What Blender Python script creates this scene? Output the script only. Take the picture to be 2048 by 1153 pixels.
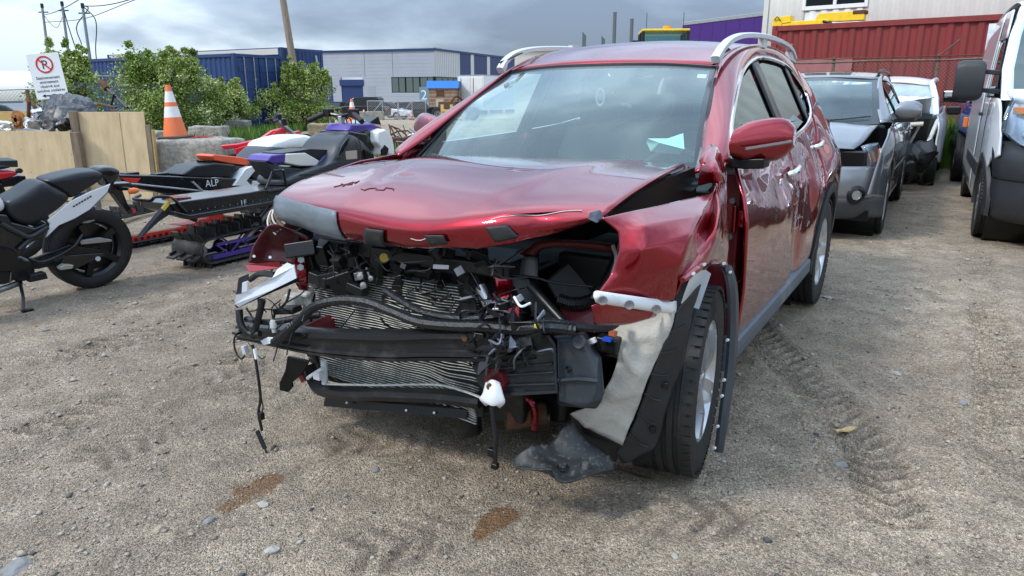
import bpy, bmesh, math, random
import numpy as np
from mathutils import Vector, Matrix, noise
for o in list(bpy.data.objects): bpy.data.objects.remove(o)
scene = bpy.context.scene
C = scene.collection
R = math.radians
random.seed(7); rng = np.random.default_rng(7)

# ------------------------------------------------------------------ camera, sky, sun, exposure
FPX, CAMH, PITCH = 1420.0, 1.4114, math.atan(386.5/1420.0)
cam_data = bpy.data.cameras.new('camera'); cam = bpy.data.objects.new('camera', cam_data); C.objects.link(cam)
cam.location = (0, 0, CAMH); cam.rotation_euler = (math.pi/2-PITCH, 0, 0)
cam_data.sensor_width = 36; cam_data.lens = 36*FPX/2048; cam_data.clip_end = 2000; cam_data.clip_start = .05
scene.camera = cam
scene.render.resolution_x, scene.render.resolution_y = 1024, 576
scene.view_settings.view_transform = 'Standard'; scene.view_settings.look = 'None'
scene.view_settings.gamma = 1; scene.view_settings.exposure = .84; scene.view_settings.use_curve_mapping = False

SUN_EL, SUN_AZ = R(46), R(245)          # azimuth measured clockwise from +Y
world = bpy.data.worlds.new('World'); scene.world = world; world.use_nodes = True
def build_world():
    nt = world.node_tree; nt.nodes.clear(); N = nt.nodes.new; L = nt.links.new
    def math_(op, a, b=None, c=None):
        m = N('ShaderNodeMath'); m.operation = op
        for i, v in enumerate((a, b, c)):
            if v is None: continue
            if isinstance(v, (int, float)): m.inputs[i].default_value = v
            else: L(v, m.inputs[i])
        return m.outputs[0]
    out = N('ShaderNodeOutputWorld'); bg = N('ShaderNodeBackground'); L(bg.outputs[0], out.inputs[0])
    sky = N('ShaderNodeTexSky'); sky.sky_type = 'NISHITA'; sky.sun_disc = False
    sky.sun_elevation = SUN_EL; sky.sun_rotation = SUN_AZ; sky.air_density = 1.2; sky.dust_density = 2.0
    sk = N('ShaderNodeVectorMath'); sk.operation = 'SCALE'; L(sky.outputs[0], sk.inputs[0]); sk.inputs['Scale'].default_value = .10
    tc = N('ShaderNodeTexCoord'); sep = N('ShaderNodeSeparateXYZ'); L(tc.outputs['Generated'], sep.inputs[0])
    z = math_('MAXIMUM', sep.outputs[2], 0.0)
    zz = math_('ADD', z, .30)                       # flat cloud deck seen in perspective
    dv = N('ShaderNodeCombineXYZ'); L(math_('DIVIDE', sep.outputs[0], zz), dv.inputs[0]); L(math_('DIVIDE', sep.outputs[1], zz), dv.inputs[1])
    def nz(scale, detail, rough, dist, off):
        mp = N('ShaderNodeMapping'); L(dv.outputs[0], mp.inputs[0]); mp.inputs['Location'].default_value = off
        n = N('ShaderNodeTexNoise'); L(mp.outputs[0], n.inputs['Vector']); n.inputs['Scale'].default_value = scale
        n.inputs['Detail'].default_value = detail; n.inputs['Roughness'].default_value = rough; n.inputs['Distortion'].default_value = dist
        return n.outputs['Fac']
    n1 = nz(.75, 4, .50, .2, (11.1, 6.2, 0)); n2 = nz(2.6, 6, .52, .25, (10.3, 3.9, 0))
    mix = math_('ADD', math_('MULTIPLY', n1, .72), math_('MULTIPLY', n2, .28))
    cr = N('ShaderNodeValToRGB'); L(mix, cr.inputs[0]); e = cr.color_ramp.elements
    e[0].position = .40; e[0].color = (.120, .160, .235, 1)
    e[1].position = .60; e[1].color = (.50, .59, .67, 1)
    m = e.new(.47); m.color = (.190, .250, .340, 1); m = e.new(.54); m.color = (.290, .365, .460, 1)
    grad = math_('ADD', math_('MULTIPLY', math_('POWER', z, 1.1), 3.4), .88)   # steeper than CIE overcast: extra zenith brightness added to light the yard
    cl = N('ShaderNodeVectorMath'); cl.operation = 'SCALE'; L(cr.outputs[0], cl.inputs[0]); L(grad, cl.inputs['Scale'])
    mx = N('ShaderNodeMix'); mx.data_type = 'RGBA'; mx.inputs[0].default_value = .88
    L(sk.outputs[0], mx.inputs[6]); L(cl.outputs[0], mx.inputs[7]); L(mx.outputs[2], bg.inputs[0]); bg.inputs[1].default_value = 1.0
build_world()
sd = bpy.data.lights.new('sun', 'SUN'); sd.energy = 1.5; sd.angle = R(10); sd.color = (1, .96, .9)
sun = bpy.data.objects.new('sun', sd); C.objects.link(sun)
sdir = Vector((math.sin(SUN_AZ)*math.cos(SUN_EL), math.cos(SUN_AZ)*math.cos(SUN_EL), math.sin(SUN_EL)))
sun.rotation_euler = sdir.to_track_quat('Z', 'Y').to_euler()

# ------------------------------------------------------------------ pixel helpers (2048 x 1153 frame -> world points at a given real depth)
def ray(px, py):
    u = (px-1024)/FPX; v = -(py-576.5)/FPX; c, s = math.cos(PITCH), math.sin(PITCH)
    return Vector((u, c+v*s, -s+v*c))
def gnd(px, py, z=0.0):
    d = ray(px, py); return Vector((0, 0, CAMH))+d*((z-CAMH)/d.z)
def at(px, py, Y):
    d = ray(px, py); return Vector((0, 0, CAMH))+d*(Y/d.y)
class Frame:
    """a thing's own frame: origin on the ground, x forward, y left, z up"""
    def __init__(s, x, y, deg, z=0, tilt=None):
        s.M = Matrix.Translation((x, y, z)) @ Matrix.Rotation(R(deg), 4, 'Z')
        if tilt: s.M = s.M @ tilt
        s.I = s.M.inverted()
    def px(s, px, py, **k):
        o = s.I @ Vector((0, 0, CAMH)); d = (s.I @ (Vector((0, 0, CAMH))+ray(px, py)))-o
        (a, v), = k.items(); i = 'xyz'.index(a); return o+d*((v-o[i])/d[i])

# ------------------------------------------------------------------ mesh helpers
def lerp(a, b, t): return a+(b-a)*t
def cr1(P, t):
    """Catmull-Rom through the list P, t in 0..1"""
    n = len(P)-1; f = min(max(t, 0), 1)*n; i = min(int(f), n-1); u = f-i
    p1, p2 = P[i], P[i+1]; p0 = P[i-1] if i > 0 else p1*2-p2; p3 = P[i+2] if i+2 <= n else p2*2-p1
    return .5*((2*p1)+(p2-p0)*u+(2*p0-5*p1+4*p2-p3)*u*u+(3*p1-p0-3*p2+p3)*u*u*u)
def curve(P, n): 
    P = [Vector(p) for p in P]; return [cr1(P, i/(n-1)) for i in range(n)]
class MB:
    def __init__(s): s.v = []; s.f = []; s.mi = []
    def add(s, vs, fs, mi=0):
        b = len(s.v); s.v += [Vector(v) for v in vs]; s.f += [tuple(i+b for i in f) for f in fs]; s.mi += [mi]*len(fs); return s
    def box(s, c, d, rot=None, mi=0):
        hx, hy, hz = d[0]/2, d[1]/2, d[2]/2; c = Vector(c); m = rot or Matrix.Identity(3)
        vs = [c+m @ Vector((x, y, z)) for x in (-hx, hx) for y in (-hy, hy) for z in (-hz, hz)]
        return s.add(vs, [(0,1,3,2),(4,6,7,5),(0,4,5,1),(2,3,7,6),(0,2,6,4),(1,5,7,3)], mi)
    def bx(s, x0, x1, y0, y1, z0, z1, mi=0): return s.box(((x0+x1)/2, (y0+y1)/2, (z0+z1)/2), (abs(x1-x0), abs(y1-y0), abs(z1-z0)), None, mi)
    def bar(s, a, b, w, h, up=(0,0,1), mi=0):
        a, b = Vector(a), Vector(b); d = (b-a); L = d.length; d.normalize(); u = Vector(up)
        if abs(d.dot(u)) > .98: u = Vector((1, 0, 0))
        r = d.cross(u).normalized(); u = r.cross(d).normalized(); m = Matrix((d, r, u)).transposed()
        return s.box((a+b)/2, (L, w, h), m, mi)
    def tube(s, P, r, n=8, cap=True, closed=False, mi=0):
        P = [Vector(p) for p in P]; k = len(P); rr = r if isinstance(r, (list, tuple)) else [r]*k
        T = []
        for i in range(k):
            a = P[(i-1) % k] if (closed or i > 0) else P[i]; b = P[(i+1) % k] if (closed or i < k-1) else P[i]
            t = b-a; T.append(t.normalized() if t.length > 1e-9 else Vector((1, 0, 0)))
        u = T[0].orthogonal().normalized(); vs = []; fs = []
        for i in range(k):
            u = (u-T[i]*u.dot(T[i])); u = u.normalized() if u.length > 1e-6 else T[i].orthogonal().normalized(); w = T[i].cross(u)
            vs += [P[i]+(u*math.cos(2*math.pi*j/n)+w*math.sin(2*math.pi*j/n))*rr[i] for j in range(n)]
        for i in range(k if closed else k-1):
            i2 = (i+1) % k
            fs += [(i*n+j, i*n+(j+1) % n, i2*n+(j+1) % n, i2*n+j) for j in range(n)]
        if cap and not closed: fs += [tuple(range(n-1, -1, -1)), tuple((k-1)*n+j for j in range(n))]
        return s.add(vs, fs, mi)
    def cyl(s, a, b, r, n=16, r2=None, mi=0): return s.tube([a, b], [r, r if r2 is None else r2], n, True, False, mi)
    def lathe(s, prof, o=(0,0,0), ax=(0,0,1), n=32, mi=0, a0=0, a1=2*math.pi):
        """prof: list of (radius, offset along the axis)"""
        o, ax = Vector(o), Vector(ax).normalized(); u = ax.orthogonal().normalized(); w = ax.cross(u); k = len(prof); vs = []; fs = []
        full = abs(a1-a0-2*math.pi) < 1e-6; m = n if full else n+1
        for r, h in prof: vs += [o+ax*h+(u*math.cos(a0+(a1-a0)*j/n)+w*math.sin(a0+(a1-a0)*j/n))*r for j in range(m)]
        for i in range(k-1):
            for j in range(n): fs.append((i*m+j, i*m+(j+1) % m, (i+1)*m+(j+1) % m, (i+1)*m+j))
        return s.add(vs, fs, mi)
    def grid(s, rows, mi=0, closed_v=False):
        h, w = len(rows), len(rows[0]); vs = [p for r in rows for p in r]; fs = []
        for i in range(h-1):
            for j in range(w if closed_v else w-1): j2 = (j+1) % w; fs.append((i*w+j, i*w+j2, (i+1)*w+j2, (i+1)*w+j))
        return s.add(vs, fs, mi)
    def loft(s, secs, mi=0, cap=True):
        w = len(secs[0]); s.grid(secs, mi, True)
        if cap:
            b = len(s.v)-len(secs)*w; s.f += [tuple(b+j for j in range(w-1, -1, -1)), tuple(b+(len(secs)-1)*w+j for j in range(w))]; s.mi += [mi, mi]
        return s
    def prism(s, poly, ext, mi=0):
        """closed 3-D polygon extruded by the vector ext"""
        e = Vector(ext); n = len(poly); P = [Vector(p) for p in poly]
        return s.add(P+[p+e for p in P], [tuple(range(n-1, -1, -1)), tuple(range(n, 2*n))]+[(i, (i+1) % n, n+(i+1) % n, n+i) for i in range(n)], mi)
    def xf(s, m):
        s.v = [m @ v for v in s.v]; return s
    def jit(s, a, f=3.0, seed=0):
        o = Vector((seed*3.1, seed*1.7, seed*.9)); s.v = [v+noise.noise_vector(v*f+o)*a for v in s.v]; return s
    def mesh(s, name, smooth=40):
        me = bpy.data.meshes.new(name); me.from_pydata([tuple(v) for v in s.v], [], s.f)
        if any(s.mi): me.polygons.foreach_set('material_index', s.mi)
        bm = bmesh.new(); bm.from_mesh(me); bmesh.ops.recalc_face_normals(bm, faces=bm.faces); bm.to_mesh(me); bm.free()
        if smooth:
            me.shade_smooth(); me.set_sharp_from_angle(angle=R(smooth))
        me.update(); return me
    def build(s, name, mats, parent=None, smooth=40, bevel=0, solid=0, sub=0, bseg=2, off=0):
        me = s.mesh(name, smooth)
        for m in (mats if isinstance(mats, (list, tuple)) else [mats]): me.materials.append(m)
        o = bpy.data.objects.new(name, me); C.objects.link(o)
        if parent: o.parent = parent
        if sub: m = o.modifiers.new('sub', 'SUBSURF'); m.levels = m.render_levels = sub
        if solid: m = o.modifiers.new('solid', 'SOLIDIFY'); m.thickness = solid; m.offset = off
        if bevel: m = o.modifiers.new('bevel', 'BEVEL'); m.width = bevel; m.segments = bseg; m.limit_method = 'ANGLE'; m.angle_limit = R(35); m.harden_normals = True
        return o
def lin1(P, t):
    n = len(P)-1; f = min(max(t, 0), 1)*n; i = min(int(f), n-1); return P[i].lerp(P[i+1], f-i)
def patch_crease(ctrl, nu, nv, k=.3, kc=.3, fn=None):
    """like patch, but mostly straight between control points, so folds stay sharp"""
    ctrl = [[Vector(p) for p in r] for r in ctrl]; f1 = lambda P, t, q: lin1(P, t).lerp(cr1(P, t), q); cols = [[f1(r, j/(nv-1), kc) for j in range(nv)] for r in ctrl]; out = []
    for i in range(nu):
        row = [f1([c[j] for c in cols], i/(nu-1), k) for j in range(nv)]; out.append([fn(p, i/(nu-1), j/(nv-1)) for j, p in enumerate(row)] if fn else row)
    return out
def patch(ctrl, nu, nv, fn=None):
    """bicubic sheet through a net of control points, rows x columns"""
    ctrl = [[Vector(p) for p in r] for r in ctrl]; cols = [[cr1(r, j/(nv-1)) for j in range(nv)] for r in ctrl]; out = []
    for i in range(nu):
        row = [cr1([c[j] for c in cols], i/(nu-1)) for j in range(nv)]
        out.append([fn(p, i/(nu-1), j/(nv-1)) for j, p in enumerate(row)] if fn else row)
    return out
def tag(o, label, cat, group=None, kind=None):
    o['label'] = label; o['category'] = cat
    if group: o['group'] = group
    if kind: o['kind'] = kind
    return o
def thing(name, label, cat, M=None, group=None):
    o = bpy.data.objects.new(name, None); C.objects.link(o); o.empty_display_size = .1
    if M is not None: o.matrix_world = M
    return tag(o, label, cat, group)
def part(name, mesh, parent, M=None, mat=None):
    o = bpy.data.objects.new(name, mesh); C.objects.link(o); o.parent = parent
    if M is not None: o.matrix_local = M
    return o
def fbm(x, y, z=0, oct=4): return noise.fractal(Vector((x, y, z)), 1.0, 2.0, oct, noise_basis='PERLIN_ORIGINAL')

# ------------------------------------------------------------------ materials
MAT = {}
def mat(name, col, rough=.5, metal=0, coat=0, crough=.05, var=0, vscale=6, vcol=None, bump=0, bscale=60, detail=4, spec=.5, dirt=None, dscale=3, damt=.5, alpha=1, trans=0, emit=None, estr=0, stretch=None, rvar=0, ior=1.45, cior=1.5):
    """principled material with procedural colour variation, fine relief and dirt patches"""
    if name in MAT: return MAT[name]
    m = bpy.data.materials.new(name); m.use_nodes = True; nt = m.node_tree; N = nt.nodes.new; L = nt.links.new
    b = nt.nodes['Principled BSDF']; b.inputs['Base Color'].default_value = (*col, 1); b.inputs['Roughness'].default_value = rough
    b.inputs['Metallic'].default_value = metal; b.inputs['Coat Weight'].default_value = coat; b.inputs['Coat Roughness'].default_value = crough
    b.inputs['Specular IOR Level'].default_value = spec; b.inputs['Alpha'].default_value = alpha; b.inputs['Transmission Weight'].default_value = trans; b.inputs['IOR'].default_value = ior; b.inputs['Coat IOR'].default_value = cior
    if emit: b.inputs['Emission Color'].default_value = (*emit, 1); b.inputs['Emission Strength'].default_value = estr
    tc = N('ShaderNodeTexCoord'); vec = tc.outputs['Object']
    if stretch: mp = N('ShaderNodeMapping'); mp.inputs['Scale'].default_value = stretch; L(vec, mp.inputs[0]); vec = mp.outputs[0]
    def nz(sc, det=detail, ro=.6):
        n = N('ShaderNodeTexNoise'); L(vec, n.inputs['Vector']); n.inputs['Scale'].default_value = sc; n.inputs['Detail'].default_value = det; n.inputs['Roughness'].default_value = ro; return n.outputs['Fac']
    def ramp(f, a, c):
        r = N('ShaderNodeMapRange'); L(f, r.inputs[0]); r.inputs[1].default_value = a; r.inputs[2].default_value = c; return r.outputs[0]
    colsock = None
    def mixc(f, a, c):
        x = N('ShaderNodeMix'); x.data_type = 'RGBA'; L(f, x.inputs[0])
        for i, v in ((6, a), (7, c)):
            if isinstance(v, tuple): x.inputs[i].default_value = (*v, 1)
            else: L(v, x.inputs[i])
        return x.outputs[2]
    if var:
        v2 = vcol or tuple(max(0, c*(1-var)) for c in col); v1 = col if vcol else tuple(min(1, c*(1+var*.6)) for c in col)
        colsock = mixc(ramp(nz(vscale), .3, .7), v1, v2)
    if dirt:
        f = ramp(nz(dscale, 8, .68), .62-.25*damt, .72); mm = N('ShaderNodeMath'); mm.operation = 'MULTIPLY'; L(f, mm.inputs[0]); mm.inputs[1].default_value = min(1, damt*1.4)
        colsock = mixc(mm.outputs[0], colsock or col, dirt)
        rr = N('ShaderNodeMapRange'); L(mm.outputs[0], rr.inputs[0]); rr.inputs[3].default_value = rough; rr.inputs[4].default_value = max(rough, .8); L(rr.outputs[0], b.inputs['Roughness'])
        if coat: cc = N('ShaderNodeMapRange'); L(mm.outputs[0], cc.inputs[0]); cc.inputs[3].default_value = coat; cc.inputs[4].default_value = coat*.15; L(cc.outputs[0], b.inputs['Coat Weight'])
    elif rvar:
        rr = N('ShaderNodeMapRange'); L(nz(vscale*1.7), rr.inputs[0]); rr.inputs[1].default_value = .3; rr.inputs[2].default_value = .7; rr.inputs[3].default_value = max(.02, rough-rvar); rr.inputs[4].default_value = min(1, rough+rvar); L(rr.outputs[0], b.inputs['Roughness'])
    if colsock: L(colsock, b.inputs['Base Color'])
    if bump:
        bp = N('ShaderNodeBump'); bp.inputs['Strength'].default_value = min(1, bump); bp.inputs['Distance'].default_value = .01*max(1, bump); L(nz(bscale, 6, .65), bp.inputs['Height']); L(bp.outputs[0], b.inputs['Normal'])
    MAT[name] = m; return m
DUST = (.30, .26, .21)
# ================================================================== the yard
def vn(x, y, seed=0):
    """vectorised value noise -1..1"""
    xi = np.floor(x).astype(np.int64); yi = np.floor(y).astype(np.int64); fx = x-xi; fy = y-yi; fx = fx*fx*(3-2*fx); fy = fy*fy*(3-2*fy)
    def hsh(a, b):
        h = (a*374761393+b*668265263+seed*1274126177) & 0xffffffff; h = ((h ^ (h >> 13))*1103515245) & 0xffffffff; return ((h ^ (h >> 16)) & 0xffff)/32767.5-1
    return (hsh(xi, yi)*(1-fx)+hsh(xi+1, yi)*fx)*(1-fy)+(hsh(xi, yi+1)*(1-fx)+hsh(xi+1, yi+1)*fx)*fy
def sstep(a, b, t): t = np.clip((t-a)/(b-a), 0, 1); return t*t*(3-2*t)
TRACKS = [([gnd(1440, 600), gnd(1610, 760), gnd(1740, 900), gnd(1800, 1050)], .22, .014, .085),
          ([gnd(1955, 500), gnd(1985, 700), gnd(2015, 1000)], .20, .016, .08),
          ([gnd(660, 890), gnd(760, 880), gnd(860, 920)], .24, .007, .10),
          ([gnd(-200, 960), gnd(240, 818), gnd(560, 700), gnd(700, 640)], .26, .018, .11),
          ([gnd(-300, 800), gnd(200, 700), gnd(480, 600)], .24, .014, .10),
          ([gnd(180, 930), gnd(420, 810), gnd(620, 760)], .22, .012, .09),
          ([gnd(700, 1110), gnd(1100, 1010), gnd(1500, 1040)], .25, .005, .10)]
def ground_h(x, y, groove=False):
    G = np.zeros_like(x)
    h = .012*vn(x*.9, y*.9, 1)+.006*vn(x*2.6, y*2.6, 2)
    near = 1-sstep(9, 14, np.hypot(x, y))
    h = h+near*(.0045*vn(x*7, y*7, 3)+.0028*vn(x*17, y*17, 4)+.0022*np.abs(vn(x*38, y*38, 6)))
    # furrows scraped along the yard
    u = x*.80+y*.60; w = -x*.60+y*.80
    h = h+near*.006*vn(u*1.1, w*9, 5)*sstep(-.5, -2.0, x)
    for P, wd, dp, pitch in TRACKS:
        s0 = 0
        for a, b in zip(P[:-1], P[1:]):
            d = (b-a).to_2d(); Ln = d.length; d = d/Ln; t = (x-a.x)*d.x+(y-a.y)*d.y; c = -(x-a.x)*d.y+(y-a.y)*d.x
            m = sstep(wd/2+.03, wd/2-.02, np.abs(c))*sstep(-.02, .02, t)*sstep(Ln+.02, Ln-.02, t)*np.clip(.72+.8*vn(x*2.3, y*2.3, 9), 0, 1)
            lug = np.sin((t+s0+np.abs(c)*.7+.012*vn(x*9, y*9, 14))*2*math.pi/pitch)
            h = h+m*(-dp*.8+dp*.95*np.clip(lug*2, -1, 1))+dp*1.5*np.exp(-((np.abs(c)-wd/2-.05)/.035)**2)*sstep(-.02, .05, t)*sstep(Ln+.02, Ln-.05, t)*.6
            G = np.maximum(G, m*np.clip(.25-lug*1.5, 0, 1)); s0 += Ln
    h = h-.75*sstep(34, 72, y)*sstep(-60, -20, x)*1.0
    return (h, G) if groove else h
def axis(segs):
    out = []
    for a, b, st in segs: out += list(np.arange(a, b-1e-6, st))
    return np.array(out+[segs[-1][1]])
def build_ground():
    xs = axis([(-400, -60, 40), (-60, -12, 3), (-12, -4, .25), (-4, -2.6, .06), (-2.6, 3.4, .02), (3.4, 7, .09), (7, 16, .5), (16, 60, 4), (60, 400, 40)])
    ys = axis([(-60, -6, 6), (-6, 1.2, .4), (1.2, 4.6, .02), (4.6, 7, .035), (7, 12, .12), (12, 24, .5), (24, 90, 2), (90, 900, 45)])
    X, Y = np.meshgrid(xs, ys); Z, G = ground_h(X, Y, True); n, m = X.shape
    u_ = X*.80+Y*.60; w_ = -X*.60+Y*.80; ST = np.clip(.5+.5*vn(u_*.8, w_*7, 31)*1.0+.25*vn(u_*2.2, w_*17, 32), 0, 1)*sstep(0, -1.6, X)*(1-sstep(10, 16, Y))
    idx = np.arange(n*m).reshape(n, m); F = np.stack([idx[:-1, :-1], idx[:-1, 1:], idx[1:, 1:], idx[1:, :-1]], -1).reshape(-1, 4)
    me = bpy.data.meshes.new('ground'); me.vertices.add(n*m); me.vertices.foreach_set('co', np.stack([X, Y, Z], -1).astype(np.float32).ravel())
    me.loops.add(F.size); me.loops.foreach_set('vertex_index', F.ravel().astype(np.int32)); me.polygons.add(len(F)); me.polygons.foreach_set('loop_start', np.arange(0, F.size, 4, dtype=np.int32)); me.update(); me.validate()
    me.shade_smooth()
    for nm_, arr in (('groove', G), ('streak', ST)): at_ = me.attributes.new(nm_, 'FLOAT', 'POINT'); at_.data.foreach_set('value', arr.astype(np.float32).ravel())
    o = bpy.data.objects.new('ground', me); C.objects.link(o); o['kind'] = 'structure'; o['label'] = 'sandy gravel yard with tyre tracks and rust coloured damp patches'
    m = bpy.data.materials.new('gravel_ground'); m.use_nodes = True; nt = m.node_tree; N = nt.nodes.new; L = nt.links.new; b = nt.nodes['Principled BSDF']
    tc = N('ShaderNodeTexCoord'); vec = tc.outputs['Object']
    def nz(sc, det=5, ro=.6, v=vec):
        n = N('ShaderNodeTexNoise'); L(v, n.inputs['Vector']); n.inputs['Scale'].default_value = sc; n.inputs['Detail'].default_value = det; n.inputs['Roughness'].default_value = ro; return n.outputs['Fac']
    def vor(sc, out='Color', v=vec):
        n = N('ShaderNodeTexVoronoi'); L(v, n.inputs['Vector']); n.inputs['Scale'].default_value = sc; return n.outputs[out]
    def mr(f, a, c, d=0., e=1.):
        r = N('ShaderNodeMapRange'); L(f, r.inputs[0]); r.inputs[1].default_value = a; r.inputs[2].default_value = c; r.inputs[3].default_value = d; r.inputs[4].default_value = e; return r.outputs[0]
    def mix(f, a, c, bl='MIX'):
        x = N('ShaderNodeMix'); x.data_type = 'RGBA'; x.blend_type = bl
        if isinstance(f, float): x.inputs[0].default_value = f
        else: L(f, x.inputs[0])
        for i, v in ((6, a), (7, c)):
            if isinstance(v, tuple): x.inputs[i].default_value = (*v, 1)
            else: L(v, x.inputs[i])
        return x.outputs[2]
    def mth(op, a, c=None):
        x = N('ShaderNodeMath'); x.operation = op
        for i, v in enumerate((a, c)):
            if v is None: continue
            if isinstance(v, (int, float)): x.inputs[i].default_value = v
            else: L(v, x.inputs[i])
        return x.outputs[0]
    base = mix(mr(nz(.8, 6), .35, .65), (.48, .390, .295), (.325, .262, .195))
    base = mix(mr(nz(5, 6, .7), .40, .70), base, (.215, .172, .128))
    # single grains: every voronoi cell its own tone
    s1 = N('ShaderNodeSeparateColor'); L(vor(240), s1.inputs[0]); s2 = N('ShaderNodeSeparateColor'); L(vor(100), s2.inputs[0])
    g = mix(mr(s1.outputs[0], 0, 1), (.50, .49, .47), (1.42, 1.40, 1.37)); base = mix(.75, base, g, 'MULTIPLY')
    g2 = mix(mr(s2.outputs[1], .80, .86), (1., 1., 1.), (1.55, 1.53, 1.50)); base = mix(.6, base, g2, 'MULTIPLY')
    g3 = mix(mr(s2.outputs[2], .88, .92), (1., 1., 1.), (.50, .53, .58)); base = mix(.7, base, g3, 'MULTIPLY')
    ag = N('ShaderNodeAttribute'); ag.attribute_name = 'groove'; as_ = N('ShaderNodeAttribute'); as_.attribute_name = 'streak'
    base = mix(mth('MULTIPLY', ag.outputs['Fac'], .72), base, (.115, .090, .068)); base = mix(mth('MULTIPLY', as_.outputs['Fac'], .40), base, (.165, .130, .098))  # tread grooves darkened in the colour: damp floor plus painted recess shade
    # dark damp clods
    base = mix(mr(nz(1.7, 8, .72), .60, .70, 0., .75), base, (.125, .098, .072))
    # rust coloured damp patches: capsules between two points on the ground, ragged edge
    sx = N('ShaderNodeSeparateXYZ'); L(vec, sx.inputs[0]); edge = nz(9, 6, .65)
    pr = None
    for (a, c, r_) in ((gnd(462, 1015), gnd(545, 965), .045), (gnd(500, 985), gnd(535, 968), .07), (gnd(960, 1070), gnd(1010, 1035), .05)):
        ab = N('ShaderNodeVectorMath'); ab.operation = 'SUBTRACT'; L(vec, ab.inputs[0]); ab.inputs[1].default_value = a
        d = c-a; dt = N('ShaderNodeVectorMath'); dt.operation = 'DOT_PRODUCT'; L(ab.outputs[0], dt.inputs[0]); dt.inputs[1].default_value = d/d.length_squared
        cl = N('ShaderNodeClamp'); L(dt.outputs['Value'], cl.inputs[0])
        sc = N('ShaderNodeVectorMath'); sc.operation = 'SCALE'; sc.inputs[0].default_value = d; L(cl.outputs[0], sc.inputs['Scale'])
        df = N('ShaderNodeVectorMath'); df.operation = 'DISTANCE'; L(ab.outputs[0], df.inputs[0]); L(sc.outputs[0], df.inputs[1])
        f = mr(mth('ADD', df.outputs['Value'], mth('MULTIPLY', mth('SUBTRACT', edge, .5), r_*2.6)), r_*.70, r_*.95, 1., 0.)
        pr = f if pr is None else mth('MAXIMUM', pr, f)
    rust = mix(mr(nz(30), .35, .7), (.225, .112, .045), (.15, .082, .038))
    base = mix(mth('MULTIPLY', pr, .88), base, rust)
    L(base, b.inputs['Base Color'])
    L(mr(pr, 0, 1, .92, .45), b.inputs['Roughness']); b.inputs['Specular IOR Level'].default_value = .3
    hgt = mth('ADD', mth('MULTIPLY', mr(vor(240, 'Distance'), 0, .6, 1, 0), .0055), mth('ADD', mth('MULTIPLY', mr(vor(100, 'Distance'), 0, .5, 1, 0), .010), mth('MULTIPLY', nz(40, 5, .7), .005)))
    hgt = mth('ADD', hgt, mth('MULTIPLY', nz(7, 5, .6), .014))
    bp = N('ShaderNodeBump'); bp.inputs['Strength'].default_value = 1.0; bp.inputs['Distance'].default_value = 1.0; L(hgt, bp.inputs['Height'])
    L(bp.outputs[0], b.inputs['Normal']); me.materials.append(m)
    return o
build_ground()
def gh(x, y): return float(ground_h(np.array([x]), np.array([y]))[0])

def attr_mat(name, rough=.9, attr='tone', cols=((.10, .095, .09), (.30, .26, .21), (.45, .42, .38))):
    m = bpy.data.materials.new(name); m.use_nodes = True; nt = m.node_tree; b = nt.nodes['Principled BSDF']; a = nt.nodes.new('ShaderNodeAttribute'); a.attribute_name = attr
    r = nt.nodes.new('ShaderNodeValToRGB'); nt.links.new(a.outputs['Fac'], r.inputs[0]); e = r.color_ramp.elements
    e[0].color = (*cols[0], 1); e[1].color = (*cols[-1], 1)
    for i, c in enumerate(cols[1:-1]): k = e.new((i+1)/(len(cols)-1)); k.color = (*c, 1)
    nt.links.new(r.outputs[0], b.inputs['Base Color']); b.inputs['Roughness'].default_value = rough; b.inputs['Specular IOR Level'].default_value = .3
    return m
def raw_mesh(name, verts, faces, tone=None, mat_=None, smooth=False):
    me = bpy.data.meshes.new(name); k = faces.shape[1]; me.vertices.add(len(verts)); me.vertices.foreach_set('co', verts.astype(np.float32).ravel())
    me.loops.add(faces.size); me.loops.foreach_set('vertex_index', faces.ravel().astype(np.int32)); me.polygons.add(len(faces)); me.polygons.foreach_set('loop_start', np.arange(0, faces.size, k, dtype=np.int32)); me.update()
    if tone is not None: a = me.attributes.new('tone', 'FLOAT', 'POINT'); a.data.foreach_set('value', tone.astype(np.float32))
    if smooth: me.shade_smooth()
    if mat_: me.materials.append(mat_)
    o = bpy.data.objects.new(name, me); C.objects.link(o); return o
PEB = attr_mat('pebble', .85, cols=((.07, .075, .085), (.20, .165, .13), (.30, .255, .205), (.35, .30, .25), (.40, .37, .33)))
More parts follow.
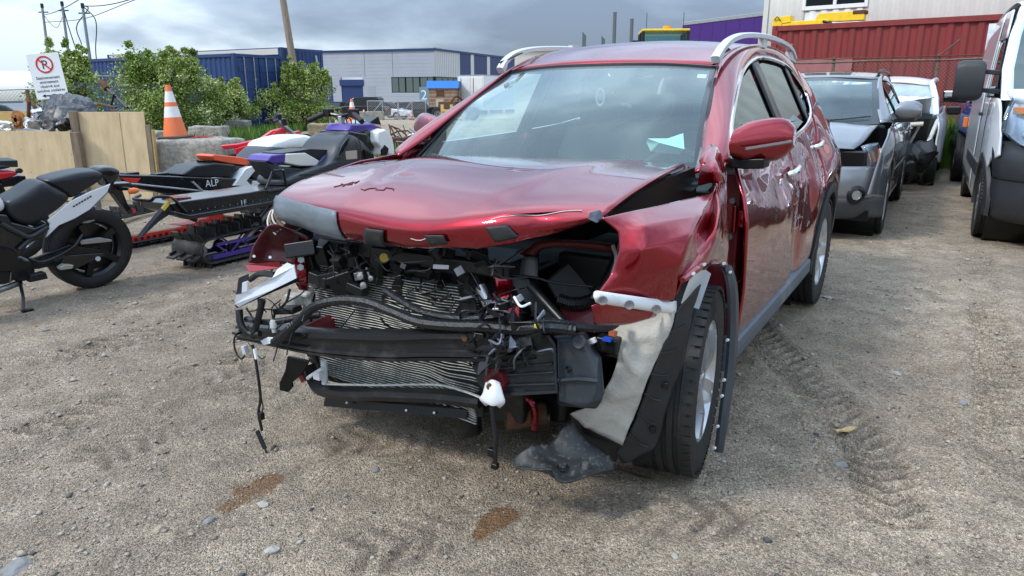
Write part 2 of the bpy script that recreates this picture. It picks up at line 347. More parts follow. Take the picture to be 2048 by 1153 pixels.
def build_gravel():
    n = 70000
    y = 1.3+9.0*rng.random(n)**2.1; x = (rng.random(n)*2-1)*(1.0+y*.78)
    dens = .55+.45*vn(x*1.4, y*1.4, 21); keep = rng.random(n) < np.clip(dens+.25*vn(x*6, y*6, 22), .12, 1); x, y = x[keep], y[keep]; n = len(x)
    s = .0026*np.exp(rng.normal(0, .55, n)); s = np.clip(s*(1+.10*y), .0018, .019)
    base = np.array([[1,0,0],[-1,0,0],[0,1,0],[0,-1,0],[0,0,1],[0,0,-1],[.6,.6,.55],[-.6,.55,.5]], float)[:6]
    fc = np.array([[0,2,4],[2,1,4],[1,3,4],[3,0,4],[2,0,5],[1,2,5],[3,1,5],[0,3,5]])
    v = base[None]*(1+rng.normal(0, .22, (n, 6, 1)))*np.stack([1+.5*rng.random(n), .8+.4*rng.random(n), .45+.35*rng.random(n)], -1)[:, None, :]*s[:, None, None]
    a = rng.random(n)*6.283; ca, sa = np.cos(a)[:, None], np.sin(a)[:, None]
    vx = v[..., 0]*ca-v[..., 1]*sa; vy = v[..., 0]*sa+v[..., 1]*ca; z = ground_h(x, y)+s*.22
    verts = np.stack([vx+x[:, None], vy+y[:, None], v[..., 2]+z[:, None]], -1).reshape(-1, 3)
    faces = (fc[None]+(np.arange(n)*6)[:, None, None]).reshape(-1, 3)
    tone = np.repeat(np.clip(rng.normal(.5, .24, n), 0, 1), 6)
    o = raw_mesh('gravel', verts, faces, tone, PEB); tag(o, 'loose gravel and small stones scattered over the sandy yard', 'gravel', kind='stuff')
build_gravel()
STONE_G = mat('stone_grey', (.20, .195, .185), .85, var=.25, vscale=20, bump=.4, bscale=60)
STONE_P = mat('stone_pale', (.34, .31, .27), .85, var=.2, vscale=20, bump=.4, bscale=60)
STONE_T = mat('stone_tan', (.30, .24, .17), .85, var=.2, vscale=20, bump=.4, bscale=60)
def stone(px, py, r, flat, m, label, seed):
    p = gnd(px, py); bm = bmesh.new(); bmesh.ops.create_icosphere(bm, subdivisions=2, radius=1)
    for v in bm.verts: v.co = v.co*(1+.5*noise.noise(v.co*1.4+Vector((seed*7.7, 0, 0)))); v.co.x *= r*1.35; v.co.y *= r; v.co.z *= r*flat
    me = bpy.data.meshes.new('stone'); bm.to_mesh(me); bm.free(); me.materials.append(m); o = bpy.data.objects.new('stone', me); C.objects.link(o)
    o.location = (p.x, p.y, gh(p.x, p.y)+r*flat*.25); o.rotation_euler = (0, 0, seed*1.3); tag(o, label, 'stone', 'larger stones lying in the gravel')
for a in ((32, 1133, .038, .25, STONE_G, 'flat grey stone in the bottom left corner of the yard'), (527, 1014, .018, .5, STONE_P, 'pale stone just right of the big rust patch'),
          (417, 1048, .016, .5, STONE_G, 'grey stone lower left of the big rust patch'), (752, 945, .016, .4, STONE_G, 'small bluish grey stone on the gravel under the bumper beam'),
          (318, 1066, .017, .5, STONE_T, 'tan stone lower left of the rust patches'), (90, 662, .02, .5, STONE_G, 'dark stone on the smooth sand in front of the motorcycle'),
          (1682, 930, .02, .4, STONE_G, 'flat grey stone on the gravel below the wood chip'), (1655, 596, .025, .4, STONE_P, 'pale stone behind the rear wheel of the red car'),
          (1925, 812, .02, .5, STONE_G, 'dark grey stone near the right edge of the yard'), (1790, 748, .022, .5, STONE_P, 'pale stone beside the tyre tracks on the right'),
          (545, 1105, .018, .5, STONE_P, 'pale stone near the bottom edge left of centre'), (1350, 1118, .012, .5, STONE_P, 'small pale stone near the bottom edge right of centre')):
    stone(*a, seed=a[0] % 13)
def build_chip():
    p = gnd(1692, 862); b = MB(); rows = [[Vector((-.055+.11*j/6, (-.014+.028*i/2)*(1-.5*abs(j-3)/3*(1 if i != 1 else 0)), .006+.004*math.sin(j*1.3+i))) for j in range(7)] for i in range(3)]
    b.grid(rows); o = b.build('wood_chip', mat('raw_wood_chip', (.50, .36, .17), .8, var=.3, vscale=30, stretch=(1, 6, 1)), solid=.007, smooth=0); o.location = (p.x, p.y, gh(p.x, p.y)+.004); o.rotation_euler = (0, 0, R(18))
    tag(o, 'splintered yellow wood chip lying on the gravel', 'wood chip')
build_chip()
# ================================================================== shared vehicle bits
def glass_mat(name, tint=(.70, .80, .79), refl=1.0, rough=.0, dust_haze=0):
    m = bpy.data.materials.new(name); m.use_nodes = True; nt = m.node_tree; N = nt.nodes.new; L = nt.links.new; nt.nodes.clear()
    out = N('ShaderNodeOutputMaterial'); tr = N('ShaderNodeBsdfTransparent'); tr.inputs[0].default_value = (*tint, 1); gl = N('ShaderNodeBsdfGlossy'); gl.inputs['Roughness'].default_value = rough
    ge = N('ShaderNodeNewGeometry'); dp = N('ShaderNodeVectorMath'); dp.operation = 'DOT_PRODUCT'; L(ge.outputs['Normal'], dp.inputs[0]); L(ge.outputs['Incoming'], dp.inputs[1])
    def mt(op, a, c=None, clamp=False):
        x = N('ShaderNodeMath'); x.operation = op; x.use_clamp = clamp
        for i, v in enumerate((a, c)):
            if v is None: continue
            if isinstance(v, (int, float)): x.inputs[i].default_value = v
            else: L(v, x.inputs[i])
        return x
    ab = mt('ABSOLUTE', dp.outputs['Value']); om = mt('SUBTRACT', 1.0, ab.outputs[0]); p5 = mt('POWER', om.outputs[0], 5.0); sc_ = mt('MULTIPLY', p5.outputs[0], .95); fr_ = mt('ADD', sc_.outputs[0], .045)     # Schlick, both faces of the pane
    mm = mt('MULTIPLY', fr_.outputs[0], 1.9*refl, True); gl.inputs[0].default_value = (.84, .98, 1.0, 1)
    mx = N('ShaderNodeMixShader'); L(mm.outputs[0], mx.inputs[0]); L(tr.outputs[0], mx.inputs[1]); L(gl.outputs[0], mx.inputs[2]); last = mx.outputs[0]
    if dust_haze:  # pale teal diffuse film: dust, plus haze painted in to lighten the glass
        df = N('ShaderNodeBsdfDiffuse'); df.inputs[0].default_value = (.50, .62, .61, 1); tc = N('ShaderNodeTexCoord'); n = N('ShaderNodeTexNoise'); L(tc.outputs['Object'], n.inputs[0]); n.inputs['Scale'].default_value = 5; n.inputs['Detail'].default_value = 6
        r = N('ShaderNodeMapRange'); L(n.outputs[0], r.inputs[0]); r.inputs[1].default_value = .3; r.inputs[2].default_value = .8; r.inputs[3].default_value = dust_haze*.8; r.inputs[4].default_value = dust_haze*1.25
        m2 = N('ShaderNodeMixShader'); L(r.outputs[0], m2.inputs[0]); L(last, m2.inputs[1]); L(df.outputs[0], m2.inputs[2]); last = m2.outputs[0]
    L(last, out.inputs[0]); MAT[name] = m; return m
GLASS = glass_mat('windshield_glass', (.76, .90, .89), 1.0, 0, .06); SIDEGLASS = glass_mat('side_glass', (.66, .80, .78), .55); PRIVACY = glass_mat('privacy_glass', (.05, .055, .055), .5)
LENS = glass_mat('lamp_lens', (.88, .90, .92), .9, .02)
RED = mat('metallic_red_paint', (.27, .0035, .013), .26, .86, 1.0, .010, var=.08, vscale=2, rvar=.04, cior=1.5)
RED_D = mat('dull_red_primer_paint', (.12, .008, .014), .45, .1, .25, dirt=DUST, dscale=6, damt=.25)
BLACKPL = mat('black_plastic', (.0075, .008, .009), .36, var=.3, vscale=8, dirt=(.085, .08, .075), dscale=14, damt=.2)
GREYPL = mat('charcoal_plastic', (.019, .021, .024), .48, var=.25, vscale=5, dirt=(.10, .098, .095), dscale=12, damt=.2, bump=.1, bscale=300)
SATIN = mat('satin_black', (.006, .006, .0065), .30)
RUBBER = mat('tyre_rubber', (.013, .013, .013), .62, dirt=(.09, .08, .065), dscale=18, damt=.25, bump=.15, bscale=120)
CHROME = mat('chrome', (.75, .77, .79), .10, 1.0); ALU = mat('silver_alloy', (.62, .63, .64), .30, .85, var=.12, vscale=12, dirt=(.22, .20, .18), dscale=10, damt=.2)
STEEL = mat('worn_steel', (.30, .31, .32), .42, .8, var=.35, vscale=14, dirt=(.13, .10, .08), dscale=11, damt=.3)
DARKIN = mat('dark_interior', (.020, .022, .024), .7); GREYIN = mat('grey_headliner', (.30, .31, .31), .9)
WHITEPL = mat('white_plastic', (.72, .74, .75), .40, dirt=(.30, .28, .25), dscale=12, damt=.25)
RUST = mat('rusty_iron', (.16, .07, .032), .85, .2, var=.5, vscale=14, vcol=(.055, .035, .025), bump=.5, bscale=50)
GALV = mat('galvanised_steel', (.40, .42, .43), .50, .7, var=.2, vscale=20)
TYRE_CACHE = {}
def tyre_meshes(Rr, w, rim_r, spokes, style):
    k = (round(Rr, 3), w, rim_r, spokes, style); blocks = w > .15 or spokes == 12
    if k in TYRE_CACHE: return TYRE_CACHE[k]
    h = w/2; b = MB(); tw = h*.80
    pr = [(rim_r*.99, -h*.78), (rim_r*1.03, -h*.90), (lerp(rim_r, Rr, .45), -h*1.0), (lerp(rim_r, Rr, .78), -h*.97), (Rr*.972, -h*.87), (Rr*.992, -tw)]
    for i in range(4):                                          # circumferential grooves
        a = -tw+2*tw*(i+.5)/4.5+tw*.06; g = .006+.004*(w > .2)
        if i: pr += [(Rr*.999, a-g), (Rr*.999-.009, a-g*.6), (Rr*.999-.009, a+g*.6), (Rr*.999, a+g)]
    pr += [(Rr*.992, tw), (Rr*.972, h*.87), (lerp(rim_r, Rr, .78), h*.97), (lerp(rim_r, Rr, .45), h*1.0), (rim_r*1.03, h*.90), (rim_r*.99, h*.78)]
    b.lathe(pr, ax=(0, 1, 0), n=72)
    # lateral tread blocks on both shoulders
    nb = 58
    for i in range(nb if blocks else 0):
        a = 2*math.pi*i/nb; c, s_ = math.cos(a), math.sin(a); m = Matrix(((c, 0, -s_), (0, 1, 0), (s_, 0, c)))
        for sg in (-1, 1): b.box(m @ Vector((Rr*.985, sg*(tw+.002), 0)), (.012, h*.34, 2*math.pi*Rr/nb*.72), m)
    ty = b.mesh('tyre', 35); ty.materials.append(RUBBER)
    b = MB(); yo = h*.80
    b.lathe([(rim_r*1.035, yo*1.08), (rim_r*1.0, yo*1.10), (rim_r*.965, yo*1.0), (rim_r*.90, yo*.75), (rim_r*.86, -yo*.6), (rim_r*1.0, -yo)], ax=(0, 1, 0), n=48)
    for i in range(spokes):
        a = 2*math.pi*(i+.25)/spokes
        for da in ((-.11, .11) if style == 'double' else (0,)):
            c, s_ = math.cos(a), math.sin(a); c2, s2 = math.cos(a+da*1.25), math.sin(a+da*1.25); wd = (.030 if style == 'double' else .052)*rim_r/.23
            p0 = Vector((c2*.05, yo*.78, s2*.05)); p1 = Vector((math.cos(a+da)*rim_r*.55, yo*.98, math.sin(a+da)*rim_r*.55)); p2 = Vector((math.cos(a+da)*rim_r*.955, yo*.96, math.sin(a+da)*rim_r*.955))
            for q0, q1 in ((p0, p1), (p1, p2)): b.bar(q0, q1, wd, .030, up=(0, 1, 0))
    b.lathe([(0, yo*.98), (.030, yo*.98), (.036, yo*.92), (.070, yo*.86), (.075, yo*.55)], ax=(0, 1, 0), n=24)
    for i in range(5): a = 2*math.pi*(i+.5)/5; b.cyl((math.cos(a)*.056, yo*.80, math.sin(a)*.056), (math.cos(a)*.056, yo*.94, math.sin(a)*.056), .010, 6)
    b.lathe([(rim_r*.84, -yo*.1), (.06, -yo*.05), (.06, -yo*.3), (rim_r*.84, -yo*.3)], ax=(0, 1, 0), n=32, mi=1)
    rm = b.mesh('rim', 35); rm.materials.append(ALU if style != 'steel' else STEEL); rm.materials.append(STEEL)
    TYRE_CACHE[k] = (ty, rm); return ty, rm
def wheel(parent, x, y, Rr, w, rim_r, spokes=5, style='double', steer=0, spin=0, z=None, name='tyre'):
    ty, rm = tyre_meshes(Rr, w, rim_r, spokes, style); sg = 1 if y >= 0 else -1
    M = Matrix.Translation((x, y, Rr if z is None else z)) @ Matrix.Rotation(R(steer)+(0 if sg > 0 else math.pi), 4, 'Z') @ Matrix.Rotation(R(spin), 4, 'Y')
    t = part(name, ty, parent, M); part('rim', rm, t); return t

# ================================================================== the wrecked red car
CF = Frame(-.03185, 2.9608, -121.203)
suv = thing('wrecked_car', 'dark red crossover with its front bumper and headlights torn off', 'car', CF.M)
ZS = [.15, .20, .30, .45, .62, .80, .92, 1.02, 1.10, 1.18, 1.60, 1.66, 1.75]; YS = [.80, .83, .875, .905, .915, .925, .925, .90, .855, .815, .600, .55, .40]
def S(x, z):
    y = float(np.interp(z, ZS, YS))
    if x > .1: y -= .10*((x-.1)/.75)**2
    if x < -2.9: y -= .13*((-2.9-x)/.75)**2
    return y
def dent(x, z):
    """left flank damage: folds that sweep across both doors and the quarter"""
    d = 0
    for (cx, cz, rx, rz, a) in ((-1.15, .98, .34, .10, .030), (-1.05, .86, .30, .07, -.014), (-1.62, .88, .16, .30, .040), (-1.95, .98, .22, .12, .045), (-1.90, .80, .20, .10, .030), (-2.35, .98, .20, .13, .040), (-2.12, .90, .07, .22, -.024), (-2.55, 1.08, .14, .10, .030), (-2.75, 1.06, .10, .12, -.02), (-.75, 1.05, .20, .06, .022), (-1.70, .55, .10, .20, .020)):
        d += a*math.exp(-((x-cx)/rx)**2-((z-cz)/rz)**2)
    k = math.exp(-((x+1.75)/.75)**2-((z-.93)/.24)**2)
    f = noise.noise(Vector((x*4.5+z*2.0, z*6.5-x*1.5, 1.3))); d += k*(.018*f+.034*max(0, .32-abs(noise.noise(Vector((x*5.5+z*5, z*6-x*2, 4.2)))))+.008*abs(noise.noise(Vector((x*14+z*7, z*15, 1.2)))))
    return d
def side_sheet(bot, top, nu, nv, sg=1, off=0, dents=True):
    B = [Vector((x, z, 0)) for x, z in bot]; T = [Vector((x, z, 0)) for x, z in top]; rows = []
    for i in range(nv):
        r = []
        for j in range(nu):
            p = lerp(cr1(B, j/(nu-1)), cr1(T, j/(nu-1)), i/(nv-1)); y = S(p.x, p.y)+off-(dent(p.x, p.y) if (dents and sg > 0) else 0); r.append(Vector((p.x, sg*y, p.y)))
        rows.append(r)
    return rows
GLASSTOP = [(-.40, 1.155), (-.50, 1.25), (-.79, 1.38), (-1.14, 1.51), (-1.46, 1.58), (-1.79, 1.612), (-2.19, 1.605), (-2.47, 1.565), (-2.66, 1.46)]
BELT = [(-.40, 1.152), (-.70, 1.155), (-1.0, 1.162), (-1.5, 1.18), (-2.0, 1.208), (-2.34, 1.25), (-2.56, 1.31), (-2.66, 1.40)]
def interp_x(P, x):
    for a, b in zip(P[:-1], P[1:]):
        if b[0] <= x <= a[0]: t = (x-a[0])/(b[0]-a[0]); return lerp(a[1], b[1], t)
    return P[-1][1] if x < P[-1][0] else P[0][1]
FD_FRONT = [(-.42, 1.14), (-.33, .98), (-.33, .82), (-.40, .62), (-.39, .40)]; 
for sg in (1, -1):
    # ---- doors, quarter, sill
    nu, nv = (40, 26) if sg > 0 else (12, 10)
    def door(name, fe, re_, label=None):
        F_ = [Vector((x, z, 0)) for x, z in fe]; Q_ = [Vector((x, z, 0)) for x, z in re_]; rows = []
        for i in range(nv):
            t = i/(nv-1); a, b_ = cr1(F_, t), cr1(Q_, t); r = []
            for j in range(nu):
                p = lerp(a, b_, j/(nu-1)); 
                if i == 0: p.y = interp_x(BELT, p.x)-.012
                y = S(p.x, p.y)-(dent(p.x, p.y) if sg > 0 else 0); r.append(Vector((p.x, sg*y, p.y)))
            rows.append(r)
        o = MB().grid(rows).build(name, RED, suv, smooth=0 if False else 60, solid=.012, off=-1 if sg > 0 else 1)
        if label: o['label'] = label
        return o
    fd = door('front_door', FD_FRONT, [(-1.595, 1.17), (-1.605, 1.0), (-1.61, .8), (-1.61, .6), (-1.60, .40)], 'creased front door with reflections bent by dents' if sg > 0 else None)
    rd = door('rear_door', [(-1.61, 1.17), (-1.62, 1.0), (-1.625, .8), (-1.625, .6), (-1.615, .40)], [(-2.60, 1.30), (-2.56, 1.0), (-2.42, .80), (-2.24, .60), (-2.20, .40)], 'deeply crumpled and scratched rear door' if sg > 0 else None)
    q = side_sheet([(-2.44, .82), (-2.55, .86), (-2.72, .88), (-2.95, .81), (-3.12, .64), (-3.19, .46), (-3.4, .42), (-3.62, .45)], [(-2.62, 1.30), (-2.72, 1.36), (-2.85, 1.36), (-2.98, 1.34), (-3.1, 1.32), (-3.25, 1.30), (-3.42, 1.28), (-3.62, 1.25)], 30, 18, sg)
    MB().grid(q).build('quarter_panel', RED, suv, 60, solid=.01)
    b = MB(); 
    secs = []
    for x in np.linspace(-.42, -2.22, 14): y0 = S(x, .40)*sg; secs.append([Vector((x, y0-.012*sg, .42)), Vector((x, y0+.012*sg, .40)), Vector((x, y0+.012*sg, .33)), Vector((x, y0-.03*sg, .255)), Vector((x, y0-.14*sg, .24)), Vector((x, y0-.14*sg, .40))])
    b.loft(secs).build('sill_cladding', mat('dusty_sill_plastic', (.085, .105, .125), .5, dirt=(.25, .25, .24), dscale=5, damt=.5), suv, 40)
    # wheel arch cladding, rear
    rows = []
    for i in range(5):
        r = []
        for j in range(25):
            a = lerp(R(-8), R(188), j/24); rr_ = [.385, .395, .425, .450, .452][i]; x, z = -2.706+rr_*math.cos(a), .362+rr_*math.sin(a)*1.06; z = max(z, .26)
            r.append(Vector((x, sg*(S(x, max(z, .42))+[-.06, .006, .012, .006, -.03][i]), z)))
        rows.append(r)
    MB().grid(rows).build('rear_arch_cladding', GREYPL, suv, 50, solid=.006)
    MB().lathe([(.40, -.35), (.40, .05)], o=(-2.706, sg*.72, .36), ax=(0, sg, 0), n=20, a0=0, a1=2*math.pi).build('wheel_house', SATIN, suv)
    # ---- glass band
    def gl(name, x0, x1, m, inset=.010):
        n = 14; rows = []
        for t in (0, .33, .66, 1):
            r = []
            for j in range(n):
                x = lerp(x0, x1, j/(n-1)); zt, zb = interp_x(GLASSTOP, x)-.028, interp_x(BELT, x)+.012; zt = max(zt, zb+.004); z = lerp(zb, zt, t); r.append(Vector((x, sg*(S(x, z)-inset), z)))
            rows.append(r)
        return MB().grid(rows).build(name, m, suv, 60)
    gl('front_door_window', -.44, -1.50, SIDEGLASS); gl('rear_door_window', -1.60, -2.36, PRIVACY); gl('quarter_window', -2.40, -2.64, PRIVACY)
    def pillar(name, x0, x1, lean=0):
        rows = []
        for t in np.linspace(0, 1, 6):
            r = []
            for x in (x0, (x0+x1)/2, x1):
                xx = x; z = lerp(interp_x(BELT, xx), interp_x(GLASSTOP, xx)-.012, t); r.append(Vector((xx-lean*t, sg*(S(xx, z)-.002), z)))
            rows.append(r)
        MB().grid(rows).build(name, SATIN, suv, 60, solid=.008)
    pillar('window_pillar', -1.46, -1.64); pillar('window_pillar', -2.33, -2.42)
    # chrome strip around the windows, upper edge and belt
    loop = [(x, sg*(S(x, z)+.003), z) for x, z in GLASSTOP]; low = [(x, sg*(S(x, z)+.006), z) for x, z in BELT]
    b = MB(); b.tube(curve(loop, 40), .0125, 6); b.tube(curve(low, 30), .0105, 6); b.tube(curve([loop[-1], (-2.685, sg*(S(-2.68, 1.43)+.002), 1.43), low[-1]], 6), .0125, 6); b.build('window_chrome_trim', CHROME, suv)
    # A pillar + roof side rail between the windscreen/roof edge and the window line
    edge = [Vector(p) for p in ((-.20, .735, 1.12), (-.36, .705, 1.19), (-.62, .645, 1.34), (-.98, .575, 1.535), (-1.35, .570, 1.640), (-1.8, .565, 1.680), (-2.3, .555, 1.685), (-2.8, .535, 1.650), (-3.30, .50, 1.575))]
    wl = [Vector((x, S(x, z)+.004, z)) for x, z in ((-.34, 1.15), (-.50, 1.258), (-.79, 1.388), (-1.14, 1.518), (-1.46, 1.588), (-1.79, 1.62), (-2.19, 1.613), (-2.47, 1.573), (-2.68, 1.46))]
    rows = []
    for j in range(48):
        a, c = cr1(edge, j/47), cr1(wl, j/47); mid = (a+c)/2+Vector((.012, .030, .022)); row = []
        for i in range(8): t = i/7; p = a*(1-t)**2+mid*2*t*(1-t)+c*t*t; row.append(Vector((p.x, p.y*sg, p.z)))
        rows.append(row)
    MB().grid(rows).build('roof_side_frame', RED, suv, 70, solid=.01)
    # D pillar
    top = [Vector(p) for p in ((-2.68, S(-2.68, 1.46), 1.46), (-2.9, .575, 1.585), (-3.30, .50, 1.575))]; bt = [Vector(p) for p in ((-2.62, S(-2.62, 1.30), 1.30), (-3.0, S(-3.0, 1.34), 1.34), (-3.62, S(-3.62, 1.25), 1.25))]
    rows = [[Vector((p.x, p.y*sg, p.z)) for p in (lerp(cr1(bt, j/14), cr1(top, j/14), t)+Vector((0, .02*math.sin(math.pi*t), 0)) for j in range(15))] for t in np.linspace(0, 1, 8)]
    MB().grid(rows).build('rear_pillar', RED, suv, 60, solid=.01)
    # roof rail
    rp = [(-.90, .585, 1.572), (-.97, .592, 1.622), (-1.10, .597, 1.668), (-1.35, .600, 1.702), (-1.8, .597, 1.724), (-2.3, .590, 1.722), (-2.62, .583, 1.698), (-2.80, .578, 1.65)]
    pts = curve([(x, y, z-(.028 if sg < 0 else 0)) for x, y, z in rp], 36); secs = []
    for i, p in enumerate(pts):
        tpr = .05 if i < 4 else .024; hh = .0135; t = (pts[min(i+1, 35)]-pts[max(i-1, 0)]).normalized(); up = Vector((-t.z, 0, t.x)); up = up if up.z > 0 else -up
        secs.append([Vector((q_.x, q_.y*sg, q_.z)) for q_ in (p+Vector((0, dy, 0))+up*dz for dy, dz in ((-.020, -tpr*.5), (-.020, hh*.6), (-.010, hh), (.010, hh), (.020, hh*.6), (.020, -tpr*.5)))])
    b = MB(); b.loft(secs); b.bar((-2.60, sg*.575, 1.66), (-2.82, sg*.572, 1.645), .034, .05); b.box((-1.8, sg*.588, 1.69), (.10, .03, .05)); b.build('roof_rail', mat('silver_rail', (.60, .62, .63), .38, .5), suv, 35)
    MB().prism([(-.90, sg*.595, 1.575), (-.98, sg*.565, 1.60), (-1.10, sg*.56, 1.635), (-1.06, sg*.61, 1.615)], (0, 0, .006)).build('roof_rail_base', GREYPL, suv)
    # door handles with dished cups
    for hx, hz in ((-1.38, 1.035), (-2.44, 1.105)):
        yy = S(hx, hz)-(dent(hx, hz) if sg > 0 else 0); b = MB(); b.tube(curve([(hx+.10, sg*(yy+.012), hz-.012), (hx+.07, sg*(yy+.036), hz-.006), (hx, sg*(yy+.042), hz+.004), (hx-.07, sg*(yy+.036), hz+.012), (hx-.10, sg*(yy+.010), hz+.014)], 12), [.010]+[.0165]*10+[.010], 8)
        b.build('door_handle', CHROME, fd if hx > -2 else rd, 60)
# ---- roof
def roofpt(p, u, v): return p+Vector((0, 0, .012*math.sin(u*math.pi)*0))
rc = []
for x, hw, ze, zc in ((-.90, .50, 1.575, 1.590), (-.99, .572, 1.538, 1.560), (-1.35, .572, 1.640, 1.678), (-1.8, .567, 1.675, 1.714), (-2.3, .557, 1.683, 1.724), (-2.8, .537, 1.650, 1.700), (-3.30, .502, 1.575, 1.640)):
    x0 = x; rc.append([Vector((x0+(.085*(1-abs(k)**2) if x > -1.2 else 0)*(1 if x < -.95 else 0), k*hw, lerp(zc, ze, abs(k)**2.2))) for k in (-1, -.75, -.4, 0, .4, .75, 1)])
MB().grid(patch(rc[1:], 24, 25)).build('roof', RED, suv, 70, solid=.01)
# ---- windscreen
wb = [(-.33, -.725, 1.085), (-.20, -.45, 1.075), (-.13, 0, 1.075), (-.20, .45, 1.085), (-.33, .725, 1.10)]; wt = [(-.985, -.575, 1.525), (-.915, -.33, 1.548), (-.895, 0, 1.556), (-.915, .33, 1.552), (-.985, .575, 1.535)]
rows = patch([wb, [Vector(a)*.5+Vector(b)*.5+Vector((.03, 0, .03)) for a, b in zip(wb, wt)], wt], 22, 34); b = MB(); h, w = 22, 34; b.v = [p for r in rows for p in r]
for i in range(h-1):
    for j in range(w-1): b.f.append((i*w+j, i*w+j+1, (i+1)*w+j+1, (i+1)*w+j)); b.mi.append(1 if (i < 2 or i > h-3 or j < 1 or j > w-3) else 0)
ws = b.build('windshield', [GLASS, mat('ceramic_frit', (.045, .055, .060), .22, spec=.5)], suv, 70)
MB().tube(curve([wt[0], wt[1], wt[2], wt[3], wt[4]], 24), .009, 6).build('windshield_seal', SATIN, suv)
for s_ in (0, -1): MB().tube(curve([Vector(wb[s_])+Vector((.01, 0, .02)), lerp(Vector(wb[s_]), Vector(wt[s_]), .5)+Vector((.032, 0, .028)), wt[s_]], 12), .010, 6).build('windshield_seal', SATIN, suv)
def ws_pt(u, v, off=0):
    i, j = u*(h-1), v*(w-1); i0, j0 = int(i), int(j); i0, j0 = min(i0, h-2), min(j0, w-2); p = lerp(lerp(rows[i0][j0], rows[i0][j0+1], j-j0), lerp(rows[i0+1][j0], rows[i0+1][j0+1], j-j0), i-i0); return p+Vector((-.6, 0, -.8))*off
MB().grid([[ws_pt(u, v, .012) for v in (.915, .955)] for u in (.885, .93)]).build('windshield_sticker', mat('pale_mint_paper', (.62, .85, .80), .7), ws)
# cowl, wipers
cw = [[Vector((x+.05+.10*(1-(y/.72)**2), y, z)) for y in np.linspace(-.74, .74, 15)] for x, z in ((-.38, 1.085), (-.30, 1.07), (-.22, 1.055))]
MB().grid(cw).build('cowl', BLACKPL, suv, solid=.006)
for y0, y1 in ((-.66, -.1), (.0, .52)):
    b = MB(); b.tube([(-.19, y0, 1.105), (-.14, (y0+y1)/2, 1.118), (-.20, y1, 1.135)], .008, 6); b.bar((-.22, y0, 1.085), (-.19, (y0+y1)/2, 1.13), .014, .01); b.build('wiper', SATIN, suv)
# ---- interior
b = MB(); sec = [(-.30, .98), (-.50, 1.035), (-.78, 1.045), (-.92, 1.00), (-.95, .86), (-.86, .70), (-.55, .68)]
b.loft([[Vector((x, y, z+(.02 if abs(y-.37) < .22 else 0))) for x, z in sec] for y in np.linspace(-.72, .72, 13)]).build('dashboard', mat('dash_grey', (.055, .07, .075), .7), suv, 40)
b = MB(); b.tube([Vector((-1.02, .37, .97))+Matrix.Rotation(R(-24), 3, 'Y') @ Vector((0, .185*math.cos(a), .185*math.sin(a))) for a in np.linspace(0, 2*math.pi, 29)[:-1]], .016, 8, closed=True); b.box((-1.01, .37, .97), (.05, .14, .10)); b.bar((-1.0, .20, .975), (-1.0, .54, .975), .03, .025); b.bar((-.95, .37, .94), (-.80, .37, .88), .06, .06); b.build('steering_wheel', DARKIN, suv)
for nm, x0, ys in (('front_seat', -1.45, (-.37, .37)), ('rear_seat', -2.32, (-.37, .37))):
    for y0 in ys:
        b = MB(); bk = [Vector((x0-.10-.16*t, 0, .60+.62*t)) for t in (0, .35, .7, 1)]
        b.loft([[Vector((p.x+dx, y0+dy*wd, p.z)) for dx, dy in ((.06, -.7), (.08, 0), (.06, .7), (.02, 1), (-.06, .9), (-.08, 0), (-.06, -.9), (.02, -1))] for p, wd in zip(bk, (.25, .26, .25, .20))])
        b.box((x0+.12, y0, .56), (.50, .48, .15)); st = b.build(nm, DARKIN, suv, bevel=.02)
        MB().box((x0-.30, y0, 1.33), (.10, .26, .17)).build('headrest', DARKIN, st, bevel=.03)
b = MB(); b.box((-1.02, .0, 1.47), (.03, .23, .065)); b.tube([(-.97, 0, 1.56), (-1.0, 0, 1.50)], .012); b.build('rear_view_mirror', SATIN, suv, bevel=.012)
MB().tube([Vector((-1.0, -.03+.022*math.cos(a), 1.40+.042*math.sin(a))) for a in np.linspace(0, 6.283, 21)[:-1]], .006, 6, closed=True).build('hanging_ring', mat('pale_ring', (.45, .46, .46), .6), suv); MB().lathe([(0, .002), (.018, .0), (.018, -.002)], o=(-1.0, -.03, 1.40), ax=(1, 0, 0), n=14).build('ring_badge', mat('dull_pink', (.40, .24, .22), .6), suv)
pp = [CF.px(*q_, x=-.47) for q_ in ((1288, 285), (1300, 277), (1322, 280), (1362, 268), (1372, 298), (1345, 312), (1297, 304))]
pc = sum(pp, Vector())/len(pp); b = MB(); pv = [p+Vector((.06*math.sin(i*2.1)-.03, 0, 0)) for i, p in enumerate(pp)]+[pc+Vector((.05, 0, .01))]; b.add(pv, [(i, (i+1) % 7, 7) for i in range(7)]); b.build('crumpled_mint_paper', mat('mint_paper', (.50, .90, .82), .75), suv, smooth=0, solid=.002)
MB().grid([[Vector((x, y, z-.02)) for y in (-.54, 0, .54)] for x, z in ((-1.0, 1.54), (-1.4, 1.62), (-2.2, 1.655), (-3.2, 1.57))]).build('headliner', GREYIN, suv)
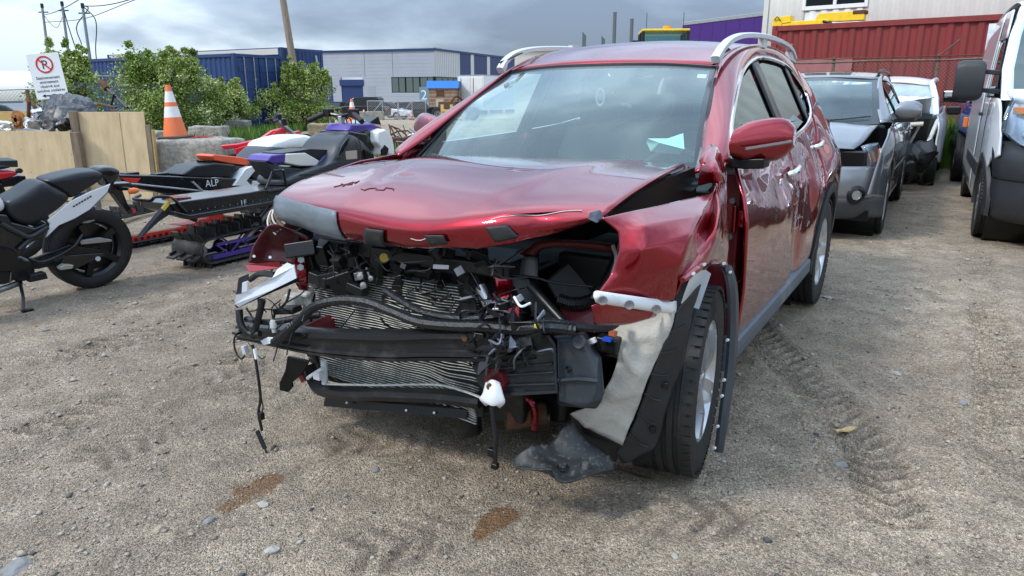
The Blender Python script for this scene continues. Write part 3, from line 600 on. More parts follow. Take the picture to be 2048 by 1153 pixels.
# ---- under body, firewall, tail
b = MB(); b.bx(-3.55, -.45, -.80, .80, .24, .33); b.build('floor_pan', SATIN, suv)
b = MB(); b.bx(-.46, -.40, -.74, .74, .30, 1.02); b.build('firewall', mat('dark_bay', (.008, .008, .009), .6), suv)
for s_ in (-1, 1):
    b = MB(); b.bx(-.60, -.43, s_*.74, s_*.865, .34, 1.10); pl = b.build('hinge_pillar', RED_D, suv, bevel=.01)
    for z in (.92, .62):
        b = MB(); b.bx(-.50, -.425, s_*.84, s_*.885, z-.035, z+.035); b.cyl((-.415, s_*.85, z-.055), (-.415, s_*.85, z+.055), .012, 8); hg = b.build('door_hinge', RED, pl, bevel=.004)
        for dz in (-.075, .075): MB().cyl((-.44, s_*.835, z+dz), (-.412, s_*.835, z+dz), .013, 6).build('bolt', STEEL, pl)
tl = [[Vector((x-(.05*(1-(k)**2)), k*hw, z)) for k in np.linspace(-1, 1, 9)] for x, hw, z in ((-3.34, .49, 1.57), (-3.50, .62, 1.30), (-3.62, .735, 1.22), (-3.66, .76, .95), (-3.64, .77, .70))]
MB().grid(tl).build('tailgate', RED, suv, 50, solid=.01)
tl = [[Vector((x-(.06*(1-(k)**2)), k*hw, z)) for k in np.linspace(-1, 1, 9)] for x, hw, z in ((-3.66, .77, .70), (-3.72, .80, .60), (-3.70, .81, .42), (-3.55, .76, .30))]
MB().grid(tl).build('rear_bumper', GREYPL, suv, 50, solid=.01)
wheel(suv, 0, .795, .363, .225, .228, 5, 'double', steer=7, spin=20); wheel(suv, 0, -.795, .363, .225, .228, 5, 'double', steer=7)
wheel(suv, -2.706, .80, .363, .225, .228, 5, 'double', spin=47); wheel(suv, -2.706, -.80, .363, .225, .228, 5, 'double')
# ---- mirrors
for sg in (1, -1):
    b = MB(); secs = []
    for t in np.linspace(0, 1, 9):
        y = lerp(.835, 1.045, t); k = (1-(2*t-1.0)**4*.55) if t > .5 else (1-(1-2*t)**3*.35); hh = .082*k; xc = -.37-.085*t; zc = 1.225+.025*t; dp = .085*(1-.45*t)
        secs.append([Vector((xc+dp*max(math.cos(a), -.35), sg*y, zc+hh*math.sin(a)*(1 if math.sin(a) < 0 else 1.05))) for a in np.linspace(0, 2*math.pi, 17)[:-1]])
    if sg < 0: secs = [[p+Vector((-.24, .05, -.01)) for p in r] for r in secs]
    m_ = b.loft(secs).build('door_mirror', RED, suv, 60, bevel=.008)
    mo = Vector((-.24, .05, -.01)) if sg < 0 else Vector()
    b = MB(); b.loft([[Vector((-.40+dx, sg*y, z+dz))+mo for dx, dz in ((.05, -.02), (.05, .02), (-.05, .02), (-.05, -.02))] for y, z in ((.81, 1.155), (.88, 1.150), (.96, 1.155))]); b.build('mirror_foot', SATIN, m_, bevel=.006)
    MB().tube([Vector((-.283-.085*t-.012*t, sg*lerp(.90, 1.045, t), 1.212+.028*t))+mo for t in np.linspace(0, 1, 8)], [.007]*8, 6).build('turn_signal_strip', mat('signal_lens', (.12, .09, .09), .15, .2, 1), m_)
    MB().box(Vector((-.455, sg*.94, 1.235))+mo, (.004, .17, .12)).build('mirror_glass', CHROME, m_)
# ================================================================== red car: hood, fenders and the torn-open front
def P_(px, py, **k): return CF.px(px, py, **k)
def PX_(L, k='x'): return [P_(a, b_, **{k: c}) for a, b_, c in L]
hood_ctrl = [
    [(-.27, -.70, 1.110), (-.19, -.36, 1.132), (-.16, 0, 1.142), (-.19, .36, 1.150), (-.27, .675, 1.150)],
    [(-.02, -.725, 1.112), (.02, -.37, 1.142), (.04, 0, 1.148), (.02, .38, 1.158), (-.04, .70, 1.148)],
    [(.22, -.725, 1.098), (.26, -.38, 1.128), (.27, 0, 1.130), (.25, .38, 1.143), (.17, .715, 1.136)],
    [(.44, -.72, 1.068), (.49, -.37, 1.085), (.51, .02, 1.082), (.47, .39, 1.110), (.37, .715, 1.112)],
    [(.575, -.70, 1.028), (.635, -.34, 1.030), (.665, .08, 1.022), (.625, .42, 1.075), (.49, .715, 1.092)],
    [(.612, -.685, .995), (.678, -.32, .995), (.712, .10, .985), (.672, .44, 1.045), (.545, .71, 1.076)],
    [(.617, -.675, .955), (.680, -.31, .945), (.712, .11, .948), (.680, .45, 1.005), (.575, .705, 1.062)],
    [(.590, -.655, .920), (.655, -.30, .900), (.695, .12, .918), (.668, .45, .968), (.565, .69, 1.048)]]
def hood_fn(p, u, v):
    y = abs(p.y); t = min(1, max(0, u/.6)); yc = lerp(.52, .30, t)
    z = .010/(1+math.exp(-(yc-y)*60))*(1-t*.6)                                     # raised centre with a crease on each side
    if u > .60: k = (u-.6)/.4; z += k*(.010*noise.noise(Vector((p.y*5, u*3, 2)))+.006*noise.noise(Vector((p.y*13, u*7, 5))))
    z -= .016*math.exp(-((p.y+.33)/.03-(p.x-.30)/.09)**2-((p.x-.30)/.14)**2)+.012*math.exp(-((p.x-.40)/.012)**2-((p.y+.20)/.05)**2)
    z += .010*math.exp(-((p.x-.33)/.02)**2-((p.y+.42)/.035)**2)
    x = 0
    if u > .68 and .35 < p.y < .6: x = -.018*math.exp(-((p.y-.50)/.06)**2)
    return p+Vector((x, 0, z))
HOOD = patch(hood_ctrl, 64, 56, hood_fn)
hood = MB().grid(HOOD).build('hood', RED, suv, 60, solid=.012, off=-1); hood['label'] = 'buckled hood with its front edge folded down'
def hood_pt(u, v, off=0):
    i, j = u*63, v*55; i0, j0 = min(int(i), 62), min(int(j), 54); a, b_, c, d = HOOD[i0][j0], HOOD[i0][j0+1], HOOD[i0+1][j0], HOOD[i0+1][j0+1]
    n = (b_-a).cross(c-a).normalized(); n = n if n.z+n.x > 0 else -n
    return lerp(lerp(a, b_, j-j0), lerp(c, d, j-j0), i-i0)+n*off
def hood_decal(name, uv, m, off=.006, n=10, solid=.004, lab=None):
    """uv: quad corners (u,v) a b c d"""
    a, b_, c, d = [Vector((*q, 0)) for q in uv]; rows = []
    for i in range(n):
        r = []
        for j in range(n):
            q = lerp(lerp(a, b_, j/(n-1)), lerp(d, c, j/(n-1)), i/(n-1)); r.append(hood_pt(min(q.x, 1), min(max(q.y, 0), 1), off+.0025*noise.noise(Vector((i*.7, j*.7, off*100)))))
        rows.append(r)
    o = MB().grid(rows).build(name, m, hood, 60, solid=solid)
    if lab: o['label'] = lab
    return o
TAPE = mat('grey_duct_tape', (.12, .145, .165), .45, var=.2, vscale=7, dirt=(.30, .30, .29), dscale=12, damt=.2)
PAD = mat('black_rubber_pad', (.018, .020, .021), .6, dirt=(.10, .09, .08), dscale=25, damt=.2)
hood_decal('grey_tape_patch', ((.60, .0), (.675, .275), (.985, .275), (.97, .0)), TAPE, n=18, lab='wide grey tape patch wrapped over the hood corner')
for uv in (((.78, .365), (.78, .415), (1., .395), (1., .335)), ((.80, .525), (.81, .575), (.93, .575), (.93, .53)), ((.775, .685), (.775, .74), (.91, .76), (.92, .705))): hood_decal('rubber_pad', uv, PAD, .009, 8, .006)
WHITETEAR = mat('torn_white_primer', (.62, .60, .57), .7); SHRED = mat('shredded_grey_tape', (.13, .15, .19), .5)
def strip(name, pts, r, m, parent, jitter=0, n=6):
    b = MB(); b.tube(pts, r, n); 
    if jitter: b.jit(jitter, 30)
    return b.build(name, m, parent)
strip('cracked_paint_edge', [hood_pt(.70-.02*math.sin(t*9), lerp(.70, .93, t), .002) for t in np.linspace(0, 1, 16)], .0013, WHITETEAR, hood)
strip('cracked_paint_edge', [hood_pt(.845+.02*math.sin(t*7), lerp(.48, .57, t), .002) for t in np.linspace(0, 1, 8)], .0011, WHITETEAR, hood)
for (u0, v0, u1, v1) in ((.42, .26, .46, .20), (.47, .30, .445, .40), (.455, .22, .43, .26)): strip('red_squiggle', [hood_pt(lerp(u0, u1, t)+.008*math.sin(t*14), lerp(v0, v1, t)+.006*math.sin(t*23), .001) for t in np.linspace(0, 1, 9)], .0022, RED_D, hood)  # thin dark red squiggles laid on the hood
b = MB(); b.add([P_(1180, 425, x=.60), P_(1200, 420, x=.58), P_(1208, 436, x=.57), P_(1193, 446, x=.59), P_(1176, 438, x=.60), P_(1190, 432, x=.592)], [(0, 1, 5), (1, 2, 5), (2, 3, 5), (3, 4, 5), (4, 0, 5)]); b.build('shredded_tape', SHRED, hood, smooth=0, solid=.004)
b = MB(); b.box(P_(1198, 434, x=.55), (.05, .02, .022), Matrix.Rotation(R(25), 3, 'X')).build('hood_corner_bumper', WHITEPL, hood, bevel=.006)
# plies of broken laminate under the taped corner
WOODY = mat('peeling_filler', (.33, .23, .13), .8, var=.5, vscale=30, vcol=(.10, .07, .05))
for k in range(5):
    strip('peeling_edge', [Vector(p)+Vector((.004*k-.012, -.010*k-.004, -.012*k)) for p in curve([(.50, -.725, 1.035), (.575, -.712, 1.000), (.61, -.69, .955), (.60, -.66, .915)], 10)], .004, WOODY if k % 2 else WHITETEAR, hood, .003)

# ---- left fender, crushed outwards
fcol = [[(1204, 437, .735), (1236, 465, .775), (1238, 500, .785), (1222, 548, .772), (1194, 589, .755)],
        [(1285, 420, .79), (1290, 455, .842), (1285, 500, .852), (1275, 550, .838), (1270, 600, .82)],
        [(1425, 388, .885), (1400, 430, .925), (1380, 470, .942), (1362, 525, .936), (1346, 603, .90)],
        [(1433, 372, .868), (1424, 425, .910), (1412, 462, .915), (1398, 508, .935), (1366, 562, .935)],
        [(1438, 350, .86), (1438, 420, .935), (1434, 455, .955), (1428, 490, .955), (1410, 530, .95)],
        [(1450, 326, .85), (1454, 400, .895), (1456, 450, .905), (1456, 495, .915), (1452, 534, .93)]]
fpts = [[P_(*fcol[j][i][:2], y=fcol[j][i][2]) for j in range(6)] for i in range(5)]
def fend_fn(p, u, v):
    d = .004*noise.noise(Vector((p.x*7, p.z*7, 3))); k = math.exp(-((v-.68)/.16)**2)
    if k > .02: n_ = noise.noise(Vector((p.x*8+p.z*4, p.z*7, 8))); d += k*(.022*max(0, .25-abs(n_))-.0)
    return p+Vector((0, -d, 0))
fender = MB().grid(patch_crease(fpts, 50, 70, .45, .22, fend_fn)).build('front_fender', RED, suv, 28, solid=.006); fender['label'] = 'crushed left front fender pulled away from the hood'
# arch lip and the folded strip behind the arch
strip('fender_lip', curve([fpts[-1][3], fpts[-1][4], fpts[-1][5], P_(1466, 600, y=.92)], 16), .011, RED, suv, .006)
for q in ((1386, 548), (1408, 530), (1447, 528), (1460, 545)): MB().cyl(P_(*q, y=.962), P_(*q, y=.952)+Vector((-.01, 0, 0)), .005, 8).build('arch_clip', WHITEPL, suv)
# crumple folds near the A pillar base
rows = patch([[P_(1398, 318, y=.79), P_(1425, 290, y=.79), P_(1446, 322, y=.85)], [P_(1402, 340, y=.80), P_(1428, 335, y=.86), P_(1450, 350, y=.875)], [P_(1398, 372, y=.80), P_(1430, 365, y=.865), P_(1454, 380, y=.885)]], 14, 14, lambda p, u, v: p+Vector((0, .007*(abs(noise.noise(p*9))*2-.5), .002*noise.noise(p*22))))
MB().grid(rows).build('crumpled_wing_top', RED, suv, 25, solid=.006)
# white bumper side retainer and the red bracket below it
def plate(name, pix, m, parent=suv, solid=.004, smooth=0, bevel=0, lab=None):
    b = MB(); pts = [P_(q[0], q[1], **{q[2]: q[3]}) for q in pix]; b.add(pts, [tuple(range(len(pts)))]); o = b.build(name, m, parent, smooth=smooth, solid=solid, bevel=bevel)
    if lab: o['label'] = lab
    return o
r0 = [P_(1190, 583, y=.772), P_(1240, 590, y=.812), P_(1300, 598, y=.855), P_(1350, 603, y=.892)]; r1 = [P_(1190, 602, y=.772), P_(1240, 611, y=.812), P_(1300, 620, y=.855), P_(1350, 627, y=.892)]
ret = MB().grid(patch([r0, [lerp(a, c, .5)+Vector((.012, .004, 0)) for a, c in zip(r0, r1)], r1], 6, 18)).build('bumper_retainer', WHITEPL, suv, 60, solid=.012)
for px, py in ((1206, 597), (1259, 606), (1313, 615)): c = P_(px, py, y=.79+(px-1206)*.00075); MB().lathe([(.014, .0), (.013, .004), (.008, .003), (.007, .0), (0, .0)], o=c+Vector((.020, .008, 0)), ax=(1, .4, 0), n=14).build('rivet', STEEL, ret)
rows = [[P_(1182, 612, y=.75), P_(1215, 604, y=.78), P_(1265, 618, y=.815), P_(1314, 624, y=.85)], [P_(1186, 628, y=.75), P_(1210, 622, y=.775), P_(1262, 634, y=.81), P_(1312, 630, y=.85)], [P_(1188, 648, y=.745), P_(1212, 650, y=.765), P_(1255, 648, y=.80), P_(1308, 634, y=.845)]]
MB().grid(patch(rows, 8, 14)).build('red_bracket', RED, suv, 60, solid=.006)
# ---- wheel arch liner: felt sheet, ribbed black edge, splash tray, arch flare hanging free
FELT = mat('grey_white_felt', (.47, .45, .40), .95, var=.14, vscale=5, dirt=(.28, .26, .23), dscale=9, damt=.35, bump=.5, bscale=70)
lf = [[(1222, 655, .47), (1262, 640, .46), (1310, 625, .45), (1353, 618, .43)], [(1240, 692, .48), (1270, 680, .475), (1310, 668, .46), (1340, 662, .44)], [(1228, 745, .49), (1258, 742, .485), (1285, 738, .47), (1308, 728, .45)], [(1195, 800, .48), (1225, 805, .475), (1255, 805, .46), (1280, 800, .44)], [(1140, 828, .46), (1180, 855, .455), (1212, 872, .44), (1245, 890, .42)]]
rows = patch([[P_(x, y, x=xx) for x, y, xx in r] for r in lf], 36, 26, lambda p, u, v: p+Vector((.020*noise.noise(p*5.5)+.045*max(0, .22-abs(noise.noise(p*6.5)))+.008*abs(noise.noise(p*17)), 0, 0)))
felt = MB().grid(rows).build('felt_wheel_liner', FELT, suv, 60, solid=.008)
for (u0, v0, u1, v1) in ((.45, .05, .52, .95), (.62, .1, .66, .8), (.05, .3, .9, .38)): pass
lb = [[(1353, 618, .43), (1375, 598, .41), (1400, 570, .38)], [(1345, 655, .44), (1368, 640, .40), (1385, 625, .37)], [(1322, 705, .45), (1348, 700, .41), (1372, 690, .37)], [(1300, 760, .45), (1322, 765, .41), (1352, 760, .37)], [(1282, 810, .44), (1305, 825, .40), (1330, 830, .37)], [(1262, 862, .43), (1285, 885, .39), (1312, 890, .36)], [(1232, 905, .42), (1250, 925, .39), (1290, 905, .36)]]
rows = patch([[P_(x, y, x=xx) for x, y, xx in r] for r in lb], 40, 12, lambda p, u, v: p+Vector((.010*noise.noise(p*14), .004*noise.noise(p*20), 0)))
liner = MB().grid(rows).build('wheel_arch_liner', GREYPL, suv, 45, solid=.005)
for i in (8, 13, 18, 23, 28, 33): strip('liner_rib', [p+Vector((.006, 0, 0)) for p in rows[i][:9]], .0035, GREYPL, liner)
for i, j in ((20, 8), (29, 8)): c = rows[i][j]+Vector((.012, 0, 0)); b = MB(); b.box(c, (.012, .020, .022)); b.build('liner_clip', SATIN, liner, bevel=.003)
lt = [[(1140, 828, .46), (1180, 856, .45), (1245, 890, .42)], [(1146, 850, .45), (1185, 885, .44), (1240, 905, .41)], [(1152, 872, .44), (1190, 912, .43), (1228, 930, .40)]]
MB().grid(patch([[P_(x, y, x=xx) for x, y, xx in r] for r in lt], 10, 14)).build('liner_lower_edge', BLACKPL, suv, 45, solid=.006)
tr = [[(1026, 920, .66), (1062, 893, .62), (1100, 885, .56), (1140, 845, .50), (1160, 872, .46)], [(1030, 930, .68), (1075, 918, .64), (1120, 915, .58), (1165, 900, .52), (1205, 905, .46)], [(1040, 936, .69), (1095, 938, .66), (1130, 945, .62), (1175, 935, .55), (1228, 925, .46)], [(1105, 938, .68), (1108, 955, .67), (1135, 968, .65), (1168, 955, .60), (1232, 935, .47)]]
rows = patch([[P_(x, y, x=xx) for x, y, xx in r] for r in tr], 22, 30, lambda p, u, v: p+Vector((0, 0, .008*noise.noise(p*25))))
tray = MB().grid(rows).build('splash_tray', mat('muddy_black_plastic', (.020, .022, .024), .5, dirt=(.24, .23, .21), dscale=60, damt=.35), suv, 45, solid=.006)
MB().lathe([(.012, 0), (.016, .004), (.020, .002), (.022, -.004)], o=rows[12][14]+Vector((0, 0, .008)), n=16).build('tray_hole', SATIN, tray); MB().cyl(rows[14][21], rows[14][21]+Vector((0, 0, .022)), .011, 8).build('tray_bolt', STEEL, tray)
fl = curve([P_(1455, 532, y=.94), P_(1466, 570, y=.965), P_(1469, 640, y=.975), P_(1464, 730, y=.985), P_(1452, 820, y=.99), P_(1440, 904, y=.99)], 30); secs = []
for i, p in enumerate(fl): t = i/29; wd = lerp(.020, .036, min(1, t*3))*(1 if t < .8 else lerp(1, .35, (t-.8)/.2)); secs.append([p+Vector((wd*.9, -.006, 0)), p+Vector((wd*.5, .010, 0)), p+Vector((-wd*.4, .012, 0)), p+Vector((-wd, 0, 0)), p+Vector((-wd, -.022, 0)), p+Vector((wd*.6, -.020, 0))])
flare = MB().loft(secs).build('arch_flare', mat('flare_plastic', (.038, .043, .050), .45, dirt=(.12, .12, .12), dscale=6, damt=.15), suv, 40); flare['label'] = 'black wheel arch flare hanging loose behind the front wheel'
for i in (14, 19, 21, 25, 28): MB().cyl(fl[i]+Vector((.035, -.012, 0)), fl[i]+Vector((.044, -.014, 0)), .0055, 8).build('flare_clip', WHITEPL, flare)
MB().lathe([(.41, -.30), (.41, .02)], o=(-.02, .76, .36), ax=(0, 1, 0), n=18, a0=math.pi*.52, a1=math.pi*1.42).build('front_wheel_house', SATIN, suv)
st = curve([P_(1405, 540, y=.90), P_(1392, 575, y=.92), P_(1380, 610, y=.92)], 8); secs = [[p+Vector((0, -.03, 0)), p+Vector((.02, .01, 0)), p+Vector((0, .03, -.01)), p+Vector((-.02, 0, 0))] for p in st]; MB().loft(secs).build('liner_top_strap', mat('pale_dusty_plastic', (.26, .28, .29), .6), suv, 40)
# right front fender (far side), torn and dark
rows = patch([[(.58, -.70, .97), (.30, -.80, 1.06), (-.05, -.86, 1.10), (-.42, -.86, 1.12)], [(.60, -.76, .86), (.33, -.87, .93), (0, -.91, .98), (-.42, -.90, .95)], [(.58, -.78, .70), (.36, -.90, .76), (0, -.93, .82), (-.42, -.915, .70)]], 14, 20, lambda p, u, v: p+noise.noise_vector(p*6)*.008)
MB().grid(rows).build('front_fender', RED, suv, 50, solid=.006)
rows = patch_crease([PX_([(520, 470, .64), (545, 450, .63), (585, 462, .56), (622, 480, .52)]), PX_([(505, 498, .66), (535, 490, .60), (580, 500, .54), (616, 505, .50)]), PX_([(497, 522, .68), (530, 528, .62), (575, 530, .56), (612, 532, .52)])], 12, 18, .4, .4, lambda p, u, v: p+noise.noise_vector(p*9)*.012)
MB().grid(rows).build('torn_fender_edge', mat('dark_red_inner', (.075, .006, .010), .4, .2, .4, dirt=(.10, .06, .05), dscale=8, damt=.3), suv, 30, solid=.006)  # torn inner edge in a darker red
for px, py in ((508, 513), (540, 515)): MB().cyl(P_(px, py, x=.675), P_(px, py, x=.668), .006, 8).build('clip', WHITEPL, suv)
plate('torn_fender_flap', [(492, 530, 'x', .68), (560, 524, 'x', .66), (565, 536, 'x', .66), (500, 545, 'x', .70)], RED, solid=.008)

rs_ = random.Random(11)
for k in range(14):
    x0, z0 = rs_.uniform(-1.55, -2.15), rs_.uniform(.62, .98); pts = []
    for q in range(5): xx, zz = x0-q*rs_.uniform(.01, .05), z0+q*rs_.uniform(-.03, .04); pts.append((xx, S(xx, zz)-dent(xx, zz)+.0015, zz))
    MB().tube(pts, .0009, 4).build('paint_scratch', WHITETEAR, suv)
# ================================================================== red car: what the missing bumper lays bare
def PX(L, k='x'): return [P_(a, b_, **{k: c}) for a, b_, c in L]
FIN = mat('condenser_fin', (.66, .66, .61), .5, .5, var=.35, vscale=25, dirt=(.10, .095, .085), dscale=20, damt=.3)
HOSE = mat('hose_rubber', (.010, .011, .013), .40, dirt=(.10, .10, .10), dscale=25, damt=.2)
LOOM = mat('loom_tape', (.008, .009, .011), .30, dirt=(.09, .095, .10), dscale=30, damt=.22, bump=.4, bscale=90)
BAY = mat('dirty_bay_plastic', (.008, .008, .0085), .42, dirt=(.07, .063, .055), dscale=14, damt=.3)
# fan shroud and dark radiator behind the condenser
b = MB(); b.bx(.34, .46, -.66, .36, .24, .80); b.build('radiator', BAY, suv, bevel=.01)
b = MB(); b.bx(.30, .52, -.60, .34, .80, .86); b.box((.46, .02, .83), (.14, .60, .05)); b.build('radiator_top_panel', BAY, suv, bevel=.01)
MB().add(PX([(866, 529, .56), (898, 531, .56), (897, 539, .56), (866, 538, .56)]), [(0, 1, 2, 3)]).build('white_label', WHITEPL, suv)
cond = MB().bx(.475, .488, -.62, .20, .245, .745).build('condenser', mat('condenser_core', (.045, .043, .038), .8, bump=.5, bscale=200), suv)
for k in range(50):
    z0 = .252+k*.0099; pts = []
    for j in range(26):
        t = j/25; y = lerp(-.615, .20, t); wv = .0022*noise.noise(Vector((y*9, z0*14, 1)))*(1+2*t); z = z0+wv+.002*math.sin(t*3+k*.2)
        if z0 < .42: z -= .022*max(0, t-.72)/.28*(1 if k < 15 else .4); x = .494+.06*max(0, (t-.55))*(1 if k < 12 else .2)+.012*noise.noise(Vector((y*6, z0*20, 3)))
        else: x = .494+.010*noise.noise(Vector((y*6, z0*20, 3)))+.035*math.exp(-((y+.05)/.15)**2-((z0-.60)/.09)**2)
        pts.append((Vector((x, y, z))))
    MB().grid([[p+Vector((.0, 0, -.0013)) for p in pts], [p+Vector((.012, 0, .0013)) for p in pts]]).build('fin', FIN, cond, solid=.0022)
MB().tube(PX([(648, 722, .56), (650, 768, .56)]), .014, 10).build('condenser_end_tank', WHITEPL, suv)
b = MB(); b.tube(curve(PX([(615, 757, .60), (628, 748, .60), (645, 738, .60)]), 8), .008, 8); b.box(P_(636, 752, x=.60), (.02, .035, .03)); b.build('refrigerant_fitting', WHITEPL, suv)
MB().tube(curve(PX([(655, 769, .58), (760, 771, .585), (870, 770, .60), (925, 782, .62), (972, 800, .63)]), 24), .005, 6).build('condenser_pipe', FIN, suv)
# bumper beam: a bent hollow channel
sp = curve(PX([(476, 664, .64), (560, 676, .70), (680, 690, .735), (800, 694, .745), (910, 692, .735), (985, 690, .70)]), 36); secs = []
for i, p in enumerate(sp):
    t = i/35; hh = lerp(.034, .052, min(1, t*2.2)); sag = .006*noise.noise(Vector((t*5, 0, 0)))
    secs.append([p+Vector((dx, 0, dz*hh+sag)) for dx, dz in ((-.05, 1), (-.012, 1.05), (.010, .85), (.012, .52), (-.004, .42), (-.004, -.30), (.012, -.42), (.014, -.66), (.0, -.70), (.012, -.80), (.010, -1), (-.05, -1.02))])
beam = MB().loft(secs).build('bumper_beam', mat('black_beam_paint', (.014, .015, .017), .35, .2, dirt=(.085, .075, .065), dscale=7, damt=.4, bump=.08, bscale=60), suv, 30); beam['label'] = 'scuffed black bumper beam bent across the bare front'
for t in (2, 30): c = sp[t]; MB().cyl(c+Vector((.0, 0, .03)), c+Vector((.016, 0, .03)), .012, 8).build('beam_bolt', RUST, beam)
MB().cyl((.30, -.55, .50), (.68, -.55, .47), .045, 8).build('crash_box', RED_D, suv); MB().cyl((.30, .42, .52), (.68, .38, .50), .045, 8).build('crash_box', RED_D, suv)
for s_ in (-1, 1): MB().bx(-.40, .36, s_*.47-.05, s_*.47+.05, .42, .58).build('frame_rail', RED_D, suv, bevel=.01)
# lower crossmember, undertray and bracket
lc = curve(PX([(612, 740, .56), (630, 775, .58), (680, 790, .60), (780, 792, .62), (880, 796, .62), (960, 806, .60)]), 24)
secs = [[p+Vector((dx, 0, dz)) for dx, dz in ((-.05, .016), (.012, .018), (.018, 0), (.010, -.020), (-.05, -.022))] for p in lc]; MB().loft(secs).build('lower_crossmember', BLACKPL, suv, 35)
lc = curve(PX([(650, 806, .52), (760, 815, .55), (860, 824, .55), (935, 830, .53)]), 14); secs = [[p+Vector((dx, 0, dz)) for dx, dz in ((-.12, .02), (.0, .02), (.01, -.012), (-.12, -.02))] for p in lc]; ut = MB().loft(secs).build('undertray', SATIN, suv, 30)
for px, py in ((693, 806), (812, 821), (868, 826)): MB().cyl(P_(px, py, x=.565), P_(px, py, x=.555), .005, 8).build('undertray_bolt', WHITEPL, ut)
b = MB(); b.add(PX([(576, 712, .64), (620, 722, .60), (604, 750, .62), (585, 765, .64), (586, 775, .64), (578, 784, .65), (561, 780, .66), (560, 765, .66), (572, 740, .65)]), [tuple(range(9))]); b.build('lower_bracket', SATIN, suv, smooth=0, solid=.02, bevel=.004)
MB().tube(PX([(585, 730, .56), (602, 742, .54), (612, 762, .54)]), .022, 6).build('red_tow_bracket', RED_D, suv)
for x0, x1, y0, y1, z0, z1 in ((-.25, .30, -.45, .45, .18, .30), (-.35, .28, -.40, .30, .35, .78)): MB().bx(x0, x1, y0, y1, z0, z1).jit(.02, 4).build('engine_block', BAY, suv, bevel=.03)
b = MB(); b.tube(PX([(932, 806, .44), (940, 862, .42)]), .05, 10); b.tube(PX([(985, 830, .40), (1100, 836, .30)]), [.05, .06], 14); b.build('drive_shaft', BLACKPL, suv)
b = MB(); b.tube(curve(PX([(1052, 795, .42), (1068, 815, .42), (1070, 858, .40)]), 8), .014, 8); b.build('red_tow_hook', RED, suv); MB().tube(PX([(1010, 835, .44), (1090, 826, .34)]), [.055, .04], 12).jit(.006, 20).build('rusty_subframe', RUST, suv)
# ---- clutter above the beam on the left
def boxpx(name, px, py, x, d, m, rot=(0, 0, 0), bevel=.006, jit=0):
    from mathutils import Euler
    b = MB(); b.box(P_(px, py, x=x), d, Euler([R(a) for a in rot]).to_matrix())
    return b.build(name, m, suv, bevel=bevel)
boxpx('intake_scoop', 610, 500, .56, (.10, .13, .06), BLACKPL, (10, -15, 20)); boxpx('intake_scoop', 650, 503, .52, (.08, .06, .09), BLACKPL, (0, 20, 10))
boxpx('horn_bracket', 690, 560, .54, (.10, .10, .09), BAY, (20, 10, 30)); boxpx('pump_body', 665, 556, .55, (.05, .12, .05), BLACKPL, (15, 0, 8)); boxpx('pump_body', 715, 578, .56, (.05, .08, .04), BLACKPL, (-15, 0, 8))
boxpx('cooling_module', 700, 545, .50, (.06, .18, .06), BAY, (8, 0, 0)); boxpx('control_module', 640, 560, .56, (.04, .10, .05), BAY, (-10, 0, 0)); boxpx('latch_support', 800, 560, .50, (.03, .035, .16), BAY, (6, 0, 0))
b = MB(); b.lathe([(.0, .05), (.032, .05), (.034, .03), (.034, -.05), (.028, -.06), (0, -.06)], o=P_(757, 535, x=.50), n=18); b.build('coolant_reservoir', BLACKPL, suv); MB().cyl(P_(768, 516, x=.53), P_(768, 516, x=.54), .017, 12).build('yellow_cap', mat('yellow_plastic', (.60, .40, .02), .4), suv)
b = MB(); b.lathe([(.0, .045), (.036, .045), (.040, .03), (.037, .01), (.040, -.005), (.034, -.05), (0, -.05)], o=P_(706, 525, x=.50), n=18); b.build('throttle_body', BLACKPL, suv)
MB().tube(PX([(733, 535, .55), (742, 560, .55)]), .006, 6).build('steel_pin', STEEL, suv)
for px, py, x, r_ in ((722, 553, .57, .013), (728, 571, .575, .013), (743, 557, .55, .010)): MB().lathe([(0, .01), (r_, .008), (r_, -.012), (r_*.6, -.014)], o=P_(px, py, x=x), ax=(1, .3, .2), n=12).build('pipe_fitting', STEEL, suv)
for (px, py, x, sx, sy, sz, ry) in ((600, 470, .50, .1, .06, .06, 10), (780, 500, .46, .12, .10, .05, 5), (840, 505, .44, .10, .18, .06, 0), (900, 520, .44, .08, .14, .08, -6), (960, 520, .45, .06, .05, .14, 8), (950, 545, .48, .07, .06, .07, 30), (830, 545, .45, .05, .20, .05, 3), (625, 535, .52, .05, .05, .12, 12)): boxpx('bay_component', px, py, x, (sx, sy, sz), BAY, (ry, ry*.6, ry))
# red inner structure with bolts
rr = plate('radiator_support', [(592, 518, 'x', .57), (612, 520, 'x', .56), (616, 580, 'x', .55), (604, 585, 'x', .56), (590, 560, 'x', .58)], RED, solid=.02)
for px, py in ((602, 520), (601, 535)): MB().cyl(P_(px, py, x=.59), P_(px, py, x=.575), .014, 6).build('support_bolt', STEEL, rr)
b = MB(); b.grid(patch([PX([(985, 538, .50), (1020, 540, .49)]), PX([(992, 580, .53), (1026, 572, .51)]), PX([(985, 612, .58), (1018, 598, .55)])], 8, 5)); b.build('radiator_support', RED, suv, solid=.02, smooth=60)
MB().grid(patch([PX([(1003, 535, .40), (1055, 500, .34), (1080, 484, .32), (1150, 482, .26), (1222, 488, .22)]), PX([(1020, 545, .40), (1068, 512, .34), (1090, 497, .32), (1150, 495, .26), (1224, 504, .22)])], 3, 20)).build('apron_rail', mat('faded_red_brown', (.13, .018, .016), .5, dirt=(.14, .09, .07), dscale=6, damt=.3), suv, 50, solid=.03)
plate('apron_panel', [(1120, 612, 'x', .38), (1185, 600, 'x', .36), (1230, 605, 'x', .36), (1200, 655, 'x', .40), (1130, 650, 'x', .42)], RED_D, solid=.01)
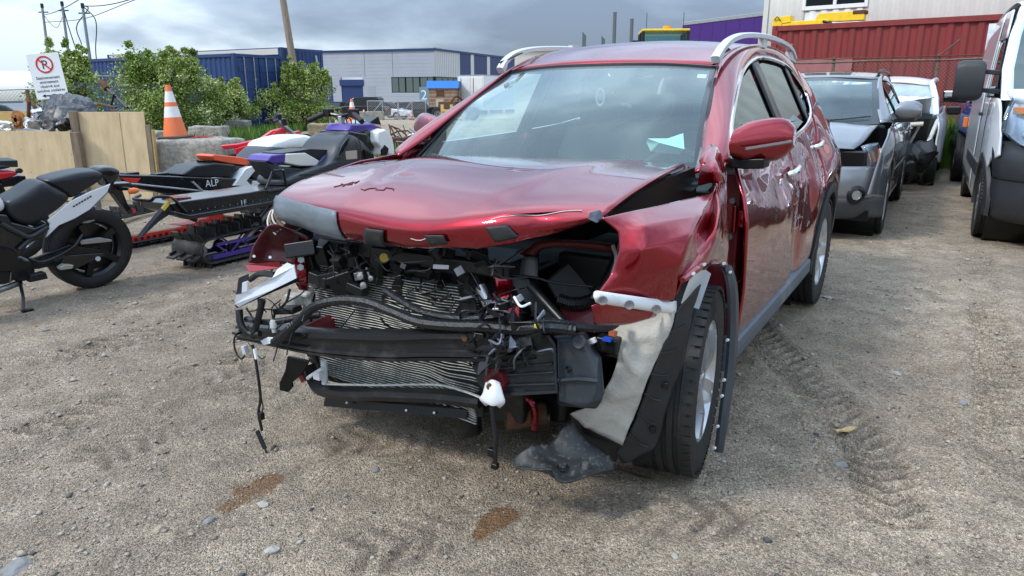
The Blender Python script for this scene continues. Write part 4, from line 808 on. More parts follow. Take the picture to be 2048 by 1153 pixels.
plate('red_shard', [(1017, 618, 'x', .70), (1038, 612, 'x', .70), (1037, 645, 'x', .70), (1028, 656, 'x', .70), (1015, 640, 'x', .70), (1024, 634, 'x', .71)], mat('faded_red_plastic', (.50, .06, .075), .5), solid=.006)
# headlamp cavity right: battery box, ducts, hose
b = MB(); b.bx(-.20, .25, .38, .72, .56, .86); b.build('battery_box', BAY, suv, bevel=.02); b = MB(); b.add(PX([(1090, 565, .30), (1140, 522, .22), (1205, 540, .18), (1200, 600, .22), (1110, 600, .30)]), [(0, 1, 2, 3, 4)]); b.build('fuse_box_cover', mat('scuffed_black_lid', (.028, .027, .027), .5, dirt=(.12, .11, .10), dscale=10, damt=.35), suv, smooth=0, solid=.05, bevel=.01)
b = MB(); b.grid(patch([PX([(1040, 520, .42), (1055, 514, .44), (1075, 516, .42)]), PX([(1028, 560, .44), (1050, 556, .46), (1076, 560, .44)])], 6, 8)); b.build('intake_duct', mat('grey_duct', (.10, .10, .10), .5, var=.2, vscale=9), suv, solid=.006)
b = MB(); b.loft([[P_(px, py, x=.46)+Vector((dx, dy, 0)) for dx, dy in ((0, -w_), (.03, 0), (0, w_), (-.08, 0))] for px, py, w_ in ((1032, 555, .05), (1048, 590, .055), (1075, 615, .06), (1105, 640, .045))]).build('resonator', BAY, suv, 50)
def hose(name, pts, r, m, n=40, ribs=0, parent=suv, seg=8):
    q = curve(pts, n); rr = [r*(1+(.12 if (ribs and i % 2) else 0)) for i in range(n)]; b = MB(); b.tube(q, rr, seg); return b.build(name, m, parent, 60 if not ribs else 30)
hose('corrugated_hose', PX([(1118, 600, .40), (1150, 608, .40), (1185, 600, .38), (1215, 575, .36), (1232, 545, .34)]), .022, HOSE, 60, 1)
hose('brake_line', PX([(1018, 550, .50), (1070, 556, .50), (1110, 566, .48), (1185, 574, .44)]), .0045, HOSE, 20)
hose('support_strut', PX([(1060, 570, .52), (1095, 610, .54), (1145, 665, .58)]), .016, BLACKPL, 16)
b = MB(); b.tube(PX([(960, 572, .52), (978, 612, .53)]), .020, 14); b.build('receiver_drier', ALU, suv)
plate('radiator_side_seal', [(915, 560, 'x', .52), (945, 575, 'x', .53), (955, 620, 'x', .54), (900, 640, 'x', .54), (925, 600, 'x', .53)], BLACKPL, solid=.006)
strip('fender_inner_flange', curve(PX([(1226, 492, .30), (1232, 520, .34), (1222, 555, .40), (1205, 582, .46), (1192, 592, .48)]), 14), .007, WHITETEAR, suv, .003)
strip('seal_strip', curve(PX([(1234, 488, .28), (1222, 530, .36), (1200, 575, .46), (1184, 600, .50)]), 14), .010, SATIN, suv)
# ---- air box pair hanging in front of the wheel
ab = MB(); secs = [[P_(a, b_, x=x) for a, b_ in L] for x, L in ((.52, ((962, 765), (1050, 680), (1096, 672), (1108, 690), (1112, 780), (985, 788))), (.66, ((950, 758), (1044, 676), (1098, 670), (1110, 688), (1115, 782), (975, 792))))]
ab.loft(secs); air = ab.build('air_filter_housing', mat('airbox_plastic', (.020, .023, .027), .38, dirt=(.12, .12, .12), dscale=10, damt=.3), suv, 30, bevel=.008)
b = MB(); b.add([P_(a, b_, x=.665) for a, b_ in ((1010, 700), (1070, 695), (1072, 718), (1005, 724))], [(0, 1, 2, 3)]); b.build('housing_opening', SATIN, air, solid=.006)
for a, b_ in (((1000, 738), (1105, 728)), ((990, 752), (1108, 745)), ((985, 772), (1110, 768))): MB().tube([P_(*a, x=.668), P_(*b_, x=.668)], .004, 6).build('housing_rib', MAT['airbox_plastic'], air)
b = MB(); b.tube(PX([(1095, 672, .67), (1108, 690, .67), (1114, 784, .67), (975, 792, .67)]), .006, 6); b.build('housing_flange', MAT['airbox_plastic'], air)
rb = MB(); rb.loft([[P_(a, b_, x=x) for a, b_ in L] for x, L in ((.46, ((1108, 672), (1172, 662), (1195, 700), (1210, 790), (1195, 815), (1112, 812))), (.62, ((1104, 674), (1168, 668), (1186, 705), (1203, 712), (1206, 800), (1190, 822), (1106, 818))[:6]), (.645, ((1112, 684), (1160, 680), (1178, 708), (1198, 785), (1180, 812), (1114, 808))))])
res = rb.build('resonator_box', mat('resonator_plastic', (.030, .037, .046), .36, dirt=(.14, .14, .14), dscale=10, damt=.25), suv, 40, bevel=.012)
MB().tube(PX([(1108, 762, .652), (1155, 758, .655), (1196, 762, .648)]), .007, 6).build('moulded_seam', MAT['resonator_plastic'], res); MB().lathe([(.024, 0), (.020, .006), (.010, .002), (0, .002)], o=P_(1158, 684, x=.65), ax=(1, 0, .1), n=16).build('port_cap', MAT['resonator_plastic'], res); MB().lathe([(.011, 0), (.008, .005), (.004, .0), (0, 0)], o=P_(1136, 739, x=.652), ax=(1, 0, .1), n=12).build('plug', SATIN, res)
jb = boxpx('junction_box', 1218, 688, .50, (.05, .075, .05), BLACKPL, (0, 0, 0)); MB().box(P_(1215, 679, x=.53), (.02, .028, .010)).build('blue_relay', mat('blue_plastic', (.02, .08, .55), .4), jb); MB().box(P_(1226, 667, x=.53), (.02, .022, .014)).build('orange_relay', mat('orange_relay_plastic', (.42, .12, .05), .5), jb); MB().box(P_(1186, 682, x=.54), (.015, .022, .018), Matrix.Rotation(R(30), 3, 'X')).build('white_connector', WHITEPL, jb, bevel=.003)
wb_ = MB(); wb_.grid(patch([PX([(972, 766, .70), (985, 760, .71), (1000, 766, .70)]), PX([(966, 788, .71), (985, 786, .73), (1006, 788, .71)]), PX([(960, 798, .71), (985, 810, .73), (1010, 804, .71)]), PX([(972, 812, .70), (985, 806, .72), (1000, 816, .70)])], 12, 10)); fb = wb_.build('fog_lamp_bracket', WHITEPL, suv, 50, solid=.005); MB().lathe([(.012, 0), (.012, .008), (.005, .010), (0, .006)], o=P_(981, 773, x=.715), ax=(1, .2, 0), n=12).build('bracket_bolt', RUST, fb)
# ---- wiring looms
hose('wiring_loom', PX([(548, 686, .76), (575, 664, .76), (600, 640, .75), (632, 612, .74), (680, 601, .73), (735, 605, .73), (785, 624, .74), (840, 645, .75), (905, 652, .75), (970, 654, .74), (1040, 660, .72), (1095, 655, .70), (1150, 660, .66)]), .0175, LOOM, 140, 1)
hose('wiring_loom', PX([(770, 580, .66), (800, 600, .68), (845, 624, .70), (905, 636, .71), (970, 636, .70), (1010, 630, .68)]), .0125, LOOM, 70, 1)
hose('wiring_loom', PX([(1045, 652, .70), (1100, 645, .68), (1160, 654, .64), (1215, 655, .58), (1240, 640, .52)]), .013, LOOM, 60, 1)
hose('wiring_loom', PX([(478, 620, .80), (482, 650, .81), (500, 668, .80), (520, 668, .79)]), .014, LOOM, 30); hose('wiring_loom', PX([(492, 638, .78), (540, 645, .76), (600, 635, .72), (640, 630, .68)]), .013, LOOM, 30)
hose('wiring_loom', PX([(525, 600, .78), (516, 640, .79), (505, 675, .80)]), .013, LOOM, 16); hose('wiring_loom', PX([(580, 578, .70), (572, 605, .72), (550, 628, .73), (548, 645, .74)]), .005, LOOM, 16)
for k in range(16):
    r_ = random.Random(k+40); a = (970+r_.uniform(-25, 60), 600+r_.uniform(-10, 70)); c = (a[0]+r_.uniform(-40, 60), a[1]+r_.uniform(-18, 45)); x0 = .70+r_.uniform(-.05, .05)
    hose('loose_wire', [P_(*a, x=x0), P_((a[0]+c[0])/2+r_.uniform(-15, 15), (a[1]+c[1])/2+r_.uniform(-15, 15), x=x0+.03), P_(*c, x=x0)], .0038, LOOM if k % 4 else WHITEPL if k % 8 else HOSE, 12, seg=5)
for (px, py, x) in ((1035, 600, .70), (1008, 612, .69), (960, 670, .74), (945, 690, .74), (1000, 690, .72), (1045, 685, .70)): boxpx('wire_connector', px, py, x, (.025, .035, .022), mat('grey_connector', (.22, .23, .24), .5) if px in (1035,) else BLACKPL, (px % 40, 10, py % 30), .004)
b = MB(); b.add([P_(a, b_, x=.72+.02*math.sin(i*2)) for i, (a, b_) in enumerate(((940, 680), (965, 660), (1000, 668), (1060, 660), (1065, 690), (1020, 705), (985, 725), (955, 750), (945, 735), (962, 705), (950, 700), (990, 695)))], [(0, 1, 2, 11, 10), (2, 3, 4, 5, 11), (11, 5, 6, 9, 10), (9, 6, 7, 8)]); b.build('shredded_shroud', mat('glossy_torn_plastic', (.010, .010, .012), .22), suv, smooth=0, solid=.005)
MB().box(P_(1073, 654, x=.72), (.012, .012, .020)).build('yellow_tab', mat('yellow_tab_plastic', (.70, .52, .02), .4), suv, bevel=.003)
# left headlamp remains, connectors, dangling wires
LAMPW = mat('headlamp_bracket_white', (.66, .70, .74), .35, dirt=(.20, .20, .20), dscale=16, damt=.2)
lp = plate('headlamp_bracket', [(574, 526, 'x', .72), (589, 533, 'x', .71), (594, 556, 'x', .71), (545, 580, 'x', .76), (478, 614, 'x', .82), (471, 608, 'x', .83), (473, 590, 'x', .83), (510, 575, 'x', .79), (545, 556, 'x', .76), (556, 538, 'x', .74)], LAMPW, solid=.010)
lp['label'] = 'broken white headlamp bracket'
plate('bracket_tab', [(473, 592, 'x', .83), (478, 556, 'x', .82), (497, 548, 'x', .80), (494, 582, 'x', .81)], GREYPL, lp if False else suv, solid=.008); plate('bracket_tab', [(485, 566, 'x', .82), (496, 562, 'x', .81), (495, 582, 'x', .81), (484, 586, 'x', .82)], LAMPW, solid=.006)
b = MB(); b.tube(PX([(473, 612, .815), (545, 580, .75), (596, 558, .70)]), .010, 6); b.build('bracket_lower_rail', BLACKPL, suv)
b = MB(); b.tube(curve(PX([(500, 560, .78), (520, 548, .77), (548, 550, .75)]), 8), .012, 6); b.build('torn_foam', SATIN, suv)
b = MB(); b.box(P_(588, 600, x=.64), (.05, .06, .05)); b.box(P_(612, 590, x=.62), (.03, .035, .02)); b.build('lamp_housing_stub', mat('aged_white_plastic', (.42, .41, .38), .6), suv, bevel=.008)
plate('bracket_arm', [(595, 580, 'x', .62), (622, 585, 'x', .60), (624, 612, 'x', .60), (614, 615, 'x', .61)], MAT['aged_white_plastic'], solid=.01)
b = MB(); b.lathe([(.0, .02), (.012, .02), (.016, .008), (.016, -.01), (.011, -.014), (.010, -.03), (0, -.03)], o=P_(548, 650, x=.76), n=14); b.build('bulb_socket', mat('grey_socket', (.42, .43, .42), .5), suv)
boxpx('sensor_block', 575, 620, .70, (.06, .10, .025), BLACKPL, (8, 0, 10))
plate('white_tape_tag', [(522, 682, 'x', .77), (535, 675, 'x', .77), (556, 676, 'x', .765), (556, 684, 'x', .765), (528, 690, 'x', .77)], WHITEPL, solid=.006)
for L, r_ in (([(480, 660, .80), (468, 680, .81), (472, 705, .81), (482, 718, .81), (490, 712, .80)], .004), ([(505, 690, .80), (511, 720, .80), (515, 745, .80), (519, 775, .80), (521, 800, .80), (517, 825, .80), (521, 848, .80), (524, 862, .80)], .006), ([(521, 790, .80), (526, 815, .80), (523, 828, .80)], .003)): hose('dangling_wire', PX(L), r_, LOOM, 24, seg=6)
MB().tube(PX([(509, 698, .80), (513, 718, .80)]), .0075, 6).build('wire_sleeve', WHITEPL, suv); MB().box(P_(490, 700, x=.80), (.02, .02, .034), Matrix.Rotation(R(15), 3, 'X')).build('wire_connector', mat('pale_connector', (.42, .45, .48), .5), suv, bevel=.003)
MB().box(P_(522, 832, x=.80), (.02, .024, .030)).build('wire_connector', SATIN, suv, bevel=.003); b = MB(); b.tube(PX([(514, 862, .80), (530, 898, .80)]), .009, 8); b.tube(PX([(530, 898, .80), (533, 906, .80)]), .004, 6); b.build('plug_end', BLACKPL, suv)
MB().box(P_(474, 666, x=.81), (.03, .03, .012)).build('rubber_grommet', SATIN, suv, bevel=.005)
hose('dangling_loom', PX([(984, 812, .70), (988, 850, .70), (992, 880, .70), (990, 905, .70), (991, 935, .70)]), .008, LOOM, 20, 1); MB().box(P_(983, 905, x=.70), (.02, .025, .03)).build('wire_connector', SATIN, suv, bevel=.003); MB().box(P_(990, 932, x=.70), (.02, .025, .02)).build('wire_connector', SATIN, suv, bevel=.003)
# black gap under the hood's left edge: inner wing
plate('inner_wing', [(1200, 440, 'y', .70), (1260, 395, 'y', .70), (1330, 356, 'y', .70), (1385, 335, 'y', .70), (1390, 420, 'y', .70), (1260, 470, 'y', .70)], SATIN, solid=.02)
boxpx('washer_filler', 1330, 372, -.05, (.05, .05, .08), BAY, (0, 20, 0)); boxpx('hood_hinge', 1368, 358, -.24, (.10, .02, .06), RED_D, (0, 30, 0))

# more of the tangle: thin wires, clips, tabs and small boxes between the hood and the beam
rt = random.Random(23)
for k in range(46):
    a = (rt.uniform(610, 1000), rt.uniform(500, 640)); c = (a[0]+rt.uniform(-70, 70), a[1]+rt.uniform(-30, 50)); x0 = rt.uniform(.52, .66)
    hose('loose_wire', [P_(*a, x=x0), P_((a[0]+c[0])/2+rt.uniform(-18, 18), (a[1]+c[1])/2+rt.uniform(-6, 26), x=x0+.03), P_(*c, x=x0-.02)], rt.choice((.0022, .003, .0045)), rt.choice((LOOM, LOOM, HOSE, BAY)), 12, seg=5)
for k in range(40):
    a = (rt.uniform(610, 990), rt.uniform(495, 600)); boxpx('bay_fitting', a[0], a[1], rt.uniform(.48, .58), (rt.uniform(.01, .05), rt.uniform(.012, .06), rt.uniform(.01, .045)), rt.choice((BAY, BLACKPL, BAY, SATIN, STEEL)), (rt.uniform(-40, 40), rt.uniform(-40, 40), rt.uniform(-40, 40)), .003)
for k in range(26):
    a = (rt.uniform(940, 1110), rt.uniform(590, 720)); c = (a[0]+rt.uniform(-45, 45), a[1]+rt.uniform(-20, 70)); x0 = rt.uniform(.66, .76)
    hose('loose_wire', [P_(*a, x=x0), P_((a[0]+c[0])/2+rt.uniform(-18, 18), (a[1]+c[1])/2+rt.uniform(-6, 20), x=x0+.03), P_(*c, x=x0-.02)], rt.choice((.002, .003, .004)), rt.choice((LOOM, LOOM, HOSE, SHRED)), 12, seg=5)
for k in range(22):
    a = (rt.uniform(945, 1075), rt.uniform(600, 735)); b = MB(); p = P_(*a, x=rt.uniform(.70, .75)); pts = [p+Vector((rt.uniform(-.02, .02), rt.uniform(-.035, .035), rt.uniform(-.03, .03))) for _ in range(4)]; b.add(pts, [(0, 1, 2), (0, 2, 3)]); b.build('plastic_shard', rt.choice((MAT['glossy_torn_plastic'], BLACKPL, SHRED)), suv, smooth=0, solid=.003)
for k in range(18):
    a = (rt.uniform(480, 620), rt.uniform(560, 690)); c = (a[0]+rt.uniform(-45, 45), a[1]+rt.uniform(-20, 50)); x0 = rt.uniform(.70, .80)
    hose('loose_wire', [P_(*a, x=x0), P_((a[0]+c[0])/2+rt.uniform(-18, 18), (a[1]+c[1])/2+rt.uniform(-6, 20), x=x0+.02), P_(*c, x=x0-.02)], rt.choice((.002, .003, .004)), rt.choice((LOOM, LOOM, HOSE)), 12, seg=5)
# ================================================================== vehicles on the right
def mk_car(F, name, label, paint, wb=2.89, half=.92, belt=1.10, roof=1.66, ov=.93, rov=.98, tyre=.35, cladding=None, rim='double', broken=False, spokes=5, roofrails=True, priv=PRIVACY, ws_top=-1.02, simple=False):
    t = thing(name, label, 'car', F.M); k = half/.925; kz = belt/1.10; zr = roof-1.62; w2 = -wb
    def S2(x, z):
        y = S(max(min(x*.8, 0), -2.6), z/kz if z < belt else 1.10+(z-belt)*.56/(roof-.06-belt))*k
        if x > 0: y -= .20*(x/.95)**2.4
        if x < w2: y -= .10*((w2-x)/.9)**2
        return y
    def sheet(nm, bot, top, nu, nv, sg, m, off=0, parent=t):
        B = [Vector((x, z, 0)) for x, z in bot]; T = [Vector((x, z, 0)) for x, z in top]
        rows = [[Vector((p.x, sg*(S2(p.x, p.y)+off), p.y)) for p in (lerp(cr1(B, j/(nu-1)), cr1(T, j/(nu-1)), i/(nv-1)) for j in range(nu))] for i in range(nv)]
        return MB().grid(rows).build(nm, m, parent, 60, solid=.012)
    gt = [(-.42, belt+.01), (-.62, belt+.16), (-.95, belt+.33), (-1.30, roof-.135), (-1.75, roof-.10), (w2+.35, roof-.11), (w2-.25, roof-.17), (w2-.55, belt+.22)]; bl = [(-.42, belt), (-1.2, belt+.01), (-2.0, belt+.03), (w2, belt+.06), (w2-.55, belt+.10)]
    arch = lambda cx, r, a0, a1, n: [(cx+r*math.cos(R(a)), tyre+r*math.sin(R(a))) for a in np.linspace(a0, a1, n)]
    for sg in (1, -1):
        ra = tyre+.075
        sheet('front_fender', [(ov-.16, .46)]+[(ra+.02, .42)]+arch(0, ra, 10, 170, 9)+[(-ra-.02, .30)], [(ov-.28, .90), (ov-.4, .98), (.36, belt-.06), (.30, belt-.04), (.22, belt-.03), (.14, belt-.03), (.05, belt-.02), (-.06, belt-.02), (-.16, belt-.01), (-.26, belt), (-.38, belt), (-ra-.02, belt)], 36, 14, sg, paint)
        d1 = -wb*.515; fd_ = sheet('front_door', [(-ra-.03, .30), (d1+.01, .30)], [(-ra-.03, belt), (d1+.01, belt+.015)], 16, 16, sg, paint); rd_ = sheet('rear_door', [(d1-.005, .30), (w2+ra+.03, .30), ] , [(d1-.005, belt+.015), (w2+.22, belt+.04)], 16, 16, sg, paint)
        sheet('quarter_panel', [(w2+ra+.02, .32)]+arch(w2, ra, 10, 170, 9)+[(w2-ra-.02, .40), (w2-rov+.1, .45)], [(w2+.23, belt+.04), (w2+.2, belt+.06), (w2+.15, belt+.07), (w2+.1, belt+.07), (w2+.0, belt+.08), (w2-.1, belt+.08), (w2-.2, belt+.08), (w2-.3, belt+.09), (w2-.4, belt+.09), (w2-.5, belt+.10), (w2-.65, belt+.10), (w2-rov+.12, belt+.10)], 30, 12, sg, paint)
        MB().lathe([(ra+.0, -.4), (ra+.0, .0)], o=(0, sg*(half-.08), tyre), ax=(0, sg, 0), n=20).build('wheel_house', SATIN, t); MB().lathe([(ra+.0, -.4), (ra+.0, .0)], o=(w2, sg*(half-.08), tyre), ax=(0, sg, 0), n=20).build('wheel_house', SATIN, t)
        if cladding:
            for cx in (0, w2):
                rows = [[Vector((cx+(ra+dr)*math.cos(R(a)), sg*(S2(cx+(ra+dr)*math.cos(R(a)), .55)+dy), tyre+(ra+dr)*math.sin(R(a)))) for a in np.linspace(-12, 192, 22)] for dr, dy in ((-.02, -.02), (-.015, .012), (.045, .012), (.05, -.01))]; MB().grid(rows).build('arch_cladding', cladding, t, 50)
        MB().loft([[Vector((x, sg*(S2(x, .3)+dy), z)) for dy, z in ((.012, .36), (.014, .28), (-.10, .22), (-.10, .36))] for x in np.linspace(-ra-.02, w2+ra+.02, 8)]).build('sill', cladding or paint, t)
        def gz(nm, x0, x1, m):
            n = 12; rows = []
            for q in (0, .5, 1):
                r = []
                for j in range(n):
                    x = lerp(x0, x1, j/(n-1)); zt, zb = interp_x(gt, x)-.012, interp_x(bl, x)+.012; z = lerp(zb, max(zt, zb+.004), q); r.append(Vector((x, sg*(S2(x, z)-.010), z)))
                rows.append(r)
            MB().grid(rows).build(nm, m, t, 60)
        gz('front_window', -.48, d1+.08, SIDEGLASS if not priv is None else SIDEGLASS); gz('rear_window', d1-.06, w2+.05, priv); gz('quarter_window', w2-.02, w2-.5, priv)
        for xp in (d1+.01, w2+.015): MB().grid([[Vector((x, sg*(S2(x, z)-.002), z)) for x in (xp-.07, xp+.07)] for z in np.linspace(interp_x(bl, xp), interp_x(gt, xp), 6)]).build('window_pillar', SATIN, t, solid=.008)
        ed = [Vector(p) for p in ((-.24, half*.80, belt+.0), (-.55, half*.71, belt+.20), (ws_top, .60, roof-.10), (-1.5, .60, roof-.03), (-2.2, .59, roof-.02), (w2-.2, .57, roof-.05), (w2-.70, .53, roof-.12))]; wl_ = [Vector((x, S2(x, z)+.004, z)) for x, z in [(-.38, belt)]+[(x, z+.008) for x, z in gt[1:7]]]
        rows = []
        for j in range(30):
            a, c = cr1(ed, j/29), cr1(wl_, j/29); mid = (a+c)/2+Vector((.012, .028, .02)); rows.append([Vector((p.x, p.y*sg, p.z)) for p in (a*(1-q)**2+mid*2*q*(1-q)+c*q*q for q in np.linspace(0, 1, 6))])
        MB().grid(rows).build('roof_side_frame', paint, t, 70, solid=.01)
        tp = [Vector((w2-.25, S2(w2-.25, roof-.17), roof-.17)), Vector((w2-.5, .56, roof-.09)), Vector((w2-.72, .52, roof-.12))]; bt = [Vector((x, S2(x, z), z)) for x, z in ((w2-.5, belt+.10), (w2-.75, belt+.10), (w2-rov+.12, belt+.10))]
        MB().grid([[Vector((p.x, p.y*sg, p.z)) for p in (lerp(cr1(bt, j/8), cr1(tp, j/8), q) for j in range(9))] for q in np.linspace(0, 1, 5)]).build('rear_pillar', paint, t, 60, solid=.01)
        if roofrails: MB().tube(curve([(-1.25, sg*.58, roof-.05), (-1.35, sg*.585, roof-.0), (-2.0, sg*.585, roof+.025), (w2+.1, sg*.575, roof+.01), (w2, sg*.57, roof-.05)], 18), .016, 8).build('roof_rail', SATIN, t)
        for fo, hx in ((fd_, d1+.15), (rd_, w2+.32)): MB().tube([(hx+.09, sg*(S2(hx, .98)+.012), .975), (hx, sg*(S2(hx, .98)+.036), .985), (hx-.09, sg*(S2(hx, .98)+.012), .99)], .014, 8).build('door_handle', paint, fo)
        # mirror
        b = MB(); secs = []
        for q in np.linspace(0, 1, 7): kk = 1-abs(2*q-1)**4*.5; secs.append([Vector((-.50-.04*q+.08*max(math.cos(a), -.4), sg*(half-.07+.25*q), belt+.125+.108*kk*math.sin(a))) for a in np.linspace(0, 6.283, 15)[:-1]])
        m_ = b.loft(secs).build('door_mirror', paint if not cladding else GREYPL, t, 60, bevel=.01); MB().bar((-.50, sg*(half-.07), belt+.02), (-.50, sg*(half+.12), belt+.035), .06, .04).build('mirror_foot', SATIN, m_)
        wheel(t, 0, sg*(half-.125), tyre, .225, tyre*.66, spokes, rim, spin=13); wheel(t, w2, sg*(half-.125), tyre, .225, tyre*.66, spokes, rim, spin=40)
    # roof, windscreen, hood, front and rear
    MB().grid(patch([[Vector((x+(.07*(1-q*q) if i == 0 else 0), q*hw, lerp(zc, ze, abs(q)**2.2))) for q in (-1, -.7, -.35, 0, .35, .7, 1)] for i, (x, hw, ze, zc) in enumerate(((ws_top, .60, roof-.10, roof-.07), (-1.5, .60, roof-.03, roof+.0), (-2.2, .59, roof-.02, roof+.015), (w2-.2, .57, roof-.05, roof-.01), (w2-.70, .53, roof-.12, roof-.08)))], 14, 15)).build('roof', paint, t, 60, solid=.01)
    wb_, wt_ = [(-.26, -half*.80, belt-.01), (-.10, 0, belt-.015), (-.26, half*.80, belt-.01)], [(ws_top, -.60, roof-.10), (ws_top+.07, 0, roof-.07), (ws_top, .60, roof-.10)]
    rows = patch([wb_, [Vector(a)*.5+Vector(c)*.5+Vector((.03, 0, .03)) for a, c in zip(wb_, wt_)], wt_], 12, 20); b = MB(); b.v = [p for r in rows for p in r]
    for i in range(11):
        for j in range(19): b.f.append((i*20+j, i*20+j+1, (i+1)*20+j+1, (i+1)*20+j)); b.mi.append(1 if i < 1 or i > 9 or j < 1 or j > 17 else 0)
    b.build('windshield', [GLASS, MAT['ceramic_frit']], t, 70)
    hr = [[(-.22, -half*.80, belt-.02), (-.08, 0, belt+.0), (-.22, half*.80, belt-.02)], [(.20, -half*.80, belt-.03), (.26, 0, belt-.0), (.20, half*.80, belt-.03)], [(ov-.40, -half*.74, .975), (ov-.30, 0, 1.0), (ov-.40, half*.74, .975)], [(ov-.25, -half*.66, .90), (ov-.13, 0, .91), (ov-.25, half*.66, .90)]]
    MB().grid(patch(hr, 18, 20, lambda p, u, v: p+Vector((0, 0, .012/(1+math.exp(-(.48-abs(p.y))*50))*(1-u*.7))))).build('hood', paint, t, 60, solid=.01)
    tl = [[Vector((x+(.05*(q*q)), q*hw, z)) for q in np.linspace(-1, 1, 9)] for x, hw, z in ((w2-.72, .52, roof-.12), (w2-rov+.14, half*.74, belt+.10), (w2-rov+.02, half*.84, .95), (w2-rov, half*.88, .60), (w2-rov+.10, half*.84, .32))]; MB().grid(tl).build('tailgate', paint, t, 50, solid=.01)
    MB().bx(w2-rov+.2, ov-.3, -half+.12, half-.12, .20, .30).build('floor_pan', SATIN, t)
    MB().bx(-.46, -.40, -half+.15, half-.15, .30, belt-.06).build('firewall', SATIN, t); MB().bx(-.95, -.40, -half+.17, half-.17, .75, belt-.04).build('dashboard', DARKIN, t, bevel=.04)
    for y0 in (-.38, .38):
        b = MB(); b.loft([[Vector((p[0]+dx, y0+dy*.24, p[1])) for dx, dy in ((.07, -.8), (.07, .8), (-.07, .9), (-.07, -.9))] for p in ((-1.5, .55), (-1.62, .95), (-1.68, 1.2))]); b.box((-1.7, y0, 1.32), (.09, .26, .16)); b.build('seat', DARKIN, t, bevel=.02)
    return t, S2
# ---- dark grey car behind the red one
JP = mat('dark_grey_metallic', (.19, .20, .215), .28, .65, 1.0, .03, var=.1, vscale=2)
JF = Frame(3.15, 7.91, -121.1)
jour, SJ = mk_car(JF, 'parked_car', 'dark grey crossover with one headlamp missing behind the red wreck', JP, wb=2.90, half=.925, belt=1.12, roof=1.68, ov=.93, rim='double', roofrails=True)
def fascia(t, paint, half, ov, lower, S2, lamps=True):
    bp = []
    for z, dx in ((.90, -.10), (.74, -.03), (.60, .0), (.44, .0), (.30, -.06), (.22, -.14)): bp.append([Vector((ov+dx-.34*abs(q)**2.6-.12*abs(q)**8, q*half*.985, z)) for q in np.linspace(-1, 1, 25)])
    MB().grid(patch([bp[1], bp[2], bp[3]], 10, 25)).build('front_bumper', paint, t, 50, solid=.012); MB().grid(patch([bp[3], bp[4], bp[5]], 6, 25)).build('bumper_lip', lower, t, 50, solid=.012)
    MB().grid(patch([[p+Vector((-.02, 0, 0)) for p in bp[0]][8:17], [p+Vector((-.02, 0, 0)) for p in bp[1]][8:17]], 3, 9)).build('grille', SATIN, t, solid=.01)
    return bp
bp = fascia(jour, JP, .925, .93, mat('lower_grey_bumper', (.055, .058, .063), .45), SJ)
MB().box((.60, .57, .80), (.16, .32, .17)).build('empty_lamp_cavity', SATIN, jour, bevel=.02); MB().box((.60, -.57, .80), (.16, .32, .17)).build('empty_lamp_cavity', SATIN, jour, bevel=.02)
for sg in (1, -1):
    lrows = patch([[(.62, sg*.69, .925), (.54, sg*.75, .945), (.44, sg*.80, .955)], [(.62, sg*.75, .83), (.55, sg*.80, .835), (.47, sg*.855, .84)], [(.66, sg*.77, .735), (.58, sg*.83, .737), (.52, sg*.875, .74)]], 8, 10)
    lm = MB().grid(lrows).build('headlamp', LENS, jour, 60, solid=.006); MB().grid([[p+Vector((-.05, -.03*sg, 0)) for p in r] for r in lrows]).build('lamp_reflector', mat('lamp_chrome', (.55, .57, .60), .2, .9), lm, 60); MB().tube([(.49, sg*.835, .78), (.46, sg*.83, .90)], .022, 8).build('amber_marker', mat('amber_lens', (.75, .22, .04), .3), lm)
    b = MB(); fx = .60; b.lathe([(0, .012), (.046, .010), (.052, -.01), (.052, -.03)], o=(.775, sg*.70, .47), ax=(1, sg*.75, 0), n=18); b.build('fog_lamp', LENS, jour); MB().lathe([(0, .0), (.044, .0), (.048, .008)], o=(.765, sg*.69, .47), ax=(1, sg*.75, 0), n=18).build('fog_reflector', MAT['lamp_chrome'], jour)
    MB().lathe([(.060, .01), (.085, .0), (.095, -.02)], o=(.772, sg*.698, .47), ax=(1, sg*.75, 0), n=18).build('fog_lamp_surround', SATIN, jour)
for sg in (1, -1):
    for x in (-.455, -1.495, -2.60): MB().tube([(x, sg*(SJ(x, z)+.004), z) for z in np.linspace(.34, 1.10, 8)], .004, 4).build('panel_gap', SATIN, jour)
    MB().tube([(x, sg*(SJ(x, .62)+.006), .62) for x in np.linspace(-.5, -2.4, 12)], .010, 5).build('door_moulding', GREYPL, jour)
    MB().tube([(x, sg*(SJ(x, 1.125)+.006), 1.128+.01*(-x/3)) for x in np.linspace(-.42, -2.7, 14)], .008, 5).build('belt_trim', SATIN, jour)
for y in (-.5, .12): MB().tube([(-.13, y, 1.135), (-.20, y+.28, 1.16), (-.30, y+.52, 1.19)], .008, 5).build('wiper', SATIN, jour)
MB().tube(bp[1], .006, 5).build('bumper_seam', SATIN, jour)
